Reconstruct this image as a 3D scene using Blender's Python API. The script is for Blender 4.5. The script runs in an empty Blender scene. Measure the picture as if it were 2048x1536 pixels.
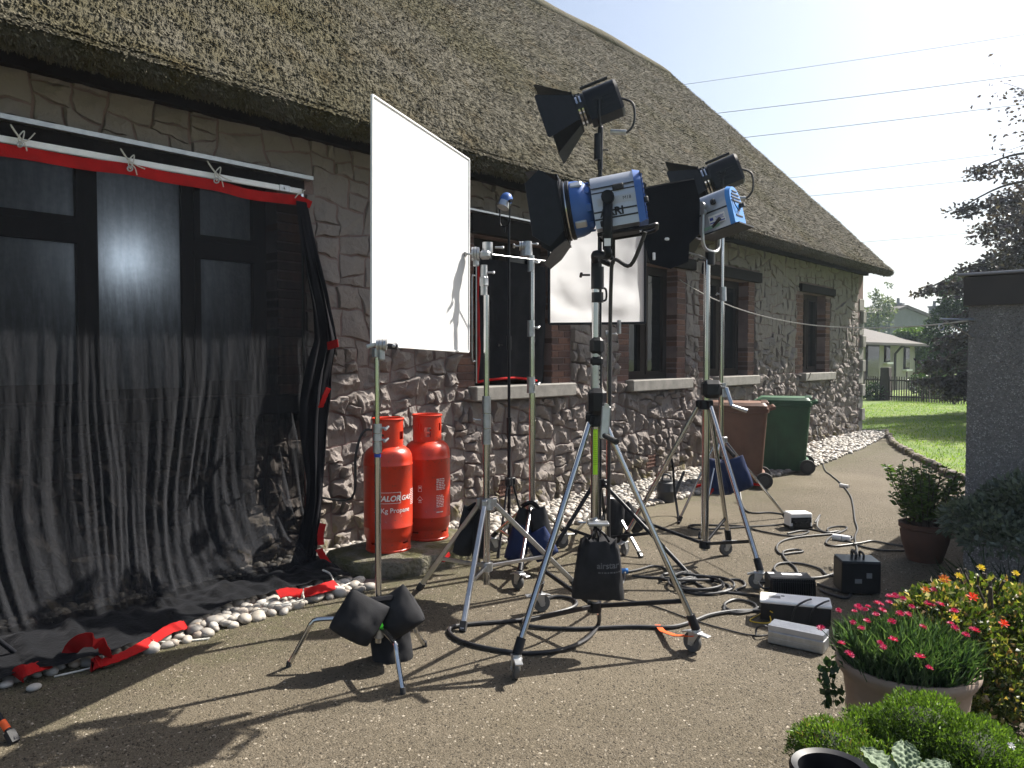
import bpy, bmesh, math, random
import numpy as np
from mathutils import Vector, Matrix, noise, Quaternion
C = bpy.context.scene.collection
rad = math.radians
rng = random.Random(7)
nr = np.random.default_rng(11)

# ---------------------------------------------------------------- camera, sky, sun, exposure
sc = bpy.context.scene
FPX, HZ, CH = 1540.0, 714.0, 1.62            # focal length in photo pixels, horizon row, eye height
PITCH = math.atan((768 - HZ) / FPX)
THETA = rad(41.68)                           # view heading measured from the wall's direction (+X)
FH = Vector((math.cos(THETA), math.sin(THETA), 0)); RT = Vector((math.sin(THETA), -math.cos(THETA), 0))
FW = FH * math.cos(PITCH) + Vector((0, 0, -math.sin(PITCH)))
UP = FH * math.sin(PITCH) + Vector((0, 0, math.cos(PITCH)))
cam_d = bpy.data.cameras.new('camera'); cam = bpy.data.objects.new('camera', cam_d); C.objects.link(cam)
cam.matrix_world = Matrix(((RT.x, UP.x, -FW.x, 0), (RT.y, UP.y, -FW.y, 0), (RT.z, UP.z, -FW.z, CH), (0, 0, 0, 1)))
cam_d.sensor_width = 36; cam_d.lens = 36 * FPX / 2048; cam_d.clip_start = .05; cam_d.clip_end = 3000
sc.camera = cam
SUN_H = Vector((.951, -.312, 0)).normalized(); SUN_EL = rad(46.5)
SUN = SUN_H * math.cos(SUN_EL) + Vector((0, 0, math.sin(SUN_EL)))
w = bpy.data.worlds.new('World'); sc.world = w; w.use_nodes = True
nt = w.node_tree; bgn = nt.nodes['Background']
sky = nt.nodes.new('ShaderNodeTexSky'); sky.sky_type = 'NISHITA'; sky.sun_disc = False
sky.sun_elevation = SUN_EL; sky.sun_rotation = math.atan2(SUN_H.x, SUN_H.y)
sky.air_density = 1.0; sky.dust_density = 3.0; sky.ozone_density = .3
nt.links.new(sky.outputs[0], bgn.inputs[0]); bgn.inputs[1].default_value = .066
sd = bpy.data.lights.new('sun', 'SUN'); so = bpy.data.objects.new('sun', sd); C.objects.link(so)
sd.energy = 5.0; sd.angle = rad(.5); sd.color = (1, .95, .87)
so.rotation_euler = (-SUN).to_track_quat('-Z', 'Y').to_euler(); so.location = SUN * 60
sc.view_settings.view_transform = 'Standard'; sc.view_settings.look = 'None'
sc.view_settings.gamma = 1; sc.view_settings.exposure = 1.3; sc.view_settings.use_curve_mapping = False

HAZE = .0009
# ---------------------------------------------------------------- placing helpers
def ray(px, py): return FW + RT * ((px - 1024) / FPX) + UP * ((768 - py) / FPX)
def G(px, py, z=0.0):                        # point at height z under that line of sight
    d = ray(px, py); t = (z - CH) / d.z; return Vector((d.x * t, d.y * t, z))
def WY(px, py, y):                           # point on a plane parallel to the house wall
    d = ray(px, py); t = y / d.y; return Vector((d.x * t, y, CH + d.z * t))
def D(px, py, dd):                           # point at horizontal distance dd ahead
    d = ray(px, py); t = dd / d.dot(FH); return Vector((d.x * t, d.y * t, CH + d.z * t))
def depth(p): return p.x * FH.x + p.y * FH.y
def flat(p, z=0.0): return Vector((p.x, p.y, z))

# ---------------------------------------------------------------- mesh builder
class MB:
    def __init__(s, Mx=None): s.v = []; s.f = []; s.M = Mx; s.mi = []; s.cur = 0
    def add(s, vs, fs):
        o = len(s.v)
        if s.M is None: s.v += [tuple(p) for p in vs]
        else: s.v += [tuple(s.M @ Vector(p)) for p in vs]
        s.f += [tuple(i + o for i in f) for f in fs]; s.mi += [s.cur] * len(fs)
        return s
    def box(s, c, size, rot=None, bev=0.0):
        hx, hy, hz = size[0] / 2, size[1] / 2, size[2] / 2
        c = Vector(c); R = rot if rot is not None else Matrix.Identity(3)
        if bev <= 0:
            vs = [c + R @ Vector((x * hx, y * hy, z * hz)) for x in (-1, 1) for y in (-1, 1) for z in (-1, 1)]
            return s.add(vs, [(0, 1, 3, 2), (4, 6, 7, 5), (0, 4, 5, 1), (2, 3, 7, 6), (0, 2, 6, 4), (1, 5, 7, 3)])
        b = min(bev, hx * .9, hy * .9, hz * .9); vs = []; idx = {}
        for x in (-1, 1):
            for y in (-1, 1):
                for z in (-1, 1):
                    for a in range(3):
                        q = [x * (hx - b), y * (hy - b), z * (hz - b)]
                        q[a] = (x * hx, y * hy, z * hz)[a]
                        idx[(x, y, z, a)] = len(vs); vs.append(c + R @ Vector(q))
        fs = []
        I = idx
        for sg in (-1, 1):
            fs.append([I[(sg, -1, -1, 0)], I[(sg, 1, -1, 0)], I[(sg, 1, 1, 0)], I[(sg, -1, 1, 0)]][::sg])
            fs.append([I[(-1, sg, -1, 1)], I[(-1, sg, 1, 1)], I[(1, sg, 1, 1)], I[(1, sg, -1, 1)]][::sg])
            fs.append([I[(-1, -1, sg, 2)], I[(1, -1, sg, 2)], I[(1, 1, sg, 2)], I[(-1, 1, sg, 2)]][::sg])
        for p in (-1, 1):
            for q in (-1, 1):
                fs.append([I[(p, q, -1, 0)], I[(p, q, -1, 1)], I[(p, q, 1, 1)], I[(p, q, 1, 0)]][::p * q])
                fs.append([I[(p, -1, q, 0)], I[(p, 1, q, 0)], I[(p, 1, q, 2)], I[(p, -1, q, 2)]][::p * q])
                fs.append([I[(-1, p, q, 1)], I[(-1, p, q, 2)], I[(1, p, q, 2)], I[(1, p, q, 1)]][::p * q])
        for x in (-1, 1):
            for y in (-1, 1):
                for z in (-1, 1):
                    fs.append([I[(x, y, z, 0)], I[(x, y, z, 1)], I[(x, y, z, 2)]][::x * y * z])
        return s.add(vs, fs)
    def bar(s, p0, p1, wd, ht, up=(0, 0, 1), bev=0.0):
        p0, p1 = Vector(p0), Vector(p1); y = (p1 - p0); L = y.length; y = y.normalized()
        x = y.cross(Vector(up));
        if x.length < 1e-4: x = y.cross(Vector((1, 0, 0)))
        x.normalize(); z = x.cross(y)
        return s.box((p0 + p1) / 2, (wd, L, ht), Matrix((x, y, z)).transposed(), bev)
    def tube(s, pts, r, n=8, caps=True):
        pts = [Vector(p) for p in pts]; k = len(pts); rs = r if isinstance(r, (list, tuple)) else [r] * k
        vs = []; t0 = (pts[1] - pts[0]).normalized()
        x = t0.cross(Vector((0, 0, 1)))
        if x.length < 1e-3: x = t0.cross(Vector((1, 0, 0)))
        x.normalize()
        for i, p in enumerate(pts):
            t = (pts[min(i + 1, k - 1)] - pts[max(i - 1, 0)])
            if t.length < 1e-9: t = t0
            t.normalize(); x = (x - t * x.dot(t))
            if x.length < 1e-6: x = t.cross(Vector((.3, .5, .8)))
            x.normalize(); y = t.cross(x)
            for j in range(n):
                a = 2 * math.pi * j / n
                vs.append(p + (x * math.cos(a) + y * math.sin(a)) * rs[i])
        fs = [(i * n + j, i * n + (j + 1) % n, (i + 1) * n + (j + 1) % n, (i + 1) * n + j) for i in range(k - 1) for j in range(n)]
        if caps: fs += [tuple(range(n - 1, -1, -1)), tuple(range((k - 1) * n, k * n))]
        return s.add(vs, fs)
    def cyl(s, p0, p1, r0, r1=None, n=16): return s.tube([p0, p1], [r0, r0 if r1 is None else r1], n)
    def lathe(s, prof, n=24, c=(0, 0, 0), R=None, caps=(True, True)):
        c = Vector(c); R = R if R is not None else Matrix.Identity(3); vs = []
        for (r, z) in prof:
            for j in range(n):
                a = 2 * math.pi * j / n; vs.append(c + R @ Vector((r * math.cos(a), r * math.sin(a), z)))
        k = len(prof)
        fs = [(i * n + j, i * n + (j + 1) % n, (i + 1) * n + (j + 1) % n, (i + 1) * n + j) for i in range(k - 1) for j in range(n)]
        if caps[0]: fs.append(tuple(range(n - 1, -1, -1)))
        if caps[1]: fs.append(tuple(range((k - 1) * n, k * n)))
        return s.add(vs, fs)
    def ball(s, c, r, n=12, m=8, R=None, pw=1.0):
        if not isinstance(r, (list, tuple)): r = (r, r, r)
        c = Vector(c); R = R if R is not None else Matrix.Identity(3)
        sp = lambda a: math.copysign(abs(a) ** pw, a)
        vs = []
        for i in range(m + 1):
            ph = -math.pi / 2 + math.pi * i / m
            for j in range(n):
                a = 2 * math.pi * j / n
                vs.append(c + R @ Vector((r[0] * sp(math.cos(ph)) * sp(math.cos(a)), r[1] * sp(math.cos(ph)) * sp(math.sin(a)), r[2] * sp(math.sin(ph)))))
        fs = [(i * n + j, i * n + (j + 1) % n, (i + 1) * n + (j + 1) % n, (i + 1) * n + j) for i in range(m) for j in range(n)]
        return s.add(vs, fs)
    def plate(s, pts, th, nrm=None):          # a flat polygon with thickness
        pts = [Vector(p) for p in pts]
        if nrm is None: nrm = (pts[1] - pts[0]).cross(pts[2] - pts[1]).normalized()
        n = len(pts); a = nrm * (th / 2)
        vs = [p + a for p in pts] + [p - a for p in pts]
        fs = [tuple(range(n)), tuple(range(2 * n - 1, n - 1, -1))] + [(i, i + n, (i + 1) % n + n, (i + 1) % n) for i in range(n)]
        return s.add(vs, fs)
    def grid(s, fn, nu, nv):
        vs = [fn(i / nu, j / nv) for j in range(nv + 1) for i in range(nu + 1)]
        fs = [(j * (nu + 1) + i, j * (nu + 1) + i + 1, (j + 1) * (nu + 1) + i + 1, (j + 1) * (nu + 1) + i) for j in range(nv) for i in range(nu)]
        return s.add(vs, fs)
    def build(s, name, mats, parent=None, ang=35, org=None, tint=None):
        o = Vector((0, 0, 0))
        if parent is not None: o = wloc(parent)
        elif org is not None: o = Vector(org)
        me = bpy.data.meshes.new(name)
        me.from_pydata([(v[0] - o.x, v[1] - o.y, v[2] - o.z) for v in s.v], [], s.f)
        if not isinstance(mats, (list, tuple)): mats = [mats]
        for m in mats: me.materials.append(m)
        if len(mats) > 1: me.polygons.foreach_set('material_index', s.mi)
        if ang:
            me.polygons.foreach_set('use_smooth', [True] * len(me.polygons)); me.set_sharp_from_angle(angle=rad(ang))
        if tint is not None: settint(me, tint)
        me.update()
        ob = bpy.data.objects.new(name, me); C.objects.link(ob)
        if parent is not None: ob.parent = parent
        else: ob.location = o
        return ob

def settint(me, t):
    at = me.attributes.new('tint', 'FLOAT', 'POINT')
    at.data.foreach_set('value', np.full(len(me.vertices), t, dtype=np.float32) if np.isscalar(t) else np.asarray(t, dtype=np.float32))
def wloc(o):
    p = Vector((0, 0, 0))
    while o is not None: p = p + o.location; o = o.parent
    return p
def tag(o, label=None, cat=None, group=None, kind=None):
    if label: o['label'] = label
    if cat: o['category'] = cat
    if group: o['group'] = group
    if kind: o['kind'] = kind
    return o
def thing(name, label, cat, loc=(0, 0, 0), group=None):
    o = bpy.data.objects.new(name, None); C.objects.link(o); o.location = loc; o.empty_display_size = .1
    return tag(o, label, cat, group)
def npmesh(name, verts, faces, mats, parent=None, tint=None, smooth=False, kind=None):   # faces: (n,k) array
    o = wloc(parent) if parent is not None else Vector((0, 0, 0))
    verts = np.asarray(verts, dtype=np.float32) - np.array(o, dtype=np.float32)
    faces = np.asarray(faces, dtype=np.int32); n, k = faces.shape
    me = bpy.data.meshes.new(name)
    me.vertices.add(len(verts)); me.vertices.foreach_set('co', verts.ravel())
    me.loops.add(n * k); me.loops.foreach_set('vertex_index', faces.ravel())
    me.polygons.add(n); me.polygons.foreach_set('loop_start', np.arange(0, n * k, k, dtype=np.int32))
    me.update(calc_edges=True)
    if smooth: me.polygons.foreach_set('use_smooth', np.ones(n, dtype=bool))
    for m in (mats if isinstance(mats, (list, tuple)) else [mats]): me.materials.append(m)
    if tint is not None: settint(me, tint)
    ob = bpy.data.objects.new(name, me); C.objects.link(ob)
    if parent is not None: ob.parent = parent
    if kind: ob['kind'] = kind
    return ob
def unit(a): return a / np.maximum(np.linalg.norm(a, axis=1, keepdims=True), 1e-9)
def leaves(name, P, Dr, L, W, mat, parent=None, tint=None, kind=None, bend=.25, nrm=None):
    # every leaf is a folded six point blade; P base, Dr direction
    n = len(P); Dr = unit(np.asarray(Dr, float)); L = np.broadcast_to(L, n)[:, None]; W = np.broadcast_to(W, n)[:, None]
    ref = nrm if nrm is not None else unit(nr.normal(size=(n, 3)))
    S = unit(np.cross(Dr, ref)); N = np.cross(S, Dr)
    a = P; b = P + Dr * L * .45 + S * W * .5 + N * L * bend * .3; c = P + Dr * L * .45 - S * W * .5 + N * L * bend * .3
    m = P + Dr * L * .5 + N * L * bend * .12
    t = P + Dr * L * .97 - N * L * bend * .25
    V = np.stack([a, b, t, c, m], 1).reshape(-1, 3); i = np.arange(n)[:, None] * 5
    F = np.concatenate([np.stack([i + 0, i + 1, i + 4], 2)[:, 0], np.stack([i + 1, i + 2, i + 4], 2)[:, 0],
                        np.stack([i + 2, i + 3, i + 4], 2)[:, 0], np.stack([i + 3, i + 0, i + 4], 2)[:, 0]])
    tt = None if tint is None else np.repeat(np.broadcast_to(tint, n), 5)
    return npmesh(name, V, F, mat, parent, tt, False, kind)
def smoothpath(pts, k=6):
    pts = [Vector(p) for p in pts]; out = []
    for i in range(len(pts) - 1):
        p0 = pts[max(i - 1, 0)]; p1 = pts[i]; p2 = pts[i + 1]; p3 = pts[min(i + 2, len(pts) - 1)]
        for j in range(k):
            t = j / k
            out.append(.5 * ((2 * p1) + (p2 - p0) * t + (2 * p0 - 5 * p1 + 4 * p2 - p3) * t * t + (3 * p1 - p0 - 3 * p2 + p3) * t ** 3))
    out.append(pts[-1]); return out
def textmesh(body, size, shear=0.0, offset=0.0):    # lettering as flat triangles in the xz plane, centred in x
    cu = bpy.data.curves.new('t', 'FONT'); cu.body = body; cu.size = size; cu.shear = shear; cu.offset = offset; cu.align_x = 'CENTER'
    ob = bpy.data.objects.new('t', cu); C.objects.link(ob)
    dg = bpy.context.evaluated_depsgraph_get(); me = bpy.data.meshes.new_from_object(ob.evaluated_get(dg))
    vs = [(v.co.x, 0, v.co.y) for v in me.vertices]; fs = [tuple(p.vertices) for p in me.polygons]
    bpy.data.objects.remove(ob); bpy.data.curves.remove(cu); bpy.data.meshes.remove(me)
    return vs, fs

# ---------------------------------------------------------------- materials
def new_mat(name):
    m = bpy.data.materials.new(name); m.use_nodes = True; t = m.node_tree
    return m, t, t.nodes['Principled BSDF'], t.nodes.new, t.links.new
def ramp(N, stops):
    r = N('ShaderNodeValToRGB'); e = r.color_ramp.elements
    while len(e) < len(stops): e.new(.5)
    for x, (p, c) in zip(e, stops): x.position = p; x.color = (*c, 1)
    return r
def tex(N, L, kind, scale, vec, **kw):
    n = N('ShaderNodeTex' + kind); n.inputs['Scale'].default_value = scale; L(vec, n.inputs['Vector'])
    for k, v in kw.items():
        if k in ('feature', 'distance', 'wave_type', 'bands_direction', 'noise_dimensions'): setattr(n, k, v)
        else: n.inputs[k].default_value = v
    return n
def mixc(N, L, fac, a, b, mode='MIX'):
    m = N('ShaderNodeMix'); m.data_type = 'RGBA'; m.blend_type = mode
    for k, v in ((0, fac), (6, a), (7, b)):
        if hasattr(v, 'is_output'): L(v, m.inputs[k])
        elif k == 0: m.inputs[0].default_value = v
        else: m.inputs[k].default_value = (*v, 1)
    return m.outputs[2]
def bumpn(N, L, height, strength, dist, normal=None):
    b = N('ShaderNodeBump'); b.inputs['Strength'].default_value = strength; b.inputs['Distance'].default_value = dist
    L(height, b.inputs['Height'])
    if normal is not None: L(normal, b.inputs['Normal'])
    return b.outputs[0]
def plain(name, col, rough=.5, metal=0.0, var=.15, scale=12, bump=0.0, bscale=60, coat=0.0, spec=.5):
    m, t, P, N, L = new_mat(name); tc = N('ShaderNodeTexCoord').outputs['Object']
    nz = tex(N, L, 'Noise', scale, tc, Detail=6)
    r = ramp(N, [(.3, tuple(c * (1 - var) for c in col)), (.7, tuple(min(1, c * (1 + var)) for c in col))])
    L(nz.outputs[0], r.inputs[0]); L(r.outputs[0], P.inputs['Base Color'])
    P.inputs['Roughness'].default_value = rough; P.inputs['Metallic'].default_value = metal
    P.inputs['Specular IOR Level'].default_value = spec
    if coat: P.inputs['Coat Weight'].default_value = coat
    rr = N('ShaderNodeMapRange'); rr.inputs[3].default_value = max(0, rough - .08); rr.inputs[4].default_value = min(1, rough + .1)
    L(nz.outputs[0], rr.inputs[0]); L(rr.outputs[0], P.inputs['Roughness'])
    if bump:
        n2 = tex(N, L, 'Noise', bscale, tc, Detail=5); L(bumpn(N, L, n2.outputs[0], bump, .01), P.inputs['Normal'])
    return m
def leafmat(name, stops, trans=.35, rough=.45, spec=.4):
    m, t, P, N, L = new_mat(name); a = N('ShaderNodeAttribute'); a.attribute_name = 'tint'
    r = ramp(N, stops); L(a.outputs['Fac'], r.inputs[0]); L(r.outputs[0], P.inputs['Base Color'])
    P.inputs['Roughness'].default_value = rough; P.inputs['Specular IOR Level'].default_value = spec
    tr = N('ShaderNodeBsdfTranslucent'); g = N('ShaderNodeMix'); g.data_type = 'RGBA'; g.blend_type = 'MULTIPLY'; g.inputs[0].default_value = 1
    L(r.outputs[0], g.inputs[6]); g.inputs[7].default_value = (1.5, 1.6, .6, 1) if trans < .6 else (1, 1, 1, 1)
    L(g.outputs[2], tr.inputs[0])
    mx = N('ShaderNodeMixShader'); mx.inputs[0].default_value = trans
    L(P.outputs[0], mx.inputs[1]); L(tr.outputs[0], mx.inputs[2]); L(mx.outputs[0], t.nodes['Material Output'].inputs[0])
    return m

M = {}
M['chrome'] = plain('chrome', (.5, .5, .5), .16, 1.0, .08, 9)
M['steel'] = plain('brushed steel', (.5, .51, .52), .34, 1.0, .12, 20)
M['alu'] = plain('cast aluminium', (.42, .43, .44), .42, .9, .15, 30, .2, 90)
M['zinc'] = plain('zinc plated steel', (.45, .46, .47), .42, .8, .2, 14)
M['black'] = plain('black plastic', (.009, .0096, .012), .42, 0, .3, 20, spec=.3)
M['blackmet'] = plain('black painted metal', (.009, .0098, .013), .42, 0, .3, 20, spec=.22)
M['blackcloth'] = plain('black cloth', (.011, .011, .0135), .9, 0, .3, 8, .4, 220, spec=.1)
M['flagcloth'] = plain('black flag cloth', (.008, .0085, .011), .95, 0, .3, 8, .3, 200, spec=.03)
M['bagcloth'] = plain('sandbag canvas', (.024, .024, .026), .85, 0, .35, 10, .25, 320, spec=.15)
M['bluecloth'] = plain('blue canvas', (.007, .018, .07), .75, 0, .25, 9, .5, 130, spec=.25)
M['blue'] = plain('blue lamp casting', (.03, .1, .33), .4, 0, .1, 12, .05, 200)
M['sky blue'] = plain('light blue lamp casting', (.04, .2, .52), .38, 0, .1, 12)
M['silver'] = plain('silver lamp housing', (.4, .42, .46), .36, .55, .06, 14)
M['rubber'] = plain('rubber', (.022, .022, .023), .7, 0, .3, 30, .2, 100)
M['cable'] = plain('cable rubber', (.02, .02, .022), .5, 0, .3, 20)
M['greytyre'] = plain('grey castor tyre', (.09, .09, .09), .6, 0, .2, 30)
M['white'] = plain('white paint', (.8, .8, .79), .4, 0, .06, 12)
M['redtape'] = plain('red cotton tape', (.34, .008, .008), .8, 0, .22, 10, .4, 150, spec=.15)
M['orange'] = plain('orange tape', (.75, .1, .012), .6, 0, .15, 30)
M['neon'] = plain('neon green tape', (.1, .8, .04), .55, 0, .1, 40)
M['bluetape'] = plain('blue tape', (.02, .05, .3), .5, 0, .1, 40)
M['yellow'] = plain('yellow tape', (.65, .42, .02), .5, 0, .1, 40)
M['cord'] = plain('white cotton cord', (.6, .58, .52), .9, 0, .15, 60, .5, 300)
M['ink'] = plain('black print', (.012, .012, .014), .6, 0, .1, 10)
M['print'] = plain('white print', (.7, .68, .66), .6, 0, .08, 30)
M['greyprint'] = plain('grey print', (.2, .2, .2), .7, 0, .1, 30)
M['gasred'] = None
M['concrete'] = plain('sill concrete', (.2, .19, .172), .9, 0, .22, 9, .5, 70)
M['timber'] = plain('dark stained timber', (.011, .009, .009), .8, 0, .35, 8, .3, 40, spec=.12)
M['frame'] = plain('brown window frame', (.02, .013, .011), .75, 0, .25, 14, spec=.12)
M['terra'] = plain('terracotta', (.09, .042, .028), .85, 0, .2, 7, .2, 60)
M['buffterra'] = plain('weathered terracotta', (.27, .2, .155), .85, 0, .2, 6, .25, 50)
M['soil'] = plain('soil', (.03, .022, .016), .95, 0, .5, 40, .8, 60)
M['greenbin'] = plain('green bin plastic', (.022, .085, .038), .55, 0, .22, 5, .15, 120)
M['brownbin'] = plain('brown bin plastic', (.14, .07, .046), .55, 0, .22, 5, .15, 120)
M['greycan'] = plain('dark grey plastic', (.03, .032, .036), .5, 0, .15, 8)
M['cream'] = plain('cream render', (.36, .335, .285), .9, 0, .08, 2, .2, 40)
M['slate'] = plain('roof tiles', (.06, .052, .047), .8, 0, .3, 3, .3, 12)
M['greyrender'] = plain('grey render', (.16, .165, .18), .9, 0, .1, 2)
M['wire'] = plain('power cable', (.15, .16, .17), .5, 0, .1, 1)
M['fence'] = plain('dark fence timber', (.04, .03, .024), .8, 0, .3, 5, .3, 40)
M['bark'] = plain('bark', (.06, .048, .038), .9, 0, .35, 6, .6, 30)
M['leadgrey'] = plain('lead flashing', (.2, .2, .22), .5, .3, .15, 8)
M['fascia'] = plain('brown fascia board', (.03, .022, .02), .5, 0, .2, 6)

def m_glass():
    m, t, P, N, L = new_mat('dark window glass'); tc = N('ShaderNodeTexCoord').outputs['Object']
    nz = tex(N, L, 'Noise', 1.3, tc, Detail=3)
    P.inputs['Base Color'].default_value = (.006, .007, .008, 1); P.inputs['Roughness'].default_value = .04; P.inputs['Specular IOR Level'].default_value = .22
    L(bumpn(N, L, nz.outputs[0], .06, .05), P.inputs['Normal']); return m
M['glass'] = m_glass()
def m_frosted():
    m, t, P, N, L = new_mat('patterned frosted glass'); tc = N('ShaderNodeTexCoord').outputs['Object']
    v = tex(N, L, 'Voronoi', 42, tc); nz = tex(N, L, 'Noise', 26, tc, Detail=5)
    P.inputs['Base Color'].default_value = (.1, .11, .13, 1); P.inputs['Roughness'].default_value = .27
    P.inputs['Specular IOR Level'].default_value = .9
    r = ramp(N, [(.35, (.045, .05, .06)), (.7, (.16, .175, .2))]); L(nz.outputs[0], r.inputs[0]); L(r.outputs[0], P.inputs['Base Color'])
    bb = bumpn(N, L, v.outputs[0], .25, .01); L(bb, P.inputs['Normal'])
    tr = N('ShaderNodeBsdfTranslucent'); tr.inputs[0].default_value = (.75, .8, .85, 1); L(bb, tr.inputs['Normal'])
    mx = N('ShaderNodeMixShader'); mx.inputs[0].default_value = .4; L(P.outputs[0], mx.inputs[1]); L(tr.outputs[0], mx.inputs[2]); L(mx.outputs[0], t.nodes['Material Output'].inputs[0]); return m
M['frosted'] = m_frosted()
def m_gas():
    m, t, P, N, L = new_mat('red cylinder paint'); tc = N('ShaderNodeTexCoord').outputs['Object']
    nz = tex(N, L, 'Noise', 7, tc, Detail=8); n2 = tex(N, L, 'Noise', 38, tc, Detail=6)
    c = mixc(N, L, ramp_out(N, L, nz.outputs[0], .45, .75), (.52, .03, .007), (.4, .032, .013))
    c = mixc(N, L, ramp_out(N, L, n2.outputs[0], .62, .74), c, (.15, .035, .022))
    n3 = tex(N, L, 'Noise', 14, tc, Detail=10, Roughness=.75); c = mixc(N, L, ramp_out(N, L, n3.outputs[0], .64, .7), c, mixc(N, L, .45, c, (.5, .3, .24)))      # rubbed, chalky scuffs
    L(bumpn(N, L, n3.outputs[0], .08, .01), P.inputs['Normal'])
    L(c, P.inputs['Base Color']); P.inputs['Roughness'].default_value = .34; return m
def ramp_out(N, L, src, a, b):
    r = ramp(N, [(a, (0, 0, 0)), (b, (1, 1, 1))]); L(src, r.inputs[0]); return r.outputs[0]
M['gasred'] = m_gas()
def m_stone():
    m, t, P, N, L = new_mat('rubble stone'); tc = N('ShaderNodeTexCoord').outputs['Object']
    a = N('ShaderNodeAttribute'); a.attribute_name = 'tint'
    r = ramp(N, [(0, (.092, .075, .088)), (.2, (.12, .094, .107)), (.4, (.172, .118, .122)), (.55, (.124, .1, .113)), (.72, (.218, .148, .14)), (.86, (.15, .095, .1)), (1, (.2, .16, .16))])
    L(a.outputs['Fac'], r.inputs[0])
    n1 = tex(N, L, 'Noise', 7, tc, Detail=9, Roughness=.65); n2 = tex(N, L, 'Noise', 34, tc, Detail=7, Roughness=.7)
    c = mixc(N, L, ramp_out(N, L, n1.outputs[0], .4, .68), r.outputs[0], (.145, .117, .122))
    c = mixc(N, L, ramp_out(N, L, n2.outputs[0], .56, .76), c, (.055, .046, .048))
    c2 = mixc(N, L, ramp_out(N, L, n2.outputs[0], .3, .2), c, (.2, .175, .16))
    sx = N('ShaderNodeSeparateXYZ'); L(tc, sx.inputs[0])      # moss and soil stains near the ground
    mr = N('ShaderNodeMapRange'); mr.inputs[1].default_value = .55; mr.inputs[2].default_value = .05; L(sx.outputs[2], mr.inputs[0])
    mm = N('ShaderNodeMath'); mm.operation = 'MULTIPLY'; L(mr.outputs[0], mm.inputs[0]); L(ramp_out(N, L, n1.outputs[0], .48, .6), mm.inputs[1])
    c3 = mixc(N, L, mm.outputs[0], c2, (.13, .11, .05))
    L(c3, P.inputs['Base Color']); P.inputs['Roughness'].default_value = .88; P.inputs['Specular IOR Level'].default_value = .25
    vo = tex(N, L, 'Voronoi', 13, tc)
    b = bumpn(N, L, n1.outputs[0], .6, .03); b = bumpn(N, L, vo.outputs[0], .35, .02, b); b = bumpn(N, L, n2.outputs[0], .6, .012, b)
    L(b, P.inputs['Normal']); return m
M['stone'] = m_stone()
M['mortar'] = plain('mortar', (.175, .125, .115), .95, 0, .2, 5, .7, 60, spec=.2)
def m_brick():
    m, t, P, N, L = new_mat('clay brick'); tc = N('ShaderNodeTexCoord').outputs['Object']
    a = N('ShaderNodeAttribute'); a.attribute_name = 'tint'
    r = ramp(N, [(0, (.06, .032, .025)), (.5, (.1, .048, .036)), (1, (.16, .08, .055))]); L(a.outputs['Fac'], r.inputs[0])
    n1 = tex(N, L, 'Noise', 25, tc, Detail=7)
    c = mixc(N, L, ramp_out(N, L, n1.outputs[0], .5, .75), r.outputs[0], (.06, .04, .035))
    L(c, P.inputs['Base Color']); P.inputs['Roughness'].default_value = .9
    L(bumpn(N, L, n1.outputs[0], .5, .012), P.inputs['Normal']); return m
M['brick'] = m_brick()
def m_pebble():
    m, t, P, N, L = new_mat('white pebble'); tc = N('ShaderNodeTexCoord').outputs['Object']
    a = N('ShaderNodeAttribute'); a.attribute_name = 'tint'
    r = ramp(N, [(0, (.15, .14, .13)), (.3, (.28, .26, .235)), (.6, (.36, .325, .275)), (.82, (.4, .39, .37)), (1, (.26, .2, .15))]); L(a.outputs['Fac'], r.inputs[0])
    n1 = tex(N, L, 'Noise', 30, tc, Detail=6)
    c = mixc(N, L, ramp_out(N, L, n1.outputs[0], .5, .75), r.outputs[0], (.26, .22, .175))
    L(c, P.inputs['Base Color']); P.inputs['Roughness'].default_value = .62
    L(bumpn(N, L, n1.outputs[0], .2, .006), P.inputs['Normal']); return m
M['pebble'] = m_pebble()
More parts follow.
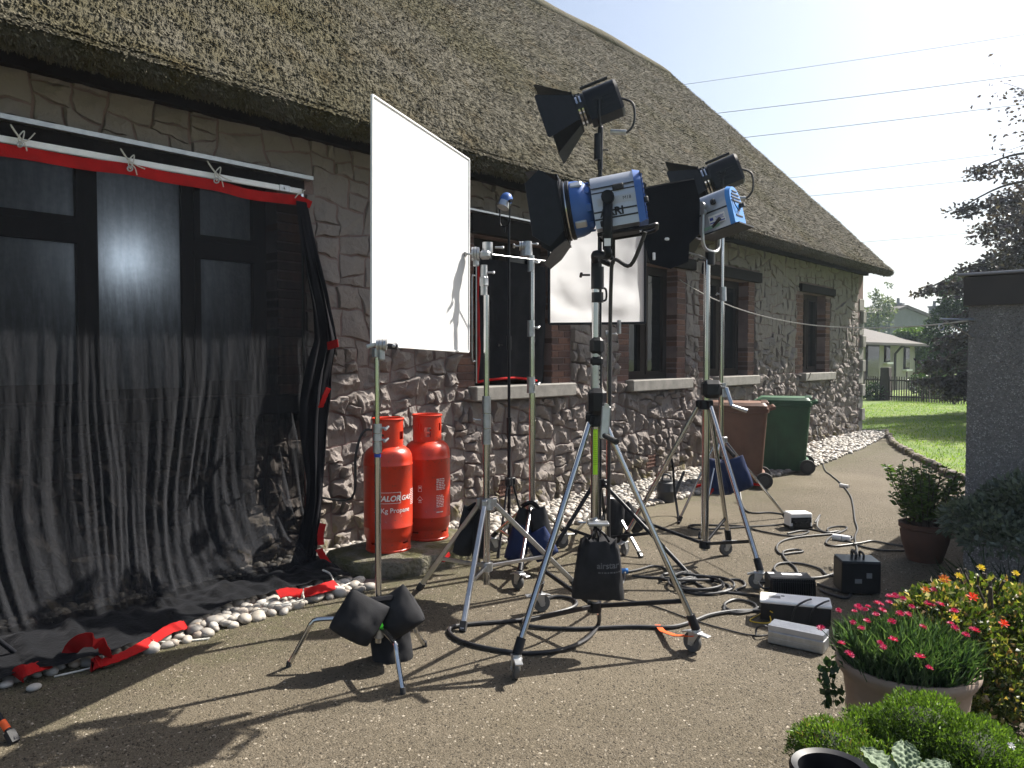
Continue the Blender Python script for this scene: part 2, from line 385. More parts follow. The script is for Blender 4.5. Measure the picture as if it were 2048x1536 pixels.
def m_asphalt():
    m, t, P, N, L = new_mat('worn tarmac'); tc = N('ShaderNodeTexCoord').outputs['Object']
    wp = N('ShaderNodeTexNoise'); wp.inputs['Scale'].default_value = 60; L(tc, wp.inputs['Vector'])
    ws = N('ShaderNodeVectorMath'); ws.operation = 'SCALE'; ws.inputs['Scale'].default_value = .008; L(wp.outputs['Color'], ws.inputs[0])
    wv = N('ShaderNodeVectorMath'); wv.operation = 'ADD'; L(tc, wv.inputs[0]); L(ws.outputs[0], wv.inputs[1]); tc2 = wv.outputs[0]
    v = tex(N, L, 'Voronoi', 85, tc2); v2 = tex(N, L, 'Voronoi', 190, tc2)
    n1 = tex(N, L, 'Noise', .7, tc, Detail=8, Roughness=.6); n2 = tex(N, L, 'Noise', 5, tc, Detail=8, Roughness=.7); n3 = tex(N, L, 'Noise', 22, tc, Detail=6, Roughness=.7)
    sp = N('ShaderNodeSeparateColor'); L(v.outputs['Color'], sp.inputs[0]); sp2 = N('ShaderNodeSeparateColor'); L(v2.outputs['Color'], sp2.inputs[0])
    r = ramp(N, [(0, (.06, .05, .036)), (.3, (.1, .082, .057)), (.7, (.145, .119, .083)), (.88, (.19, .159, .115)), (.96, (.25, .213, .16)), (1, (.36, .32, .255))]); L(sp.outputs[0], r.inputs[0])
    r2 = ramp(N, [(0, (.064, .053, .037)), (.75, (.142, .116, .081)), (1, (.23, .195, .146))]); L(sp2.outputs[0], r2.inputs[0])
    c = mixc(N, L, .5, r.outputs[0], r2.outputs[0])
    c = mixc(N, L, ramp_out(N, L, n1.outputs[0], .42, .62), c, mixc(N, L, .55, c, (.075, .06, .03)))
    c = mixc(N, L, ramp_out(N, L, n3.outputs[0], .52, .7), c, mixc(N, L, .5, c, (.034, .029, .02)))
    c = mixc(N, L, ramp_out(N, L, n2.outputs[0], .44, .3), c, mixc(N, L, .35, c, (.12, .1, .07)))
    sx = N('ShaderNodeSeparateXYZ'); L(tc, sx.inputs[0]); ms = N('ShaderNodeMapRange'); ms.inputs[1].default_value = 3.3; ms.inputs[2].default_value = 4.5; L(sx.outputs[1], ms.inputs[0])
    mo = N('ShaderNodeMath'); mo.operation = 'MULTIPLY'; L(ms.outputs[0], mo.inputs[0]); L(ramp_out(N, L, n2.outputs[0], .38, .58), mo.inputs[1])      # moss along the foot of the wall
    c = mixc(N, L, mo.outputs[0], c, mixc(N, L, .6, c, (.075, .08, .025)))
    n4 = tex(N, L, 'Noise', .33, tc, Detail=4); c = mixc(N, L, ramp_out(N, L, n4.outputs[0], .48, .6), c, mixc(N, L, .4, c, (.21, .175, .128)))           # dusty, worn tracks
    L(c, P.inputs['Base Color']); P.inputs['Roughness'].default_value = .82; P.inputs['Specular IOR Level'].default_value = .3
    h = N('ShaderNodeMath'); h.operation = 'SUBTRACT'; L(sp.outputs[1], h.inputs[0]); L(v.outputs['Distance'], h.inputs[1])
    n5 = tex(N, L, 'Noise', 150, tc, Detail=5, Roughness=.7); b = bumpn(N, L, h.outputs[0], .7, .01); b = bumpn(N, L, sp2.outputs[1], .5, .004, b); b = bumpn(N, L, n5.outputs[0], 1.0, .008, b); b = bumpn(N, L, n3.outputs[0], .3, .012, b)
    L(b, P.inputs['Normal']); return m
M['asphalt'] = m_asphalt()
def m_grass():
    m, t, P, N, L = new_mat('lawn'); tc = N('ShaderNodeTexCoord').outputs['Object']
    n1 = tex(N, L, 'Noise', 1.2, tc, Detail=6); n2 = tex(N, L, 'Noise', 45, tc, Detail=5)
    c = mixc(N, L, n2.outputs[0], (.055, .105, .005), (.12, .2, .008))
    c = mixc(N, L, ramp_out(N, L, n1.outputs[0], .45, .7), c, (.17, .21, .03))
    L(c, P.inputs['Base Color']); P.inputs['Roughness'].default_value = .8
    L(bumpn(N, L, n2.outputs[0], .8, .05), P.inputs['Normal']); return m
M['grass'] = m_grass()
M['chip'] = leafmat('stone chip', [(0, (.03, .024, .016)), (.5, (.095, .076, .051)), (.85, (.18, .15, .108)), (1, (.34, .3, .24))], .0, .8, .3)
def m_thatch(name, attr=False):
    m, t, P, N, L = new_mat(name); tc = N('ShaderNodeTexCoord').outputs['Object']
    mp = N('ShaderNodeMapping'); L(tc, mp.inputs[0]); mp.inputs['Scale'].default_value = (1, .28, .28)
    n1 = tex(N, L, 'Noise', .55, tc, Detail=6, Roughness=.6); n2 = tex(N, L, 'Noise', 60, mp.outputs[0], Detail=6, Roughness=.7)
    n3 = tex(N, L, 'Noise', 3.2, tc, Detail=6)
    c = mixc(N, L, ramp_out(N, L, n2.outputs[0], .3, .7), (.09, .082, .064), (.175, .16, .126))
    if attr:
        a = N('ShaderNodeAttribute'); a.attribute_name = 'tint'
        r = ramp(N, [(0, (.1, .09, .07)), (.5, (.145, .132, .104)), (.85, (.18, .165, .132)), (.97, (.215, .2, .165)), (1, (.4, .36, .28))]); L(a.outputs['Fac'], r.inputs[0]); c = r.outputs[0]
    c = mixc(N, L, ramp_out(N, L, n1.outputs[0], .48, .64), c, mixc(N, L, .55, c, (.092, .082, .03)))
    c = mixc(N, L, ramp_out(N, L, n3.outputs[0], .56, .7), c, mixc(N, L, .4, c, (.13, .09, .038)))
    sx = N('ShaderNodeSeparateXYZ'); L(tc, sx.inputs[0]); ms = N('ShaderNodeMapRange'); ms.inputs[1].default_value = 8.5; ms.inputs[2].default_value = 2.5; L(sx.outputs[0], ms.inputs[0])
    mo = N('ShaderNodeMath'); mo.operation = 'MULTIPLY'; L(ms.outputs[0], mo.inputs[0]); L(ramp_out(N, L, n3.outputs[0], .25, .6), mo.inputs[1])      # greener with moss at the damp near end
    c = mixc(N, L, mo.outputs[0], c, mixc(N, L, .85, c, (.62, .6, .4), 'MULTIPLY'))
    L(c, P.inputs['Base Color']); P.inputs['Roughness'].default_value = .9; P.inputs['Specular IOR Level'].default_value = .15
    if not attr:
        b = bumpn(N, L, n2.outputs[0], 1, .05); L(bumpn(N, L, n3.outputs[0], .5, .1, b), P.inputs['Normal'])
    return m
M['thatch'] = m_thatch('thatch'); M['straw'] = m_thatch('straw ends', True)
def m_net(alpha, name, alb=.0145):
    m, t, P, N, L = new_mat(name); tc = N('ShaderNodeTexCoord').outputs['Object']
    mp = N('ShaderNodeMapping'); L(tc, mp.inputs[0]); mp.inputs['Scale'].default_value = (1, 1, .12)
    n1 = tex(N, L, 'Noise', 45, mp.outputs[0], Detail=6)
    P.inputs['Base Color'].default_value = (alb, alb * 1.05, alb * 1.2, 1); P.inputs['Roughness'].default_value = .9
    P.inputs['Specular IOR Level'].default_value = .05
    P.inputs['Sheen Weight'].default_value = .08; P.inputs['Sheen Tint'].default_value = (.5, .5, .55, 1)
    L(bumpn(N, L, n1.outputs[0], .5, .02), P.inputs['Normal'])
    lw = N('ShaderNodeLayerWeight'); lw.inputs[0].default_value = .45          # woven gauze closes up when seen edge on
    n2 = tex(N, L, 'Noise', 16, mp.outputs[0], Detail=7, Roughness=.7)             # doubled layers let less through
    al = N('ShaderNodeMapRange'); al.inputs[1].default_value = .36; al.inputs[2].default_value = .6; al.inputs[3].default_value = alpha; L(n2.outputs[0], al.inputs[0])
    sx = N('ShaderNodeSeparateXYZ'); L(tc, sx.inputs[0]); zm = N('ShaderNodeMapRange'); zm.inputs[1].default_value = 2.3; zm.inputs[2].default_value = 1.3; zm.inputs[3].default_value = alpha + .1; zm.inputs[4].default_value = alpha + (1 - alpha) * .85; L(sx.outputs[2], zm.inputs[0]); L(zm.outputs[0], al.inputs[4])
    mr = N('ShaderNodeMapRange'); L(al.outputs[0], mr.inputs[3]); mr.inputs[4].default_value = 1; L(lw.outputs['Facing'], mr.inputs[0])
    tr = N('ShaderNodeBsdfTransparent'); mx = N('ShaderNodeMixShader')
    L(mr.outputs[0], mx.inputs[0]); L(tr.outputs[0], mx.inputs[1]); L(P.outputs[0], mx.inputs[2])
    L(mx.outputs[0], t.nodes['Material Output'].inputs[0]); return m
M['net'] = m_net(.6, 'black gauze'); M['net2'] = m_net(.9, 'black gauze lying double', .007)
def m_panel(name, tr, gl, rough, col=(.86, .86, .86)):
    m, t, P, N, L = new_mat(name); tc = N('ShaderNodeTexCoord').outputs['Object']
    n1 = tex(N, L, 'Noise', 2.5, tc, Detail=2)
    P.inputs['Base Color'].default_value = (*col, 1); P.inputs['Roughness'].default_value = rough; P.inputs['Specular IOR Level'].default_value = gl
    b = bumpn(N, L, n1.outputs[0], .25, .08); L(b, P.inputs['Normal'])
    tn = N('ShaderNodeBsdfTranslucent'); tn.inputs[0].default_value = (.95, .96, .98, 1); L(b, tn.inputs['Normal'])
    mx = N('ShaderNodeMixShader'); mx.inputs[0].default_value = tr
    L(P.outputs[0], mx.inputs[1]); L(tn.outputs[0], mx.inputs[2]); L(mx.outputs[0], t.nodes['Material Output'].inputs[0]); return m
M['whitepanel'] = m_panel('white bounce cloth', .3, .3, .5)
M['silverpanel'] = m_panel('silver white diffuser', .93, .9, .32)
def m_dash():
    m, t, P, N, L = new_mat('pebble dash'); tc = N('ShaderNodeTexCoord').outputs['Object']
    a = N('ShaderNodeAttribute'); a.attribute_name = 'tint'
    r = ramp(N, [(0, (.16, .15, .145)), (.6, (.3, .288, .278)), (1, (.52, .5, .48))]); L(a.outputs['Fac'], r.inputs[0])
    L(r.outputs[0], P.inputs['Base Color']); P.inputs['Roughness'].default_value = .8; return m
M['dash'] = m_dash(); M['dashbase'] = plain('dash render', (.2, .192, .186), .95, 0, .25, 40, .8, 90)
M['mossy'] = None
def m_mossy():
    m, t, P, N, L = new_mat('mossy stone'); tc = N('ShaderNodeTexCoord').outputs['Object']
    n1 = tex(N, L, 'Noise', 6, tc, Detail=8); n2 = tex(N, L, 'Noise', 40, tc, Detail=6)
    c = mixc(N, L, ramp_out(N, L, n1.outputs[0], .4, .6), (.13, .118, .095), (.07, .066, .022))
    c = mixc(N, L, ramp_out(N, L, n2.outputs[0], .5, .7), c, (.06, .055, .03))
    L(c, P.inputs['Base Color']); P.inputs['Roughness'].default_value = .95
    L(bumpn(N, L, n2.outputs[0], .8, .03), P.inputs['Normal']); return m
M['mossy'] = m_mossy()
M['lf_beech'] = leafmat('copper beech leaf', [(0, (.03, .02, .03)), (.6, (.055, .036, .05)), (1, (.11, .085, .1))], .25, .35, .6)  # blue-grey lift puts the hazy air into the leaf colour
M['lf_dark'] = leafmat('dark green leaf', [(0, (.01, .026, .009)), (.6, (.026, .056, .016)), (1, (.05, .095, .027))], .3)
M['lf_mid'] = leafmat('green leaf', [(0, (.03, .065, .014)), (.6, (.065, .12, .028)), (1, (.11, .17, .045))], .35)
M['lf_lime'] = leafmat('bright green leaf', [(0, (.035, .068, .012)), (.6, (.085, .15, .024)), (.92, (.14, .215, .05)), (1, (.17, .08, .05))], .4)
M['lf_pale'] = leafmat('blue grey leaf', [(0, (.05, .07, .055)), (1, (.16, .19, .16))], .3)
M['lf_blade'] = leafmat('carnation blade', [(0, (.018, .042, .018)), (.6, (.05, .098, .04)), (1, (.12, .18, .1))], .3)
M['lf_varieg'] = leafmat('variegated leaf', [(0, (.02, .04, .01)), (.4, (.07, .105, .02)), (.65, (.19, .2, .05)), (.82, (.3, .17, .09)), (1, (.55, .5, .4))], .35)
M['lf_grass'] = leafmat('grass blade', [(0, (.055, .105, .004)), (.6, (.12, .21, .006)), (1, (.2, .28, .015))], .55)
M['pink'] = leafmat('pink petal', [(0, (.3, .005, .06)), (1, (.48, .018, .13))], .3)
M['yel'] = leafmat('yellow petal', [(0, (.6, .42, .02)), (1, (.7, .52, .04))], .3)
M['org'] = leafmat('orange petal', [(0, (.45, .08, .012)), (1, (.55, .18, .03))], .3)
M['redp'] = leafmat('red petal', [(0, (.6, .02, .01)), (1, (.75, .06, .02))], .3)
M['crinkle'] = leafmat('crinkled sage leaf', [(0, (.07, .11, .06)), (1, (.24, .3, .2))], .2, .7)
# ================================================================ THE SETTING
W = 5.4                                         # house wall plane (y)
gm = MB(); gm.add([(-700, -700, -.06), (900, -700, -.06), (900, 700, -.06), (-700, 700, -.06)], [(0, 1, 2, 3)])
tag(gm.build('ground', M['grass'], ang=0), kind='structure')
dm = MB(); dm.add([(-12, -12, 0), (17.6, -12, 0), (17.6, 5.45, 0), (-12, 5.45, 0)], [(0, 1, 2, 3)])
tag(dm.build('driveway', M['asphalt'], ang=0), kind='structure')
kerb = smoothpath([(17.62, 4.95, 0)] + [flat(G(*p)) for p in [(1790, 893), (1830, 915), (1870, 935), (1937, 962)]] + [(10.9, .6, 0), (10.6, -8, 0)], 5)
lm = MB(); lp = [(p.x, p.y, .045) for p in kerb] + [(10.6, -60, .045), (140, -60, .045), (140, 80, .045), (17.62, 80, .045)]
lm.add(lp, [tuple(range(len(lp)))]); lawn = tag(lm.build('lawn', M['grass'], ang=0), kind='structure')
# lawn blades, thickest towards the near edge
n = 45000
gx = 11 + 22 * nr.random(n) ** 1.25; gy = -3 + 11 * nr.random(n)
kx = np.array([p.x for p in kerb]); ky = np.array([p.y for p in kerb])
o_ = np.argsort(ky); lim = np.interp(gy, ky[o_], kx[o_]); ok = (gx > lim + .05) & ~((gx < 17.7) & (gy > 4.95))
P = np.stack([gx, gy, np.full(n, .045)], 1)[ok]; k = len(P)
leaves('grass', P, np.stack([nr.normal(0, .5, k), nr.normal(0, .5, k), np.ones(k)], 1), .035 + .03 * nr.random(k), .012, M['lf_grass'], None, nr.random(k), 'stuff')
# stones that edge the lawn
edg = tag(MB().add([(p.x - .05, p.y - .02, -.02) for p in kerb] + [(p.x + .1, p.y + .02, -.02) for p in kerb],
          [(i, i + 1, len(kerb) + i + 1, len(kerb) + i) for i in range(len(kerb) - 1)]).build('lawn_edging', M['soil'], ang=0), kind='structure')
acc = 0; i = 0; cur = kerb[0].copy()
segs = []
for a, b in zip(kerb[:-1], kerb[1:]):
    L_ = (b - a).length; m_ = max(1, int(L_ / .3))
    for q in range(m_): segs.append((a.lerp(b, q / m_), a.lerp(b, (q + 1) / m_)))
for a, b in segs:
    if a.y < .8: continue
    mb = MB(); d_ = (b - a); c_ = (a + b) / 2; yaw = math.atan2(d_.y, d_.x) + rng.uniform(-.12, .12)
    mb.box((c_.x + rng.uniform(-.02, .02), c_.y, .03), (d_.length * rng.uniform(.78, .95), rng.uniform(.08, .13), rng.uniform(.09, .15)), Matrix.Rotation(yaw, 3, 'Z') @ Matrix.Rotation(rng.uniform(-.1, .1), 3, 'X'), .025)
    mb.build('edging_stone', M['stone'], edg, tint=rng.random())

# loose chips of stone bedded in the tarmac near the camera
n = 95000; dd_ = 2.2 + 5.5 * nr.random(n) ** 1.5; rr_ = (nr.random(n) * 2 - 1) * .78 * dd_
cx_ = dd_ * FH.x + rr_ * RT.x; cy_ = dd_ * FH.y + rr_ * RT.y; ok = cy_ < 4.4; cx_, cy_ = cx_[ok], cy_[ok]; n = len(cx_)
an = 2 * math.pi * nr.random((n, 4)) * .15 + np.arange(4)[None] * math.pi / 2 + 6.28 * nr.random((n, 1)); sz = (.003 + .006 * nr.random((n, 1)) ** 2)
bx_ = np.stack([cx_[:, None] + np.cos(an) * sz * (.7 + .6 * nr.random((n, 4))), cy_[:, None] + np.sin(an) * sz * (.7 + .6 * nr.random((n, 4))), np.full((n, 4), -.0005)], 2)
ap = np.stack([cx_ + nr.normal(0, .001, n), cy_ + nr.normal(0, .001, n), .0015 + .0045 * nr.random(n)], 1)[:, None]
V_ = np.concatenate([bx_, ap], 1).reshape(-1, 3); q_ = np.array([(0, 1, 4), (1, 2, 4), (2, 3, 4), (3, 0, 4)])
npmesh('tarmac_chips', V_, (np.arange(n)[:, None, None] * 5 + q_[None]).reshape(-1, 3), M['chip'], None, np.repeat(nr.random(n) ** 1.4, 5), False, 'stuff')

# ---------------------------------------------------------------- pebble strip along the wall
outer = [(-1, 4.5), (1.14, 4.42), (1.9, 4.3), (3.46, 4.33), (4.92, 4.5), (7.27, 4.44), (9.3, 4.35), (11.3, 4.21), (14, 4.42), (17.07, 4.8), (17.9, 5.0)]
ox = np.array([p[0] for p in outer]); oy = np.array([p[1] for p in outer])
pm = MB(); xs = np.linspace(-1, 17.6, 90)
pm.add([(x, np.interp(x, ox, oy) + .03, .006) for x in xs] + [(x, 5.44, .006) for x in xs], [(i, i + 1, 90 + i + 1, 90 + i) for i in range(89)])
strip = tag(pm.build('pebble_strip', M['mortar'], ang=0), kind='structure')
SLAB = [(3.42, 4.52), (3.62, 4.30), (4.1, 4.26), (4.55, 4.40), (4.72, 4.62), (4.68, 5.02), (3.5, 5.06), (3.38, 4.8)]
def inslab(x, y): return 3.36 < x < 4.74 and 4.26 < y < 5.06
cells = []
x = .4
while x < 17.75:
    sp = (.062 if x < 4.6 else .058) if x < 9 else .075
    y = float(np.interp(x, ox, oy)) - .02
    while y < 5.38:
        px_, py_ = x + rng.uniform(-.025, .025), y + rng.uniform(-.025, .025)
        if not inslab(px_, py_): cells.append((px_, py_, sp))
        y += sp
    x += sp
def pebble_verts(px_, py_, sp, seg=10, ring=6):
    mb = MB(); s_ = sp * rng.choice((.7, .9, 1.0, 1.15, 1.4)) * rng.uniform(.9, 1.1); R = Matrix.Rotation(rng.uniform(0, 6.28), 3, 'Z') @ Matrix.Rotation(rng.uniform(-.4, .4), 3, 'X') @ Matrix.Rotation(rng.uniform(-.3, .3), 3, 'Y')
    mb.ball((px_, py_, .012 + rng.random() ** 3 * .016), (s_ * rng.uniform(.55, .75), s_ * rng.uniform(.42, .55), s_ * rng.uniform(.3, .42)), seg, ring, R, rng.uniform(.85, 1))
    return mb
vis = sorted([c for c in cells if c[0] > 1.75 and (c[1] < 4.62 or c[0] > 3.2) and not (c[0] < 3.35 and c[1] > 4.62)], key=lambda c: depth(Vector((c[0], c[1], 0))))
big = set(id(c) for c in vis[:297])
allv, allf, allt = [], [], []; off = 0
for c in cells:
    if id(c) in big: continue
    mb = pebble_verts(*c, seg=7 if c[0] < 9 else 6, ring=4)
    allv += mb.v; allf += [f for f in mb.f]; tv = rng.random(); allt += [tv] * len(mb.v)
    for q in range(len(allf) - len(mb.f), len(allf)): allf[q] = tuple(i + off for i in allf[q])
    off += len(mb.v)
pmb = npmesh('pebbles', allv, allf, M['pebble'], strip, allt, True, 'stuff')
for c in vis[:297]: pebble_verts(*c).build('pebble', M['pebble'], strip, ang=180, tint=rng.random())
for (px, py, ln) in [(68, 1381, .04), (12, 1375, .035)]:
    p = G(px, py); mb = MB(); mb.ball((p.x, p.y, .016), (.035, .026, .018), 12, 8); mb.build('pebble', M['pebble'], strip, ang=180, tint=.75)

# ================================================================ THATCHED HOUSE
house = thing('thatched_house', 'long stone built house with a thatched roof and dark timber lintels', 'house', (0, W, 0))
X0, X1, ZT = -3.0, 17.4, 3.45
def wx(px, py, y=W): return WY(px, py, y).x
ops = [(-1.2, 3.3, 1.33, 3.0), (wx(948, 650), wx(1103, 700), 1.32, 2.84), (wx(1257, 700), wx(1353, 700), 1.32, 2.84),
       (wx(1411, 700), wx(1495, 700), 1.33, 2.82), (wx(1605, 690), wx(1650, 690), 1.33, 2.8)]
wm = MB()
xs_ = [X0] + [v for o in ops for v in o[:2]] + [X1]
for i in range(0, len(xs_), 2):
    wm.box(((xs_[i] + xs_[i + 1]) / 2, W + .17, ZT / 2), (xs_[i + 1] - xs_[i], .34, ZT))
for o in ops:
    wm.box(((o[0] + o[1]) / 2, W + .17, o[2] / 2), (o[1] - o[0], .335, o[2]))
    wm.box(((o[0] + o[1]) / 2, W + .17, (o[3] + ZT) / 2), (o[1] - o[0], .335, ZT - o[3]))
wm.box((X1 - .17, (W + .34 + 12.4) / 2, ZT / 2), (.335, 12.4 - W - .34, ZT)); wm.box(((X0 + X1) / 2, 12.57, ZT / 2), (X1 - X0, .34, ZT)); wm.box((X0 + .17, (W + .34 + 12.4) / 2, ZT / 2), (.335, 12.4 - W - .34, ZT))
wm.build('wall', M['mortar'], house, ang=0)

# blocked rectangles where no rubble stone goes
LINT = [(1, wx(935, 450), wx(1100, 462), 2.84, 3.06), (2, wx(1243, 520), wx(1385, 530), 2.84, 3.02), (3, 10.2, wx(1517, 560), 2.82, 3.01), (4, wx(1597, 578), wx(1665, 580), 2.8, 2.97)]
SILL = [(1, 5.4, wx(1136, 775)), (2, wx(1250, 762), wx(1371, 762)), (3, wx(1424, 755), wx(1506, 755)), (4, wx(1598, 748), wx(1659, 748))]
BL = {0: 0, 1: .24, 2: .25, 3: .22, 4: .33}; BR = {0: .24, 1: .335, 2: .225, 3: .225, 4: .225}
block = [(-9, 3.62, 2.99, 3.07), (-9, 3.3, 1.22, 3.0)]
for j, o in enumerate(ops): block.append((o[0] - BL[j] - .01, o[1] + BR[j] + .01, o[2] - .02, o[3]))
for _, a, b, c, d in LINT: block.append((a - .01, b + .01, c, d + .01))
for _, a, b in SILL: block.append((a - .01, b + .01, 1.17, 1.335))
VENT = [WY(1300, 922, W), WY(1010, 975, W)]
for v in VENT: block.append((v.x - .13, v.x + .13, v.z - .09, v.z + .09))
def clip(poly, nx, nz, d):           # keep nx*x+nz*z <= d
    out = []
    for i in range(len(poly)):
        a, b = poly[i], poly[(i + 1) % len(poly)]; da = nx * a[0] + nz * a[1] - d; db = nx * b[0] + nz * b[1] - d
        if da <= 0: out.append(a)
        if da * db < 0:
            t = da / (da - db); out.append((a[0] + (b[0] - a[0]) * t, a[1] + (b[1] - a[1]) * t))
    return out
def area(p): return abs(sum(p[k][0] * p[(k + 1) % len(p)][1] - p[(k + 1) % len(p)][0] * p[k][1] for k in range(len(p)))) / 2 if len(p) > 2 else 0
def split(poly, out):                # rubble masonry: keep cutting blocks across their long side with slanting joints
    zc = sum(p[1] for p in poly) / len(poly); ar = area(poly)
    if ar < rng.choice((.022, .035, .05, .065, .095) if zc < 1.9 else (.035, .05, .065, .08, .1)): out.append((poly, ar)); return
    cx = sum(p[0] for p in poly) / len(poly); sxx = sum((p[0] - cx) ** 2 for p in poly); szz = sum((p[1] - zc) ** 2 for p in poly) * 1.45
    an = (0 if sxx > szz else math.pi / 2) + rng.gauss(0, .17); nx, nz = math.cos(an), math.sin(an)
    ex = [nx * p[0] + nz * p[1] for p in poly]; d = min(ex) + (max(ex) - min(ex)) * rng.uniform(.34, .66)
    for sg in (1, -1):
        q = clip(poly, nx * sg, nz * sg, d * sg)
        if area(q) > .002: split(q, out)
raw = []
for i in range(17): split([(.6 + i + (.2 if i else 0), -.03), (1.8 + i, -.03), (1.6 + i, 3.44), (.6 + i, 3.44)], raw)
stones = []
for poly, ar in raw:
    todo = [clip(poly, 1, 0, 17.08)]
    for b in block:
        nxt = []
        for p in todo:
            if len(p) < 3: continue
            bx = [q[0] for q in p]; bz = [q[1] for q in p]
            if max(bx) <= b[0] or min(bx) >= b[1] or max(bz) <= b[2] or min(bz) >= b[3]: nxt.append(p); continue
            r_ = p
            for (nx, nz, d) in ((1, 0, b[0]), (-1, 0, -b[1]), (0, 1, b[2]), (0, -1, -b[3])):
                o_ = clip(r_, nx, nz, d)
                if area(o_) > .0035: nxt.append(o_)
                r_ = clip(r_, -nx, -nz, -d)
                if len(r_) < 3: break
        todo = nxt
    for p in todo:
        ar = area(p)
        if ar > .004: stones.append((p, ar))
def stone_geo(poly, rugged):
    cx = sum(p[0] for p in poly) / len(poly); cz = sum(p[1] for p in poly) / len(poly)
    size = math.sqrt(abs(sum(poly[k][0] * poly[(k + 1) % len(poly)][1] - poly[(k + 1) % len(poly)][0] * poly[k][1] for k in range(len(poly)))) / 2)
    ins = .006 + .004 * rng.random(); rim = []
    for k in range(len(poly)):
        a, b = poly[k], poly[(k + 1) % len(poly)]; L_ = math.hypot(b[0] - a[0], b[1] - a[1]); m_ = max(1, int(round(L_ / .034)))
        for q in range(m_):
            t = (q + .0) / m_
            rim.append((a[0] + (b[0] - a[0]) * t, a[1] + (b[1] - a[1]) * t))
    pr = []
    for (x, z) in rim:
        d = math.hypot(x - cx, z - cz); f = max(.3, (d - ins * 1.1) / max(d, .01))
        jx = noise.noise(Vector((x * 9, z * 9, 3.3))) * .02 + noise.noise(Vector((x * 30, z * 30, 1.3))) * .007; jz = noise.noise(Vector((x * 9, z * 9, 9.1))) * .02 + noise.noise(Vector((x * 30, z * 30, 6.3))) * .007
        pr.append((cx + (x - cx) * f + jx, cz + (z - cz) * f + jz))
    base = (.022 + .026 * rng.random()) if rugged else (.01 + .014 * rng.random())
    amp = .75 if rugged else .25
    planes = [(base * rng.uniform(.8, 1.8), rng.uniform(-amp, amp), rng.uniform(-amp, amp)) for _ in range(4 if rugged else 3)]
    na = .042 if rugged else .018
    sd = rng.uniform(0, 50)
    def h(x, z):
        v = min(p[0] + p[1] * (x - cx) + p[2] * (z - cz) for p in planes)
        q = Vector((x * 7 + sd, z * 7, sd))
        rd = 1 - 2 * abs(noise.noise(q)); r2_ = 1 - 2 * abs(noise.noise(q * 2.3)); r3_ = noise.noise(q * 5.1)
        v += (rd * .55 + r2_ * .4 + r3_ * .4) * na * .75
        return max(.004, v)
    vs = []; n_ = len(pr); RS = ((1.0, None), (.98, .55), (.94, .9), (.85, 1.0), (.72, 1.0), (.56, 1.0), (.4, 1.0), (.22, 1.0)) if rugged else ((1.0, None), (.982, .6), (.94, .95), (.8, 1.0), (.55, 1.0), (.28, 1.0))
    for r_, hm in RS:
        for (x, z) in pr:
            X, Z = cx + (x - cx) * r_, cz + (z - cz) * r_
            vs.append((X, W + .012 if hm is None else W - h(X, Z) * hm, Z))
    vs.append((cx, W - h(cx, cz), cz)); K = len(RS) - 1
    fs = [(r_ * n_ + j, r_ * n_ + (j + 1) % n_, (r_ + 1) * n_ + (j + 1) % n_, (r_ + 1) * n_ + j) for r_ in range(K) for j in range(n_)]
    fs += [(K * n_ + j, K * n_ + (j + 1) % n_, (K + 1) * n_) for j in range(n_)]
    return vs, fs
def visscore(s):
    x = sum(p[0] for p in s[0]) / len(s[0]); z = sum(p[1] for p in s[0]) / len(s[0]); v = Vector((x, W, z - CH)); d = v.length
    hidden = .15 if (x < 3.25 and z < 2.9) else 1
    return s[1] / d ** 2 * (W / d) * hidden
stones.sort(key=visscore, reverse=True)
sv, sf, st = [], [], []
for i, (poly, ar) in enumerate(stones):
    zc = sum(p[1] for p in poly) / len(poly); vs, fs = stone_geo(poly, zc < 1.75 + rng.uniform(-.15, .15)); tv = rng.random()
    if i < 298:
        mb = MB(); mb.add(vs, fs); mb.build('stone', M['stone'], house, ang=20, tint=tv)
    else:
        o_ = len(sv); sv += vs; sf += [tuple(q + o_ for q in f) for f in fs]; st += [tv] * len(vs)
mb = MB(); mb.add(sv, sf); so_ = mb.build('stonework', M['stone'], house, ang=20, tint=st); so_['kind'] = 'stuff'

# bricks round the windows
def brickcol(xa, xb, z0, z1, split, corner):      # a toothed brick jamb; corner = which side meets the opening
    z = z0; row = 0
    while z < z1 - .03:
        ws = [xb - xa] if not split else ([.215, xb - xa - .225] if row % 2 else [xb - xa - .225, .215])
        x = xa
        for w_ in ws:
            mb = MB(); mb.box((x + w_ / 2 + rng.uniform(-.002, .002), W + .092 + rng.uniform(-.004, .004), z + .0325), (w_, .2 + rng.uniform(-.003, .003), .064), None, .005)
            mb.build('brick', M['brick'], house, ang=0, tint=rng.random()); x += w_ + .01
        z += .075; row += 1
for j in range(5):
    o = ops[j]
    if BL[j]: brickcol(o[0] - BL[j], o[0] - .0, o[2], o[3] - .02, BL[j] > .3, 1)
    brickcol(o[1] + .0, o[1] + BR[j], o[2], o[3] - .02, BR[j] > .3, 0)
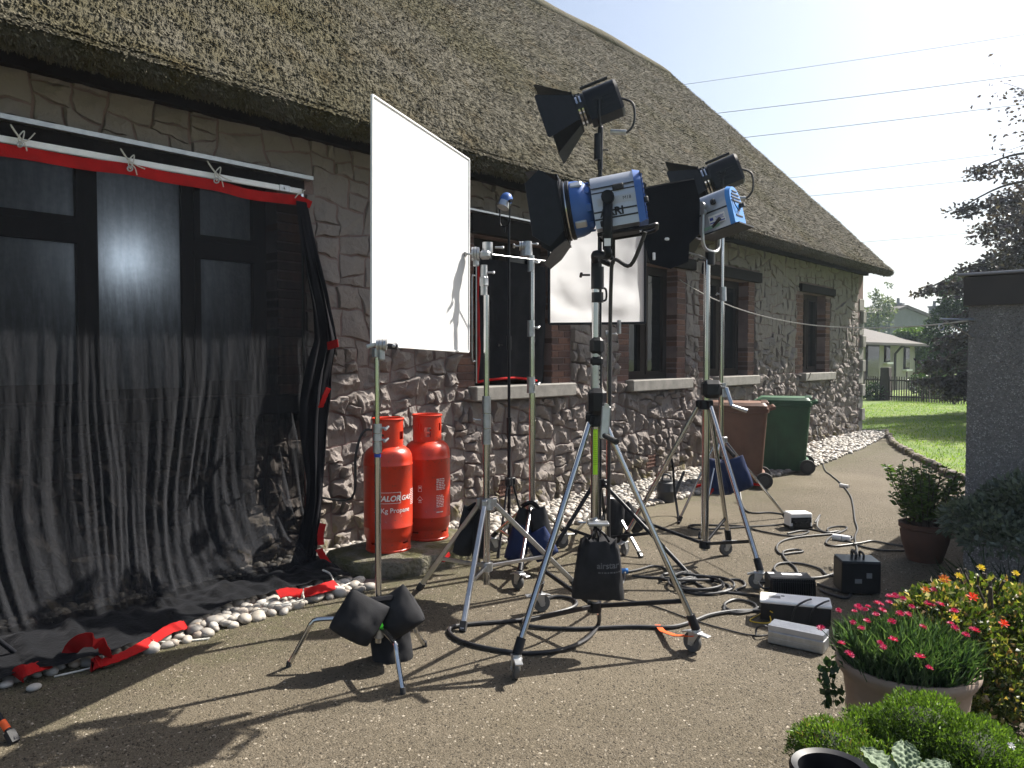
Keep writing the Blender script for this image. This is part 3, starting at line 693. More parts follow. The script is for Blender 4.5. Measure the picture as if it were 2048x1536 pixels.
# lintels, sills, quoins, vents
for j, a, b, c, d in LINT:
    mb = MB(); mb.box(((a + b) / 2, W + .05, (c + d) / 2 - .01), (b - a, .24, d - c - .03), None, .008); mb.build('lintel', M['timber'], house)
    if j in (1,):
        mb = MB(); mb.box(((a + b) / 2, W - .02, d + .005), (b - a + .1, .1, .018)); mb.build('steel_flange', M['steel'], house)
mb = MB(); mb.box((1.2, W - .03, 3.05), (4.78, .09, .03)); mb.build('steel_flange', M['zinc'], house)
mb = MB(); mb.box((1.1, W + .1, 2.99), (4.86, .27, .075)); mb.build('lintel', M['timber'], house)
for j, a, b in [(0, -1.2, 3.5)] + SILL:
    mb = MB(); mb.box(((a + b) / 2, W + .02, 1.255), (b - a, .3, .145), None, .012); mb.build('sill', M['concrete'] if j else M['timber'], house)
z = 0.0; q = 0
while z < 2.75:
    hq = .26; wq = (.3, .2)[q % 2]
    mb = MB(); mb.box((X1 + .035 - wq / 2, W + .1, z + hq / 2), (wq, .34 if q % 2 else .24, hq - .012), None, .012); mb.build('quoin', M['concrete'], house); z += hq; q += 1
for v in VENT:
    mb = MB(); mb.box((v.x, W + .02, v.z), (.23, .06, .15), None, .004)
    for k in range(3):
        for e in range(-2, 3): mb.box((v.x + e * .042, W - .012, v.z - .045 + k * .045), (.03, .012, .022))
    for k in range(4): mb.box((v.x, W - .016, v.z - .067 + k * .045), (.23, .016, .014))
    mb.build('air_brick', M['brick'], house, tint=.75)
# windows
def window(x0, x1, z0, z1, y, verts=(), horiz=(), glass='glass', fw=.065):
    fm = MB()
    fm.box(((x0 + x1) / 2, y, z0 + fw / 2), (x1 - x0, .08, fw)); fm.box(((x0 + x1) / 2, y, z1 - fw / 2), (x1 - x0, .08, fw))
    xs = [x0] + list(verts) + [x1]
    fm.box((x0 + fw / 2, y, (z0 + z1) / 2), (fw, .078, z1 - z0 - 2 * fw)); fm.box((x1 - fw / 2, y, (z0 + z1) / 2), (fw, .078, z1 - z0 - 2 * fw))
    for v in verts: fm.box((v, y, (z0 + z1) / 2), (fw * 1.3, .078, z1 - z0 - 2 * fw))
    panes = []
    for a, b in zip(xs[:-1], xs[1:]):
        la = a + (fw if a == x0 else fw * .65); lb = b - (fw if b == x1 else fw * .65)
        hs = [h for (i, h) in horiz if i == xs.index(a)]
        zs = [z0 + fw] + hs + [z1 - fw]
        for h in hs: fm.box(((la + lb) / 2, y, h), (lb - la, .076, fw * 1.3))
        for c, d in zip(zs[:-1], zs[1:]):
            ca = c + (fw * .65 if c in hs else 0); da = d - (fw * .65 if d in hs else 0)
            if hs or glass == 'glass':                        # an opening casement inside the frame
                s_ = .045
                for bx in (((la + lb) / 2, ca + s_ / 2, lb - la - .01, s_), ((la + lb) / 2, da - s_ / 2, lb - la - .01, s_)): fm.box((bx[0], y - .022, bx[1]), (bx[2], .06, bx[3]))
                for bx in ((la + s_ / 2 + .005, (ca + da) / 2, s_, da - ca - 2 * s_), (lb - s_ / 2 - .005, (ca + da) / 2, s_, da - ca - 2 * s_)): fm.box((bx[0], y - .021, bx[1]), (bx[2], .058, bx[3]))
                panes.append((la + s_, lb - s_, ca + s_, da - s_))
            else: panes.append((la, lb, ca, da))
    wo = fm.build('window', M['frame'], house, ang=0)
    for a, b, c, d in panes:
        pb = MB(); pb.box(((a + b) / 2, y + .004, (c + d) / 2), (b - a, .012, d - c)); pb.build('pane', M[glass], wo, ang=0)
    return wo
yw = W + .2
xa, xb, xc = wx(180, 600, yw), wx(372, 600, yw), wx(505, 600, yw)
window(-.9, 3.3, 1.33, 2.99, yw, (xa, xb, xc + .02) if xc + .1 < 3.2 else (xa, xb), ((0, WY(165, 463, yw).z), (2, WY(430, 498, yw).z)), 'frosted')
for o in ops[1:]: window(o[0], o[1], o[2], o[3], yw, ((o[0] + o[1]) / 2,), ())
gp0 = WY(232, 525, W + .42); lp = thing('added_lamp', 'guessed lamp added behind the frosted glass to make its soft bright patch', 'lamp', (gp0.x, gp0.y, 0))
lm_, t_, P_, N_, L_ = new_mat('lit globe'); P_.inputs['Emission Color'].default_value = (.9, .95, 1, 1); P_.inputs['Emission Strength'].default_value = 60; P_.inputs['Base Color'].default_value = (.8, .8, .8, 1)
mb = MB(); mb.ball(gp0, .07, 16, 10); mb.build('globe', lm_, lp, ang=180)  # glowing globe added as a guessed source for the pane's bright patch
mb = MB(); mb.cyl((gp0.x, gp0.y, .02), (gp0.x, gp0.y, gp0.z - .07), .012, .012, 10); mb.cyl((gp0.x, gp0.y, .0), (gp0.x, gp0.y, .03), .14, .13, 20); mb.build('stem', M['blackmet'], lp)
# soffit and wall plate
mb = MB(); mb.box(((X0 + 17.5) / 2, 5.24, 3.46), (17.5 - X0, .4, .03)); mb.box(((X0 + 17.46) / 2, W - .05, 3.405), (17.46 - X0, .08, .09)); mb.build('soffit', M['timber'], house, ang=0)

# thatch: one thick skin with a rounded eave
EY, EZ, RY, RZ = 4.80, 3.405, 8.9, 7.93
XE, XR = 17.42, 15.27
prof = [(5.3, 3.44), (5.1, 3.40), (4.97, 3.345), (4.88, 3.32), (4.82, 3.345)]
def slope(u, v):                                  # point on the front slope
    xr = XE + (XR - XE) * v; x = -3.2 + (xr + 3.2) * u
    b = .02 * math.sin(math.pi * min(1, v)) if v < 1 else 0
    nz_ = noise.noise(Vector((x * .9, v * 5, 1.7))) * .022 + noise.noise(Vector((x * 3.5, v * 22, 5.1))) * .009
    e = min(1, v * 10)
    return Vector((x, EY + (RY - EY) * v - b * .73 * .4 - nz_ * .7 * e, EZ + (RZ - EZ) * v + b * .68 * .4 + nz_ * .7 * e))
nu, nv = 330, 110
tm = MB(); vs = []
for (py_, pz_) in prof:
    for i in range(nu + 1):
        u = i / nu; x = -3.2 + (XE + 3.2) * u; q = noise.noise(Vector((x * 5, py_ * 9, 2))) * .02
        vs.append((x, py_ + q, pz_ + q * .5))
for j in range(nv + 1):
    for i in range(nu + 1): vs.append(slope(i / nu, j / nv))
k = len(prof) + nv
fs = [(j * (nu + 1) + i, j * (nu + 1) + i + 1, (j + 1) * (nu + 1) + i + 1, (j + 1) * (nu + 1) + i) for j in range(k) for i in range(nu)]
tm.add(vs, fs)
roof = tm.build('roof', M['thatch'], house, ang=60)
bm_ = MB()                                         # back slope and hip end
bm_.add([(-3.2, RY, RZ), (XR, RY, RZ), (XE, 2 * RY - EY, EZ), (-3.2, 2 * RY - EY, EZ), (XE, EY, EZ)], [(0, 1, 2, 3), (1, 4, 2)]); bm_.build('roof_back', M['thatch'], house, ang=0)
# ridge roll
rp = [(x, RY + .02, RZ - .05 + .02 * math.sin(x * 2.1)) for x in np.linspace(-3.2, XR, 50)]
mb = MB(); mb.tube(rp, [.13] * 47 + [.12, .1, .06], 12); mb.build('ridge', M['thatch'], house, ang=60)
# straw ends standing out of the skin
n = 250000
v_ = nr.random(n) ** 1.15; v_[:24000] = nr.random(24000) * .02
u_ = nr.random(n) ** .85
xr_ = XE + (XR - XE) * v_; x_ = -3.2 + (xr_ + 3.2) * u_
ok = (x_ > .3); u_, v_, x_ = u_[ok], v_[ok], x_[ok]; n = len(u_)
# bilinear sample of the skin so the straw sits on it
tmv = np.array(vs[len(prof) * (nu + 1):], dtype=float).reshape(nv + 1, nu + 1, 3)
fi = np.clip(u_ * nu, 0, nu - 1e-6); fj = np.clip(v_ * nv, 0, nv - 1e-6); ii = fi.astype(int); jj = fj.astype(int); a = (fi - ii)[:, None]; b = (fj - jj)[:, None]
B = (tmv[jj, ii] * (1 - a) + tmv[jj, ii + 1] * a) * (1 - b) + (tmv[jj + 1, ii] * (1 - a) + tmv[jj + 1, ii + 1] * a) * b
down = np.array([0, -(RY - EY), -(RZ - EZ)]); down /= np.linalg.norm(down); nout = np.array([0, -down[2], down[1]]) * -1
if nout[2] < 0: nout = -nout
Dr = down + nout * (.02 + .24 * nr.random((n, 1))) + nr.normal(0, .13, (n, 3)) * np.array([1, .3, .3])
Dr = unit(Dr); Ln = (.03 + .034 * nr.random(n)); Ln[nr.random(n) < .012] *= 2
wd = .005 + .005 * nr.random(n); S = unit(np.cross(Dr, nout + nr.normal(0, .3, (n, 3))))
B0 = B - Dr * (Ln * .45)[:, None]; T = B0 + Dr * Ln[:, None] + nout * .012
crs = (v_ * 6.05 / .085 + .12 * np.sin(x_ * 4)) % 1.0; B0 = B0 + nout * (.002 + .011 * (1 - crs))[:, None]      # low steps where one course laps the next
T = T + nout * (.011 * (1 - crs))[:, None]
V_ = np.stack([B0 - S * wd[:, None] * .5, B0 + S * wd[:, None] * .5, T + S * wd[:, None] * .5, T - S * wd[:, None] * .5], 1).reshape(-1, 3)
F_ = np.arange(n)[:, None] * 4 + np.arange(4)[None]
tt = np.clip(nr.beta(3.6, 3.8, n), 0, .96); tt[nr.random(n) < .006] = 1
npmesh('straw', V_, F_, M['straw'], house, np.repeat(tt, 4), False, 'stuff')

# cut reed ends round the lip of the eave
n = 22000; x_ = .3 + (XE - .3) * nr.random(n) ** 1.3; k_ = nr.random(n)
yy = np.interp(k_, [0, .45, .75, 1], [EY + .0, 4.82, 4.88, 5.0]); zz_ = np.interp(k_, [0, .45, .75, 1], [EZ, 3.345, 3.318, 3.345])
B = np.stack([x_, yy + .012, zz_ + .012], 1); Dr = unit(np.stack([nr.normal(0, .22, n), -.72 + .5 * k_ + nr.normal(0, .15, n), -.55 - .25 * k_ + nr.normal(0, .15, n)], 1)); Ln = .022 + .03 * nr.random(n)
S = unit(np.cross(Dr, nr.normal(size=(n, 3)))); wd = .005 + .005 * nr.random(n); T = B + Dr * Ln[:, None]
V_ = np.stack([B - S * wd[:, None] * .5, B + S * wd[:, None] * .5, T + S * wd[:, None] * .5, T - S * wd[:, None] * .5], 1).reshape(-1, 3)
npmesh('reed_ends', V_, np.arange(n)[:, None] * 4 + np.arange(4)[None], M['straw'], house, np.repeat(np.clip(nr.beta(2.5, 3.5, n), 0, .9), 4), False, 'stuff')
# ================================================================ GARAGE, BINS, CYLINDERS
GC = D(1937, 640, 5.63); gx0, gy0 = GC.x, GC.y; GH = D(1937, 552, 5.63).z; FZ = D(1937, 612, 5.63).z
gar = thing('garage', 'flat roofed pebble dashed garage corner with a brown fascia', 'garage', (gx0, gy0, 0))
mb = MB(); mb.box((gx0 + 3, gy0 - 2, FZ / 2), (6, 4, FZ)); mb.build('wall', M['dashbase'], gar, ang=0)
mb = MB(); mb.box((gx0 + 3, gy0 - 2, (FZ + GH) / 2 - .005), (6.06, 4.06, GH - FZ - .01)); mb.build('fascia', M['fascia'], gar, ang=0)
mb = MB(); mb.box((gx0 + 3, gy0 - 2, GH + .008), (6.12, 4.14, .022), None, .006); mb.build('roof', M['leadgrey'], gar)
n = 17000; yy = gy0 - 1.0 * nr.random(n); zz = FZ * nr.random(n)
oc = np.array([(1, 0, 0), (-1, 0, 0), (0, 1, 0), (0, -1, 0), (0, 0, 1), (0, 0, -1)], float); of = np.array([(0, 2, 4), (2, 1, 4), (1, 3, 4), (3, 0, 4), (2, 0, 5), (1, 2, 5), (3, 1, 5), (0, 3, 5)])
s_ = .0035 + .004 * nr.random((n, 1, 1)); pts = oc[None] * s_ * (.6 + .8 * nr.random((n, 6, 1))) + np.stack([np.full(n, gx0 - .001), yy, zz], 1)[:, None]
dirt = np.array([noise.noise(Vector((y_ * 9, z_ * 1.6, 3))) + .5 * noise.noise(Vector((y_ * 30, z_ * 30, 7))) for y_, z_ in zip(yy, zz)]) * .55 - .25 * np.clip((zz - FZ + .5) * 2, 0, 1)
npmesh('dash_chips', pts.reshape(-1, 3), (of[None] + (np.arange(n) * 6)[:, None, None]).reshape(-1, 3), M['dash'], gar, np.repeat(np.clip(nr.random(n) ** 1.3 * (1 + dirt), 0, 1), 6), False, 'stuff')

def bin_(name, label, c, yaw, mat):
    # local frame: x across, y towards the wheels, seen from the side
    R = Matrix.Translation(c) @ Matrix.Rotation(yaw, 4, 'Z'); t = thing(name, label, 'wheelie bin', c, 'wheelie bins by the wall')
    m = MB(R)
    def ring(z, hx, y0, y1, r=.05):
        out = []
        for (sx, sy) in ((1, 1), (-1, 1), (-1, -1), (1, -1)):
            yb = y1 if sy > 0 else y0
            for a in range(4):
                an = math.atan2(sy, sx) - math.pi / 4 + a * math.pi / 6
                out.append((sx * (hx - r) + r * math.cos(an), yb - sy * r + r * math.sin(an), z))
        return out
    rs = [ring(.03, .2, -.27, .25), ring(.07, .215, -.29, .27), ring(.5, .245, -.325, .3), ring(.93, .275, -.35, .33), ring(.935, .295, -.375, .35), ring(.985, .295, -.375, .35), ring(.987, .26, -.34, .32)]
    vs = [p for r_ in rs for p in r_]; k = 16
    fs = [(i * k + j, i * k + (j + 1) % k, (i + 1) * k + (j + 1) % k, (i + 1) * k + j) for i in range(len(rs) - 1) for j in range(k)] + [tuple(range(k - 1, -1, -1))]
    m.add(vs, fs)
    for sx in (-1, 1):
        m.box((sx * .245, .05, .45), (.02, .02, .78)); m.box((sx * .245, -.12, .45), (.018, .02, .78))
    m.box((0, .25, .12), (.46, .14, .12), None, .02)
    m.build('body', mat, t)
    l = MB(R); lr = [ring(.988, .31, -.39, .33), ring(1.02, .31, -.39, .33), ring(1.055, .28, -.34, .3), ring(1.06, .18, -.22, .2)]
    vs = [p for r_ in lr for p in r_]; l.add(vs, [(i * k + j, i * k + (j + 1) % k, (i + 1) * k + (j + 1) % k, (i + 1) * k + j) for i in range(3) for j in range(k)] + [tuple(range(k - 1, -1, -1)), tuple(range(3 * k, 4 * k))])
    l.box((0, -.405, 1.0), (.2, .05, .025), None, .01)
    for sx in (-1, 1): l.box((sx * .17, .3, 1.045), (.09, .1, .05), None, .015)
    lid = l.build('lid', mat, t)
    h = MB(R); h.tube([(-.27, .41, 1.0), (.27, .41, 1.0)], .018, 10)
    for sx in (-1, 0, 1): h.bar((sx * .2, .34, .97), (sx * .2, .42, 1.0), .04, .04)
    h.build('handle', mat, t)
    for sx in (-1, 1):
        wv = MB(R); wv.tube([(sx * .25, .3, .1), (sx * .3, .3, .1)], .1, 20); wh = wv.build('wheel', M['rubber'], t)
        hb = MB(R); hb.tube([(sx * .301, .3, .1), (sx * .308, .3, .1)], .06, 14); hb.build('hub', M['greycan'], wh)
    return t
yawb = math.atan2(RT.y, RT.x) - math.pi / 2 - rad(20)
bin_('wheelie_bin', 'green wheelie bin nearest to the corner of the stone house', D(1570, 900, 10.95).xy.to_3d(), yawb, M['greenbin'])
bin_('wheelie_bin', 'brown wheelie bin behind the blue sandbag', D(1478, 900, 9.75).xy.to_3d(), yawb + rad(4), M['brownbin'])
b_ = D(1470, 985, 9.0)

# mossy slab and the two gas cylinders
mb = MB(); nn = len(SLAB); ring0 = []; 
def slabring(z, sc):
    out = []
    cxs = sum(p[0] for p in SLAB) / nn; cys = sum(p[1] for p in SLAB) / nn
    for k in range(nn):
        a, b = SLAB[k], SLAB[(k + 1) % nn]
        for q in range(5):
            x = a[0] + (b[0] - a[0]) * q / 5; y = a[1] + (b[1] - a[1]) * q / 5; e = noise.noise(Vector((x * 5, y * 5, z * 7))) * .03
            out.append((cxs + (x - cxs) * sc + e, cys + (y - cys) * sc + e, z + noise.noise(Vector((x * 4, y * 4, 8))) * .012))
    return out
rs = [slabring(-.02, 1.0), slabring(.03, 1.02), slabring(.085, 1.0), slabring(.115, .96), slabring(.125, .8), slabring(.125, .3)]; k = len(rs[0])
mb.add([p for r_ in rs for p in r_], [(i * k + j, i * k + (j + 1) % k, (i + 1) * k + (j + 1) % k, (i + 1) * k + j) for i in range(5) for j in range(k)] + [tuple(range(5 * k, 6 * k))])
tag(mb.build('stone_slab', M['mossy'], org=(4.05, 4.66, 0)), 'mossy low stone slab under the red gas cylinders', 'stone slab')

def wrap(vs, c, r, az, z):              # lay flat lettering (xz) round a cylinder, centred on azimuth az
    out = []
    for (x, y, zz) in vs:
        a = az + x / r; out.append((c.x + (r + .0012) * math.cos(a), c.y + (r + .0012) * math.sin(a), z + zz))
    return out
def dense(vs, fs, step=.02):            # split long letter faces so they bend round the cylinder
    bm = bmesh.new(); bv = [bm.verts.new(v) for v in vs]
    for f in fs:
        try: bm.faces.new([bv[i] for i in f])
        except ValueError: pass
    for _ in range(4):
        es = [e for e in bm.edges if abs(e.verts[0].co.x - e.verts[1].co.x) > step]
        if not es: break
        bmesh.ops.subdivide_edges(bm, edges=es, cuts=1); bmesh.ops.triangulate(bm, faces=bm.faces[:])
    bm.verts.index_update(); o = ([tuple(v.co) for v in bm.verts], [tuple(v.index for v in f.verts) for f in bm.faces]); bm.free(); return o
def rectv(x0, x1, z0, z1): return [(x0, 0, z0), (x1, 0, z0), (x1, 0, z1), (x0, 0, z1)], [(0, 1, 2, 3)]
def cylinder(label, c, yaw, kind):
    t = thing('gas_cylinder', label, 'gas cylinder', c, 'red gas cylinders'); z0 = c.z; r = .188
    az = lambda a: yaw + a
    b = MB(); b.lathe([(.165, .075), (.18, .1), (r, .14), (r, .185), (r + .003, .19), (r + .003, .196), (r, .2), (r, .66), (r + .003, .664), (r + .003, .672), (r, .676), (r, .71), (.182, .745), (.165, .775), (.135, .8), (.09, .815), (.03, .82)], 40, c); b.build('body', M['gasred'], t, ang=50)
    f = MB(); n = 48                                   # foot ring with slots
    for i in range(n):
        a0, a1 = 2 * math.pi * i / n, 2 * math.pi * (i + 1) / n; zt = .062 if i % 12 in (0, 1, 2) else .1
        for rr, flip in ((.172, 0), (.16, 1)):
            v = [(c.x + rr * math.cos(a), c.y + rr * math.sin(a), z0 + z) for a, z in ((a0, .002), (a1, .002), (a1, zt), (a0, zt))]; f.add(v, [(0, 1, 2, 3)][::1] if not flip else [(3, 2, 1, 0)])
        v = [(c.x + rr * math.cos(a), c.y + rr * math.sin(a), z0 + zt) for rr, a in ((.16, a0), (.172, a0), (.172, a1), (.16, a1))]; f.add(v, [(0, 1, 2, 3)])
    f.lathe([(.172, .0), (.176, .004), (.176, .016), (.172, .02)], 40, c, None, (False, False))
    f.build('foot_ring', M['gasred'], t, ang=40)
    s = MB(); n = 56; R0 = .118                          # collar with hand holes and an open side
    def hole(i, z):
        u = (i / n * 4) % 1
        if kind == 0: return .3 < u < .62 and .06 < z < .13
        return (.22 < u < .38 and .09 < z < .15) or (.55 < u < .8 and .045 < z < .12)
    nz = 14
    for i in range(n):
        a0, a1 = yaw + 2 * math.pi * i / n, yaw + 2 * math.pi * (i + 1) / n
        for j in range(nz):
            za, zb = .215 * j / nz, .215 * (j + 1) / nz
            if hole(i, (za + zb) / 2): continue
            for rr in (R0, R0 - .005):
                s.add([(c.x + rr * math.cos(a), c.y + rr * math.sin(a), z0 + .8 + z) for a, z in ((a0, za), (a1, za), (a1, zb), (a0, zb))], [(0, 1, 2, 3)])
    s.tube([(c.x + R0 * math.cos(a), c.y + R0 * math.sin(a), z0 + 1.017) for a in np.linspace(0, 2 * math.pi, 41)], .009, 8, False)
    s.build('collar', M['gasred'], t, ang=40)
    v = MB(); v.cyl(c + Vector((0, 0, .815)), c + Vector((0, 0, .9)), .022, .018, 12); v.cyl(c + Vector((0, 0, .9)), c + Vector((0, 0, .935)), .034, .03, 10); v.cyl(c + Vector((0, 0, .87)), c + Vector((.07 * math.cos(yaw), .07 * math.sin(yaw), .87)), .016, .016, 8); v.build('valve', M['zinc'], t)
    return t
c1 = D(777, 1097, 5.97); c1.z = .124; c2 = D(855, 1075, 6.36); c2.z = .124
toC1 = math.atan2(-c1.y, -c1.x); toC2 = math.atan2(-c2.y, -c2.x)
g1 = cylinder('scuffed red gas cylinder with white lettering, nearer to the camera', c1, toC1 + .3, 0)
g2 = cylinder('brighter red gas cylinder set back beside the other on the slab', c2, toC2 + .5, 1)
lt = MB()
for body, size, sh, x, z, of in (('CALOR', .058, .22, -.005, .405, .0016), ('GAS', .05, .22, .146, .408, .0012), ('34Kg Propane', .052, 0, .034, .315, .0004)):
    vs, fs = textmesh(body, size, sh, of); vs = [(a + x, b, c + z) for a, b, c in vs]; vs, fs = dense(vs, fs)
    lt.add(wrap(vs, c1, .188, toC1 + .02, c1.z), fs)
for (x0, x1, za, zb) in ((-.105, .095, .386, .389), (-.105, .095, .468, .471), (-.105, -.102, .389, .468), (.092, .095, .389, .468)):
    vs, fs = dense(*rectv(x0, x1, za, zb)); lt.add(wrap(vs, c1, .188, toC1 + .02, c1.z), fs)
for k in range(9):
    x = .2
    while x < .27:
        l = rng.uniform(.008, .02); vs, fs = rectv(x, x + l, .36 + k * .014, .366 + k * .014); lt.add(wrap(vs, c1, .188, toC1 + .02, c1.z), fs); x += l + .005
lt.build('lettering', M['print'], g1, ang=0)
lt = MB()
def lines(x0, x1, z0, cnt, dz, h, c, r, az):
    for k in range(cnt):
        x = x0
        while x < x1 - .01:
            l = min(rng.uniform(.01, .03), x1 - x); vs, fs = dense(*rectv(x, x + l, z0 + k * dz, z0 + k * dz + h)); lt.add(wrap(vs, c, r, az, c.z), fs); x += l + .006
lines(.075, .165, .42, 7, .014, .006, c2, .188, toC2); lines(.075, .15, .28, 8, .013, .005, c2, .188, toC2); lines(.075, .15, .235, 1, .01, .008, c2, .188, toC2)
for (x0, x1, za, zb) in ((-.075, -.045, .455, .458), (-.075, -.045, .41, .413), (-.075, -.072, .41, .458), (-.048, -.045, .41, .458), (-.068, -.052, .435, .448), (-.075, -.045, .32, .324), (-.072, -.048, .332, .345)):
    vs, fs = rectv(x0, x1, za, zb); lt.add(wrap(vs, c2, .188, toC2, c2.z), fs)
for sgn in (-1, 1):
    lt.add(wrap([(-.06, 0, .375), (-.06 + sgn * .024, 0, .345), (-.06 + sgn * .02, 0, .345), (-.06, 0, .369)], c2, .188, toC2, c2.z), [(0, 1, 2, 3)])
lt.build('lettering', M['print'], g2, ang=0)
hz_ = MB(); hz_.tube(smoothpath([c1 + Vector((0, .02, .87)), c1 + Vector((-.12, .12, .93)), c1 + Vector((-.2, .14, .75)), c1 + Vector((-.2, .2, .4)), Vector((3.55, 5.3, .5))]), .01, 8)
tag(hz_.build('gas_hose', M['cable'], org=c1), 'black rubber hose looping off the scuffed gas cylinder', 'hose')

# watering can
wc = flat(G(1332, 1003)); t = thing('watering_can', 'dark grey plastic watering can standing by the white pebbles', 'watering can', wc)
mb = MB(); mb.lathe([(.09, 0), (.1, .01), (.1, .11), (.104, .115), (.104, .125), (.1, .13), (.098, .19), (.09, .215), (.07, .225), (.065, .25)], 24, wc); mb.build('body', M['greycan'], t, ang=40)
mb = MB(); mb.tube(smoothpath([wc + RT * -.05 + Vector((0, 0, .225)), wc + RT * -.03 + Vector((0, 0, .3)), wc + RT * .04 + Vector((0, 0, .29)), wc + RT * .06 + Vector((0, 0, .22))]), .012, 8); mb.build('handle', M['greycan'], t)
mb = MB(); mb.tube(smoothpath([wc + RT * .09 + Vector((0, 0, .06)), wc + RT * .16 + FH * .05 + Vector((0, 0, .2)), wc + RT * .22 + FH * .08 + Vector((0, 0, .33))]), [.02] * 6 + [.017] * 6 + [.014], 8); mb.build('spout', M['greycan'], t)

# ================================================================ SCRIM ON THE BIG WINDOW
def edgeX(z): return np.interp(z, [0, .5, 1.0, 1.5, 1.75, 2.1, 2.5, 2.9], [3.36, 3.44, 3.5, 3.58, 3.64, 3.58, 3.5, 3.43])
TZ = 2.93; TY = 5.30
barL, barR = WY(0, 281, TY), WY(606, 384, TY)
fr = thing('curtain_rail', 'white metal bar holding the black scrim at the window top', 'rail', (barR.x, TY, 0))
mb = MB(); mb.bar(barL - Vector((1.5, 0, -.0)), barR, .022, .042, (0, 0, 1), .004); mb.build('top_bar', M['white'], fr)
mb = MB(); mb.bar(barR + Vector((-.011, .001, .02)), Vector((barR.x - .011, TY + .001, .02)), .024, .024, (0, 1, 0), .004); mb.build('upright', M['chrome'], fr)
mb = MB(); mb.box((barR.x - .17, TY - .013, barR.z), (.09, .006, .044)); mb.cyl((barR.x - .17, TY - .014, barR.z), (barR.x - .17, TY - .026, barR.z), .01, .01, 10); mb.build('bracket', M['zinc'], fr)
scr = thing('scrim_cloth', 'black see through scrim with red edging draped over the big window', 'scrim cloth', (2.0, TY, 0))
zt = lambda x: np.interp(x, [-1, 1.5, 2.0, 2.55, 2.9, 3.42], [2.9, 2.86, 2.855, 2.84, 2.85, 2.83])
def fold(x, s):
    a = max(0, s - .16) ** 1.2
    wv = x + .16 * math.sin(x * 2.3 + s * 2.5) * s + .04 * math.sin(s * 9 + x * 5)
    f = (.26 * math.sin(wv * 11) + .3 * math.sin(wv * 27 + 1.3 * math.sin(x * 3)) + .3 * math.sin(wv * 58 + 2 * math.sin(x * 5 + s * 2)) * (.5 + .5 * math.sin(x * 7 + s * 5)) + .2 * math.sin(wv * 103 + 3 * math.sin(x * 4 - s * 3)) * (.5 + .5 * math.sin(x * 9 - s * 4)))
    n_ = noise.noise(Vector((x * 3, s * 1.6, 4))) * .9 + noise.noise(Vector((x * 17, s * 4, 7))) * .35
    return (f * .06 + n_ * .05) * a + noise.noise(Vector((x * 40, s * 22, 2))) * .006 * a
def netp(u, v):
    x = -.9 + (edgeX(2.8 * (1 - min(1, v / .78))) + .9) * u
    fl_ = lambda s: TY + .005 - .12 * s - .3 * max(0, (s - .74) / .26) ** 2.2 - fold(x, s)
    if v < .78:                                    # hanging, swept outwards at the foot
        s = v / .78; e = max(0, (s - .8) / .2); z = zt(x) * (1 - s) * (1 - .25 * e) + .082 * s
        return (x + .05 * noise.noise(Vector((x * 2, s * 2, 9))) * s, fl_(s), z)
    q = (v - .78) / .22                            # trailing over the pebbles on the ground
    yo = np.interp(x, [-1, .9, 1.25, 1.6, 1.85, 2.1, 2.5, 2.9, 3.3], [4.2, 4.33, 4.29, 4.25, 4.31, 4.44, 4.56, 4.55, 4.5])
    y0 = fl_(1.0); y = y0 + (yo - y0) * q
    rp_ = .5 + .5 * math.sin(x * 21 + 2 * math.sin(x * 4) + q * 1.5); r2_ = .5 + .5 * math.sin(x * 47 + 3 * math.sin(x * 3) - q * 2)
    z = .082 + (.045 * rp_ * rp_ + .02 * r2_) * (1 - .6 * q) * min(1, q * 5) + .03 * noise.noise(Vector((x * 7, q * 4, 3))) * min(1, q * 5)
    return (x + .05 * q * math.sin(x * 3.1), y, max(.075 - .03 * max(0, q - .6) / .4, z * (1 - .3 * q)))
mb = MB(); mb.grid(netp, 640, 190); gz = mb.build('gauze', [M['net'], M['net2']], scr, ang=180); gz.data.polygons.foreach_set('material_index', [0 if (i // 640) < 146 else 1 for i in range(640 * 190)])
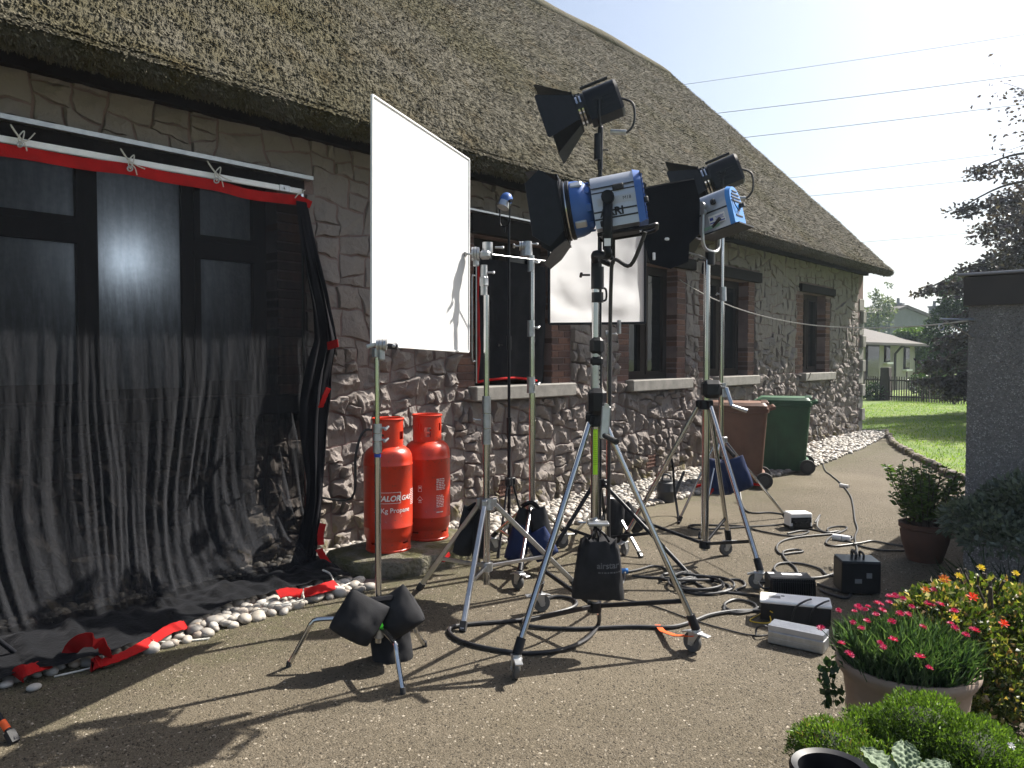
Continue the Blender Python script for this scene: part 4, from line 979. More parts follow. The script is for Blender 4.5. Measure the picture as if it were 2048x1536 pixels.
# the gathered right hand edge
def gath(u, v):
    z = 2.8 * (1 - v) + .03; s = min(1, v * 2.5); sway = .03 * math.sin(v * 9 + 1) * s
    x = edgeX(z) + .05 - (.10 + .1 * s) * (1 - u) * (1.0 + .15 * math.sin(v * 13)) + sway * (1 - u) - .02
    f = math.sin(u * 21 + 1.5 * math.sin(v * 5 + 2) + v * 2) * .03 + math.sin(u * 47 + v * 9) * .008
    return (x + .012 * math.sin(u * 33 + v * 7) * s, TY - .06 - .16 * v - (f + .02) * s - .05 * s * math.sin(math.pi * u) + noise.noise(Vector((u * 5, v * 12, 3))) * .015 * s, z)
m2 = MB(); m2.grid(gath, 60, 90); m2.build('gathered_edge', M['blackcloth'], scr, ang=180)
def ribbon(pts, wd, up, name='red_edging', mat='redtape', th=.004, twist=None):
    m = MB(); P_ = smoothpath(pts, 6); n_ = len(P_); vs = []
    for i, p in enumerate(P_):
        t_ = (P_[min(i + 1, n_ - 1)] - P_[max(0, i - 1)]).normalized(); u_ = Vector(up) if twist is None else Vector(up).lerp(Vector(twist), i / (n_ - 1))
        s_ = (u_ - t_ * u_.dot(t_)).normalized(); nn_ = t_.cross(s_)
        rip = .003 * math.sin(i * 2.4)
        vs += [p + s_ * wd / 2 + nn_ * (th / 2 + rip), p - s_ * wd / 2 + nn_ * (th / 2 - rip), p - s_ * wd / 2 - nn_ * (th / 2 + rip), p + s_ * wd / 2 - nn_ * (th / 2 - rip)]
    fs = [(i * 4 + j, i * 4 + (j + 1) % 4, i * 4 + 4 + (j + 1) % 4, i * 4 + 4 + j) for i in range(n_ - 1) for j in range(4)] + [(3, 2, 1, 0), (n_ * 4 - 4, n_ * 4 - 3, n_ * 4 - 2, n_ * 4 - 1)]
    m.add(vs, fs); return m.build(name, M[mat], scr, ang=40)
tx = [(0, 299), (70, 310), (170, 328), (262, 339), (330, 354), (435, 372), (500, 389), (592, 400)]
pts = [WY(px, py, TY - .035) for px, py in tx]; pts = [pts[0] - (pts[1] - pts[0]) * 4] + pts; ribbon(pts, .075, (0, 0, 1))
ribbon([WY(592, 396, TY - .035), WY(606, 402, TY - .05), WY(622, 410, TY - .07)], .06, (0, 0, 1))
ribbon([D(655, 692, 5.9), D(663, 690, 5.86), D(676, 686, 5.82)], .06, (0, 0, 1))
ribbon([D(657, 776, 5.85), D(650, 792, 5.85), D(641, 815, 5.87)], .05, (1, 0, .3))
ribbon([D(646, 1047, 5.75), D(641, 1070, 5.72), D(642, 1090, 5.7)], .05, (1, -.2, 0)); ribbon([D(638, 1098, 5.75), D(650, 1120, 5.7), D(672, 1146, 5.65)], .055, (1, .3, .5))
def gp(px, py, z=.05): return G(px, py, z)
ribbon([gp(556, 1189, .07), gp(575, 1184, .075), gp(604, 1187, .06)], .075, (.3, .8, .5)); ribbon([gp(608, 1186, .06), gp(640, 1178, .08), gp(674, 1168, .07)], .075, (.3, .8, .5))
ribbon([gp(372, 1249, .05), gp(340, 1258, .07), gp(305, 1281, .05)], .06, (.4, .8, .4)); ribbon([gp(303, 1282, .05), gp(270, 1300, .05), gp(235, 1316, .04), gp(192, 1329, .03)], .055, (.4, .8, .4))
ribbon([gp(133, 1322, .03), gp(142, 1300, .08), gp(160, 1283, .14), gp(185, 1280, .15), gp(205, 1292, .12), gp(212, 1312, .05)], .075, (-.5, .6, .35))
ribbon([gp(36, 1357, .03), gp(38, 1346, .07), gp(60, 1338, .08), gp(95, 1328, .06)], .07, (-.4, .7, .4)); ribbon([gp(205, 1320, .03), gp(190, 1328, .04), gp(182, 1332, .02)], .07, (.2, .8, .3))
def cord(pts, r=.004, parent=None, name='tie_cord', mat='cord'):
    m = MB(); m.tube(smoothpath(pts, 6), r, 6); return m.build(name, M[mat], parent if parent else scr, ang=60)
for (px, py) in ((42, 280), (262, 328), (435, 352)):
    c0 = WY(px, py, TY - .05); q = lambda a, b, y=-.05: WY(px + a, py + b, TY + y)
    cord([q(-3, 8), q(-5, -6, -.06), q(6, -18, -.03), q(4, -2, -.06), q(-2, 10, -.055)]); cord([q(0, 0), q(8, 8, -.06), q(12, 22)]); cord([q(0, 0), q(-16, -22, -.06), q(-20, -30), q(-6, -10), q(10, 2), q(28, 10 if px > 200 else -14)])
    m = MB(); m.tube([q(-2 + 5 * math.cos(a), 9 + 5 * math.sin(a), -.06) for a in np.linspace(0, 6.28, 13)], .005, 6, False); m.build('eyelet', M['zinc'], scr)
cord([WY(590, 396, TY - .06), WY(597, 388, TY - .06), WY(610, 380, TY - .03)])
cord([gp(205, 1310, .05), gp(206, 1322, .03), gp(180, 1336, .01), gp(130, 1348, .008), gp(108, 1353, .006)], .005); cord([gp(306, 1281, .05), gp(330, 1282, .015), gp(370, 1281, .008), gp(420, 1276, .006)], .004); cord([gp(306, 1281, .05), gp(340, 1284, .012), gp(418, 1278, .006)], .004)
cord([gp(606, 1188, .06), gp(604, 1200, .06), gp(560, 1208, .06), gp(530, 1210, .06)], .004); cord([gp(645, 1140, .1), gp(660, 1148, .08), gp(668, 1166, .06)], .007); cord([gp(674, 1176, .06), gp(690, 1170, .05), gp(700, 1166, .05)], .004)

# black cloth over the small window
wx0, wx1 = ops[1][0], ops[1][1]
cl = thing('window_cloth', 'black cloth with red edging hung over the small window', 'window cloth', ((wx0 + wx1) / 2, W, 1.33))
xl_, xr2 = WY(955, 650, W + .02).x, WY(1086, 650, W + .06).x
def wcl(u, v):
    x = xl_ + (xr2 - xl_) * u; z = 2.62 - 1.25 * v
    sag = math.sin(math.pi * u) ; return (x, W + .03 - .05 * math.sin(3.14 * u) * v - .03 * math.sin(u * 14 + v * 3) * (v ** .6) - .02 * noise.noise(Vector((x * 6, z * 5, 1))), z + .06 * v * sag - .05 * v * u)
mb = MB(); mb.grid(wcl, 40, 40); mb.build('cloth', M['blackcloth'], cl, ang=180)
mb = MB(); mb.tube([Vector(wcl(0, v)) + Vector((-.012, -.012, 0)) for v in np.linspace(0, 1, 14)], .018, 6); mb.tube([Vector(wcl(u, 1)) + Vector((0, -.01, -.005)) for u in np.linspace(0, .8, 12)], .014, 6); mb.build('red_edging', M['redtape'], cl)
mb = MB(); x_ = WY(944, 600, W - .02).x; z1_, z0_ = WY(944, 555, W - .02).z, WY(944, 722, W - .02).z
mb.tube(smoothpath([(x_ + .06, W - .02, z1_ + .02), (x_ + .02, W - .02, z1_ + .02), (x_, W - .02, z1_ - .02), (x_, W - .02, (z0_ + z1_) / 2), (x_, W - .02, z0_ + .03), (x_ + .03, W - .02, z0_), (x_ + .06, W - .02, z0_)], 4), .007, 8); mb.tube([(x_ + .055, W - .025, z1_ + .3), (x_ + .055, W - .025, 1.36)], .007, 8); mb.build('wire_frame', M['steel'], cl)
# ================================================================ STANDS
def caster(parent, p, yaw, r=.055, brake=True):
    # p: ground point under the wheel
    Rm = Matrix.Translation(p) @ Matrix.Rotation(yaw, 4, 'Z'); m = MB(Rm)
    m.cyl((0, 0, r * 2.45), (0, 0, r * 2.1), .024, .028, 12); m.box((-.008, 0, r * 2.08), (.075, .052, .012), None, .004)
    for s in (-1, 1): m.plate([(.03, s * .02, r * 2.1), (-.035, s * .02, r * 2.1), (-.04, s * .02, r * .75), (-.012, s * .02, r * .75)], .005, Vector((0, 1, 0)))
    m.cyl((-.025, -.026, r), (-.025, .026, r), .008, .008, 8)
    if brake: m.bar((-.02, 0, r * 2.12), (.085, 0, r * 2.0), .04, .01, (0, 0, 1), .003); m.bar((-.03, 0, r * 2.1), (-.085, 0, r * 1.8), .035, .008)
    c = m.build('caster', M['zinc'], parent)
    w_ = MB(Rm); R_ = Matrix.Rotation(math.pi / 2, 3, 'X')
    w_.lathe([(r * .55, -.013), (r * .95, -.013), (r, -.008), (r, .008), (r * .95, .013), (r * .55, .013)], 22, (-.025, 0, r), R_); w_.build('tyre', M['greytyre'], c, ang=40)
    h_ = MB(Rm); h_.lathe([(.006, -.015), (r * .5, -.012), (r * .56, -.012), (r * .56, .012), (r * .5, .012), (.006, .015)], 16, (-.025, 0, r), R_); h_.build('rim', M['zinc'], c)
    return c
def knob(m, p, d, r=.012, L=.045, w=.05):
    p, d = Vector(p), Vector(d).normalized(); m.cyl(p, p + d * L, r * .5, r * .5, 8)
    s = d.cross(Vector((0, 0, 1)));
    if s.length < .1: s = Vector((1, 0, 0))
    s.normalize(); m.bar(p + d * L - s * w / 2 + Vector((0, 0, .008)), p + d * L + s * w / 2 - Vector((0, 0, .008)), r, r * 1.3, d, r * .3)
def griphead(m, p, ax, r=.032):            # two discs and a jaw
    p, ax = Vector(p), Vector(ax).normalized()
    for o_, rr in ((-.022, r), (-.004, r * 1.05), (.014, r)): m.cyl(p + ax * o_, p + ax * (o_ + .014), rr, rr, 16)
    m.box(p - Vector((0, 0, .045)), (.034, .034, .07), None, .006); knob(m, p + ax * .03, ax, .014, .04, .06)
def tripod(name, label, c, feet, apex, col, top, mats, cz=.19, braces=.32, legw=.028, square=False, wheels=True, bracemat=None, group='lighting stands', footr=.055):
    t = thing(name, label, 'lighting stand', flat(c), group)
    for k, f in enumerate(feet):
        d = (flat(c) - flat(f)).normalized(); top_ = flat(c) - d * (col + .02) + Vector((0, 0, apex)); bot = flat(f) + Vector((0, 0, footr * 2.45 if wheels else .012))
        m = MB()
        if square: m.bar(top_, bot, legw, legw, (0, 0, 1), .004)
        else: m.cyl(top_, bot, legw / 2, legw / 2, 12)
        lg = m.build('leg', M[mats[0]], t)
        if not wheels: m = MB(); m.bar(bot + (top_ - bot).normalized() * .05, bot - Vector((0, 0, .008)), legw * 1.25, legw * 1.25); m.build('rubber_foot', M['rubber'], lg)
        else: m = MB(); m.cyl(bot + (top_ - bot).normalized() * .08, bot - Vector((0, 0, .005)), legw * .72, legw * .72, 12); m.build('foot_socket', M['blackmet'], lg)
        if braces:
            bp = bot.lerp(top_, braces); m = MB()
            m.bar(flat(c) + Vector((0, 0, cz)), bp, .018 if not square else .022, .024, (0, 0, 1), .003); m.build('brace', M[bracemat or mats[0]], t)
        if wheels: caster(t, flat(f), math.atan2(-d.y, -d.x) + rad((50, -35, 80)[k % 3]), footr)
    m = MB(); m.cyl(flat(c) + Vector((0, 0, apex - .04)), flat(c) + Vector((0, 0, apex + .03)), col + .022, col + .018, 18)
    for f in feet:
        d = (flat(f) - flat(c)).normalized(); m.box(flat(c) + d * (col + .025) + Vector((0, 0, apex)), (.04, .04, .06), Matrix.Rotation(math.atan2(d.y, d.x), 3, 'Z'), .006)
    m.build('leg_collar', M[mats[1]], t)
    if braces:
        m = MB(); m.cyl(flat(c) + Vector((0, 0, cz - .03)), flat(c) + Vector((0, 0, cz + .025)), col + .014, col + .014, 16); m.build('brace_collar', M[mats[1]], t)
    return t
def column(t, c, secs, name='column'):
    for (z0, z1, r, mat) in secs:
        m = MB(); m.cyl(flat(c) + Vector((0, 0, z0)), flat(c) + Vector((0, 0, z1)), r, r, 20); m.build(name, M[mat], t)

# --- big crank stand in the middle
CA = D(1190, 900, 4.31); FA = [flat(G(1033, 1360)), flat(G(1392, 1306)), flat(G(1076, 1224))]
tA = tripod('crank_stand', 'big chrome crank stand in the middle carrying the large blue lamp', CA, FA, D(1190, 838, 4.31).z, .026, 2.1, ('chrome', 'blackmet'), D(1190, 1212, 4.31).z, .13, .034, bracemat='blackmet')
za = lambda py: D(1190, py, 4.31).z
column(tA, CA, [(za(1228), za(770), .0235, 'chrome'), (za(800), za(690), .026, 'steel'), (za(700), za(540), .0205, 'chrome')])
m = MB()
bA = lambda px, py, dd=0: D(px, py, 4.31 + dd)
m.box(bA(1194, 803, -.02), (.11, .1, .15), Matrix.Rotation(THETA, 3, 'Z'), .025); m.box(bA(1186, 830), (.07, .075, .05), Matrix.Rotation(THETA, 3, 'Z'), .012); m.build('winch_box', M['black'], tA)
m = MB(); m.box(bA(1193, 692), (.075, .075, .1), Matrix.Rotation(THETA, 3, 'Z'), .02); m.box(bA(1193, 722), (.07, .07, .05), Matrix.Rotation(THETA, 3, 'Z'), .012); m.build('sleeve', M['black'], tA)
m = MB()
for k in range(7): p = bA(1199, 741 + k * 9, 0) - FH * .0255; m.cyl(p, p - FH * .003, .006, .006, 8)
m.build('hole', M['ink'], tA)
m = MB(); m.cyl(bA(1195, 605), bA(1195, 585), .033, .033, 16); m.cyl(bA(1195, 578), bA(1195, 534), .036, .036, 16); knob(m, bA(1180, 550), -RT, .012, .05, .05); m.tube(smoothpath([bA(1203, 602), bA(1211, 600), bA(1213, 590), bA(1211, 578), bA(1203, 576)]), .006, 8); m.build('spigot_socket', M['black'], tA)
m = MB(); p0, p1 = bA(1213, 812, -.09), bA(1208, 878, -.1); m.bar(p0, p1, .05, .018, -FH, .006); m.cyl(p0 + FH * .06, p0 - FH * .015, .014, .014, 10); cr = m.build('crank', M['steel'], tA)
m = MB(); m.cyl(p1 + Vector((0, 0, .02)), bA(1233, 884, -.2), .014, .017, 12); m.build('grip', M['rubber'], cr)
m = MB(); vs = []; n_ = 10
for j in range(2):
    for i in range(n_ + 1):
        a = math.atan2(-FH.y, -FH.x) - .55 + 1.1 * i / n_ ; vs.append((CA.x + .0246 * math.cos(a), CA.y + .0246 * math.sin(a), (za(948), za(858))[j]))
m.add(vs, [(i, i + 1, n_ + 2 + i, n_ + 1 + i) for i in range(n_)]); nl = m.build('warning_label', plain('neon yellow label', (.42, .8, .02), .5, 0, .05), tA)
m = MB(); a0 = math.atan2(-FH.y, -FH.x)
for k in range(16):
    zz = za(868 + k * 4.0)
    for s in (-.42, 0.03):
        vs = [(CA.x + .0249 * math.cos(a0 + s + a), CA.y + .0249 * math.sin(a0 + s + a), zz + h) for a, h in ((0, 0), (.36, 0), (.36, .0035), (0, .0035))]; m.add(vs, [(0, 1, 2, 3)])
m.build('print', M['ink'], nl, ang=0)
m = MB(); m.box(bA(1196, 1047, -.06), (.12, .07, .02), Matrix.Rotation(THETA - math.pi / 2, 3, 'Z'), .006); m.cyl(bA(1190, 1058), bA(1190, 1040), .032, .032, 14); knob(m, bA(1172, 1045), -RT, .012, .04, .05); m.build('foot_plate', M['steel'], tA)
m = MB(); q_ = [flat(FA[1]) + Vector((-.02, 0, .1)), G(1350, 1271, .06), G(1325, 1262, .02), G(1315, 1250, .012)]
for a_, b_ in zip(q_[:-1], q_[1:]): m.bar(a_, b_, .035, .004)
m.build('tape', M['orange'], tA)

# --- right hand crank stand
CB = D(1411, 900, 5.95); FB = [flat(G(1520, 1178)), flat(G(1457, 1110)), flat(G(1247, 1112))]; zb = lambda py: D(1411, py, 5.95).z; bB = lambda px, py, dd=0: D(px, py, 5.95 + dd)
tB = tripod('crank_stand', 'chrome crank stand on the right carrying the light blue backed lamp', CB, FB, zb(808), .03, 2.4, ('chrome', 'blackmet'), zb(1088), .16, .036, bracemat='blackmet')
column(tB, CB, [(zb(1100), zb(770), .03, 'chrome'), (zb(770), zb(520), .0245, 'chrome')])
m = MB(); m.box(bB(1423, 778, -.02), (.15, .12, .14), Matrix.Rotation(THETA - math.pi / 2, 3, 'Z'), .03); m.build('winch_box', M['black'], tB)
m = MB(); p0 = bB(1452, 775, -.05); p1 = bB(1464, 812, -.1); m.bar(p0, p1, .03, .012, -FH, .004); m.cyl(bB(1440, 775), p0, .01, .01, 8); m.cyl(p1, bB(1494, 822, -.12), .014, .016, 10); m.build('crank', M['steel'], tB)
m = MB(); m.cyl(bB(1420, 530), bB(1420, 505), .036, .036, 14); knob(m, bB(1408, 520), -RT); m.build('spigot_socket', M['black'], tB)

# --- silver stand with flat square legs
CC = D(973, 900, 5.05); FCs = [flat(G(925, 1264)), flat(G(838, 1180)), flat(G(1152, 1172))]; zc_ = lambda py: D(973, py, 5.05).z; bC = lambda px, py, dd=0: D(px, py, 5.05 + dd)
tC = tripod('square_leg_stand', 'silver stand with flat square legs beside the gas cylinders', CC, FCs, zc_(1006), .026, 2.4, ('steel', 'alu'), zc_(1132), .36, .03, True, False)
column(tC, CC, [(zc_(1168), zc_(880), .023, 'chrome'), (zc_(890), zc_(590), .018, 'chrome')])
m = MB()
for a, b in ((888, 858), (856, 828), (826, 792)): m.cyl(bC(973, a), bC(973, b), .03, .028, 16)
knob(m, bC(962, 840), -RT); m.build('lock_collar', M['alu'], tC)
m = MB(); m.box(bC(968, 563), (.05, .05, .07), None, .01); m.cyl(bC(968, 590), bC(968, 530), .022, .022, 12); m.box(bC(970, 510), (.1, .07, .05), Matrix.Rotation(THETA, 3, 'Z'), .014); m.cyl(bC(975, 508), bC(975, 485), .034, .034, 16)
griphead(m, bC(952, 508), -RT, .045); knob(m, bC(990, 495), RT, .014, .05, .06); knob(m, bC(975, 545), RT, .012, .04, .05); m.build('grip_head', M['alu'], tC)
m = MB(); m.bar(G(896, 1107, .16), G(884, 1120, .13), .033, .033, (0, 0, 1)); m.build('red_tape', M['redtape'], tC)
m = MB(); m.tube([bC(985, 509), bC(1100, 523, .5)], .004, 6); m.build('wire_arm', M['steel'], tC)

# --- thin black stand with the little blue lamp
CD = D(1018, 900, 6.5); zd = lambda py: D(1018, py, 6.5).z; FD = [flat(D(1000, 1050, 6.75)), flat(D(1056, 1050, 6.6)), flat(D(996, 1050, 6.15))]
tD = tripod('slim_black_stand', 'slim black stand carrying the little blue lamp', CD, FD, zd(962), .013, 2.9, ('blackmet', 'black'), zd(1050), .3, .018, False, False)
column(tD, CD, [(.05, zd(850), .0145, 'blackmet'), (zd(860), zd(690), .0125, 'blackmet'), (zd(700), zd(440), .010, 'blackmet')])
m = MB(); m.cyl(D(1018, 865, 6.5), D(1018, 835, 6.5), .022, .022, 12); m.build('lock_collar', M['black'], tD); m = MB(); m.cyl(D(1018, 700, 6.5), D(1018, 672, 6.5), .02, .02, 12); knob(m, D(1005, 690, 6.5), -RT, .01, .03, .05); m.build('lock_collar', M['black'], tD)

# --- chrome stand with the castor leg
CE = D(1064, 900, 5.9); ze = lambda py: D(1064, py, 5.9).z; bE = lambda px, py, dd=0: D(px, py, 5.9 + dd); FE = [flat(G(1040, 1180)), flat(D(1130, 1100, 6.5)), flat(D(985, 1100, 6.35))]
tE = tripod('combo_stand', 'tall chrome stand with castors between the black cloth and the big lamp', CE, FE, ze(1010), .026, 2.5, ('chrome', 'alu'), ze(1105), .2, .028)
column(tE, CE, [(.14, ze(770), .024, 'chrome'), (ze(775), ze(655), .0205, 'chrome'), (ze(660), ze(520), .0175, 'chrome')])
m = MB()
for py, rr in ((768, .032), (655, .029), (525, .026)):
    m = MB(); m.cyl(bE(1062, py + 18), bE(1062, py - 14), rr, rr, 14); knob(m, bE(1068, py), RT - FH * .3, .014, .035, .055); m.build('lock_collar', M['alu'], tE)
m = MB(); m.cyl(bE(1062, 783), bE(1062, 776), .0265, .0265, 14); m.build('yellow_tape', M['yellow'], tE)
m = MB(); m.cyl(bE(1055, 512), bE(1055, 483), .04, .034, 14); griphead(m, bE(1046, 492), -RT, .035); knob(m, bE(1064, 488), RT, .014, .04, .05); m.build('grip_head', M['alu'], tE)

# --- tall black stand behind with the black lamp on top
CF = D(1198, 900, 6.1); zf = lambda py: D(1198, py, 6.1).z; bF = lambda px, py, dd=0: D(px, py, 6.1 + dd); FF = [flat(G(1384, 1158)), flat(G(1086, 1136)), flat(D(1215, 1100, 7.0))]
tF = tripod('tall_black_stand', 'tall black stand behind the middle lamp carrying the black lamp', CF, FF, zf(965), .022, 3.3, ('blackmet', 'black'), zf(1078), .45, .032, False, False)
column(tF, CF, [(.1, zf(700), .022, 'blackmet'), (zf(700), zf(330), .0165, 'blackmet'), (zf(340), zf(255), .021, 'blackmet')])
m = MB(); m.cyl(bF(1196, 320), bF(1196, 268), .032, .03, 12); knob(m, bF(1204, 300), RT, .012, .04, .05); m.build('lock_collar', M['black'], tF)

# --- chrome stand that holds the silver board
CH_ = D(1216, 900, 6.6); zh = lambda py: D(1216, py, 6.6).z; FH_ = [flat(G(1283, 1116)), flat(D(1150, 1090, 7.0)), flat(D(1240, 1090, 7.3))]
tH = tripod('board_stand', 'chrome stand with flat legs holding the silver board', CH_, FH_, zh(1000), .02, 1.9, ('steel', 'alu'), zh(1075), .4, .024, True, False)
column(tH, CH_, [(.08, zh(800), .019, 'chrome'), (zh(800), zh(662), .0145, 'chrome')])
m = MB(); griphead(m, D(1216, 668, 6.6), RT, .03); m.bar(D(1238, 668, 6.55), D(1238, 640, 6.55), .03, .03, (1, 0, 0), .005); m.build('grip_head', M['alu'], tH)

# --- chrome stand on the right with the second black lamp
CI = D(1441, 900, 7.5); zi = lambda py: D(1446, py, 7.5).z; bI = lambda px, py, dd=0: D(px, py, 7.5 + dd); FI = [flat(G(1572, 1036)), flat(G(1358, 1044)), flat(G(1400, 1078))]
tI = tripod('chrome_light_stand', 'slim chrome stand in front of the bins carrying a black lamp', CI, FI, zi(880), .02, 3.2, ('chrome', 'alu'), zi(960), .42, .026, False, False, bracemat='redtape')
column(tI, CI, [(zi(975), zi(780), .024, 'chrome'), (zi(785), zi(575), .0205, 'chrome'), (zi(600), zi(385), .017, 'chrome')])
m = MB()
for py in (780, 588):
    m = MB(); m.cyl(bI(1446, py + 14), bI(1446, py - 14), .033, .031, 14); knob(m, bI(1440, py), -RT, .012, .03, .045); m.build('lock_collar', M['alu'], tI)

# --- C-stand holding the white board
CJ = D(755, 900, 4.0); zj = lambda py: D(755, py, 4.0).z; bJ = lambda px, py, dd=0: D(px, py, 4.0 + dd)
tJ = thing('c_stand', 'chrome C stand with bent legs holding the white board', 'lighting stand', flat(CJ), 'lighting stands')
for f, h in ((G(577, 1334), .25), (G(806, 1388), .21), (G(850, 1293), .17)):
    d = (flat(f) - flat(CJ)); e = d.normalized(); L_ = d.length
    m = MB(); m.tube(smoothpath([flat(CJ) + Vector((0, 0, h)), flat(CJ) + e * (L_ * .62) + Vector((0, 0, h)), flat(CJ) + e * (L_ * .74) + Vector((0, 0, h - .02)), flat(CJ) + e * (L_ * .8) + Vector((0, 0, h - .07)), flat(f) + Vector((0, 0, .008))], 5), .0125, 10); lg = m.build('leg', M['chrome'], tJ)
    m = MB(); m.cyl(flat(f) + Vector((0, 0, .03)) - e * .006, flat(f), .0145, .0145, 10); m.build('rubber_foot', M['rubber'], lg)
    m = MB(); m.cyl(flat(CJ) + Vector((0, 0, h - .022)), flat(CJ) + Vector((0, 0, h + .022)), .026, .026, 14); m.build('leg_collar', M['alu'], tJ)
column(tJ, CJ, [(.12, zj(880), .0165, 'chrome'), (zj(880), zj(695), .0125, 'chrome')])
m = MB()
for a, b in ((905, 884), (882, 868), (866, 848)): m.cyl(bJ(755, a), bJ(755, b), .0235, .022, 14)
knob(m, bJ(763, 880), RT - FH * .4, .012, .028, .04); knob(m, bJ(763, 856), RT - FH * .3, .012, .03, .04); m.build('lock_collar', M['alu'], tJ)
m = MB(); m.cyl(bJ(755, 914), bJ(755, 907), .0175, .0175, 14); m.build('blue_tape', M['bluetape'], tJ)
m = MB(); m.box(bJ(752, 706), (.034, .034, .05), None, .006); griphead(m, bJ(762, 690), RT, .03); m.cyl(bJ(776, 692), bJ(796, 694), .014, .012, 10); m.bar(bJ(733, 694), bJ(752, 688), .02, .02, (0, 0, 1), .004); m.build('grip_head', M['alu'], tJ)
m = MB(); m.cyl(bJ(776, 692), bJ(795, 694), .0155, .0145, 10); m.build('handle', M['rubber'], tJ)

# --- stand whose feet poke in at the left edge
CK = D(-210, 900, 3.55); FK = [flat(G(30, 1487)), flat(G(52, 1327)), flat(D(-420, 900, 3.2))]
tK = tripod('black_tripod', 'black tripod foot with orange tape at the left edge', CK, FK, .62, .016, 1.6, ('blackmet', 'black'), .2, .35, .026, False, False)
column(tK, CK, [(.1, 1.3, .016, 'blackmet')])
d = (FK[0] - flat(CK)).normalized(); tp = flat(CK) + d * .036 + Vector((0, 0, .62)); bt = FK[0] + Vector((0, 0, .012)); m = MB(); m.cyl(bt.lerp(tp, .06), bt.lerp(tp, .105), .0145, .0145, 12); m.build('orange_tape', M['orange'], tK)

# ================================================================ BOARDS, FLAG
def board(name, label, cat, corners, mat, edge, grp=None, th=.02, bulge=.0):
    a, b, c_, d = [Vector(p) for p in corners]      # a bottom left, b bottom right, c top right, d top left
    t = thing(name, label, cat, (a + b) / 2, grp); nrm = (b - a).cross(d - a).normalized()
    def f(u, v):
        p = a.lerp(b, u).lerp(d.lerp(c_, u), v); k = math.sin(math.pi * u) * math.sin(math.pi * v)
        return p + nrm * (bulge * k + noise.noise(Vector((u * 4, v * 4, 3))) * .006 * min(1, k * 4) + bulge * .5 * math.sin(u * 5 + v * 7) * math.exp(-((v - .12) / .13) ** 2) * min(1, k * 4))
    m = MB(); m.grid(f, 40, 48); m.build('sheet', M[mat], t, ang=180)
    for p, q in ((a, b), (b, c_), (c_, d), (d, a)): m = MB(); m.bar(p, q, th, th, nrm, .003); m.build('frame_bar', M[edge], t)
    return t
dL, dR = 4.0, 5.12
board('white_board', 'large white bounce board on the C stand', 'reflector board', [D(743, 690, dL), D(937, 704, dR), D(938, 319, dR), D(744, 190, dL)], 'whitepanel', 'white', th=.013, bulge=.012)
zt_ = .06
board('silver_board', 'silver white framed board hanging behind the big lamp', 'reflector board', [D(1098, 648, 6.45), D(1290, 646, 6.6), D(1290, 367, 6.75), D(1098, 372, 6.6)], 'silverpanel', 'blackmet', bulge=.03)
# ================================================================ LAMP HEADS
def frame_of(f, c):
    f = Vector(f).normalized(); x = f.cross(Vector((0, 0, 1))).normalized(); z = x.cross(f)
    return Matrix(((x.x, f.x, z.x, c.x), (x.y, f.y, z.y, c.y), (x.z, f.z, z.z, c.z), (0, 0, 0, 1)))
YR = Matrix.Rotation(-math.pi / 2, 3, 'X')              # lathe axis z -> local +y
def dprof(w_, h_, k=10):
    pts = [(-w_ / 2, -h_ / 2), (-w_ / 2, h_ * .12)]
    for i in range(1, k): a = math.pi - math.pi * i / k; pts.append((w_ / 2 * math.cos(a), h_ * .12 + h_ * .38 * math.sin(a)))
    return pts + [(w_ / 2, h_ * .12), (w_ / 2, -h_ / 2)]
def extr(m, prof_, y0, y1, s0=1, s1=1):
    n = len(prof_); m.add([(x * s0, y0, z * s0) for x, z in prof_] + [(x * s1, y1, z * s1) for x, z in prof_],
        [(i, i + n, (i + 1) % n + n, (i + 1) % n) for i in range(n)] + [tuple(range(n)), tuple(range(2 * n - 1, n - 1, -1))])
def barndoors(t, F, yb, r, doors, L_, mat='blackmet'):
    m = MB(F); m.lathe([(r * .98, yb - .012), (r * 1.06, yb - .012), (r * 1.06, yb + .006), (r * .98, yb + .006)], 28, (0, 0, 0), YR, (False, False)); m.build('barndoor_ring', M[mat], t)
    for (side, ang, shape) in doors:
        a = {'near': math.pi, 'far': 0, 'top': math.pi / 2, 'bottom': -math.pi / 2}[side]; o_ = Vector((math.cos(a), 0, math.sin(a))); tg_ = Vector((-math.sin(a), 0, math.cos(a)))
        d = Vector((0, 1, 0)) * math.cos(rad(ang)) + o_ * math.sin(rad(ang)); b = Vector((0, yb, 0)) + o_ * r * 1.03
        bw = r * .78
        sh = {'hex': [(-bw, 0), (bw, 0), (bw * 1.55, .5), (bw * 1.05, 1), (-bw * 1.05, 1), (-bw * 1.55, .5)], 'trap': [(-bw, 0), (bw, 0), (bw * 1.75, .95), (bw * 1.6, 1), (-bw * 1.6, 1), (-bw * 1.75, .95)]}[shape]
        m = MB(F); m.plate([b + tg_ * x + d * (y * L_) for x, y in sh], .004); m.bar(b - tg_ * bw, b + tg_ * bw, .014, .014, (0, 1, 0)); m.build('barn_door', M[mat], t)
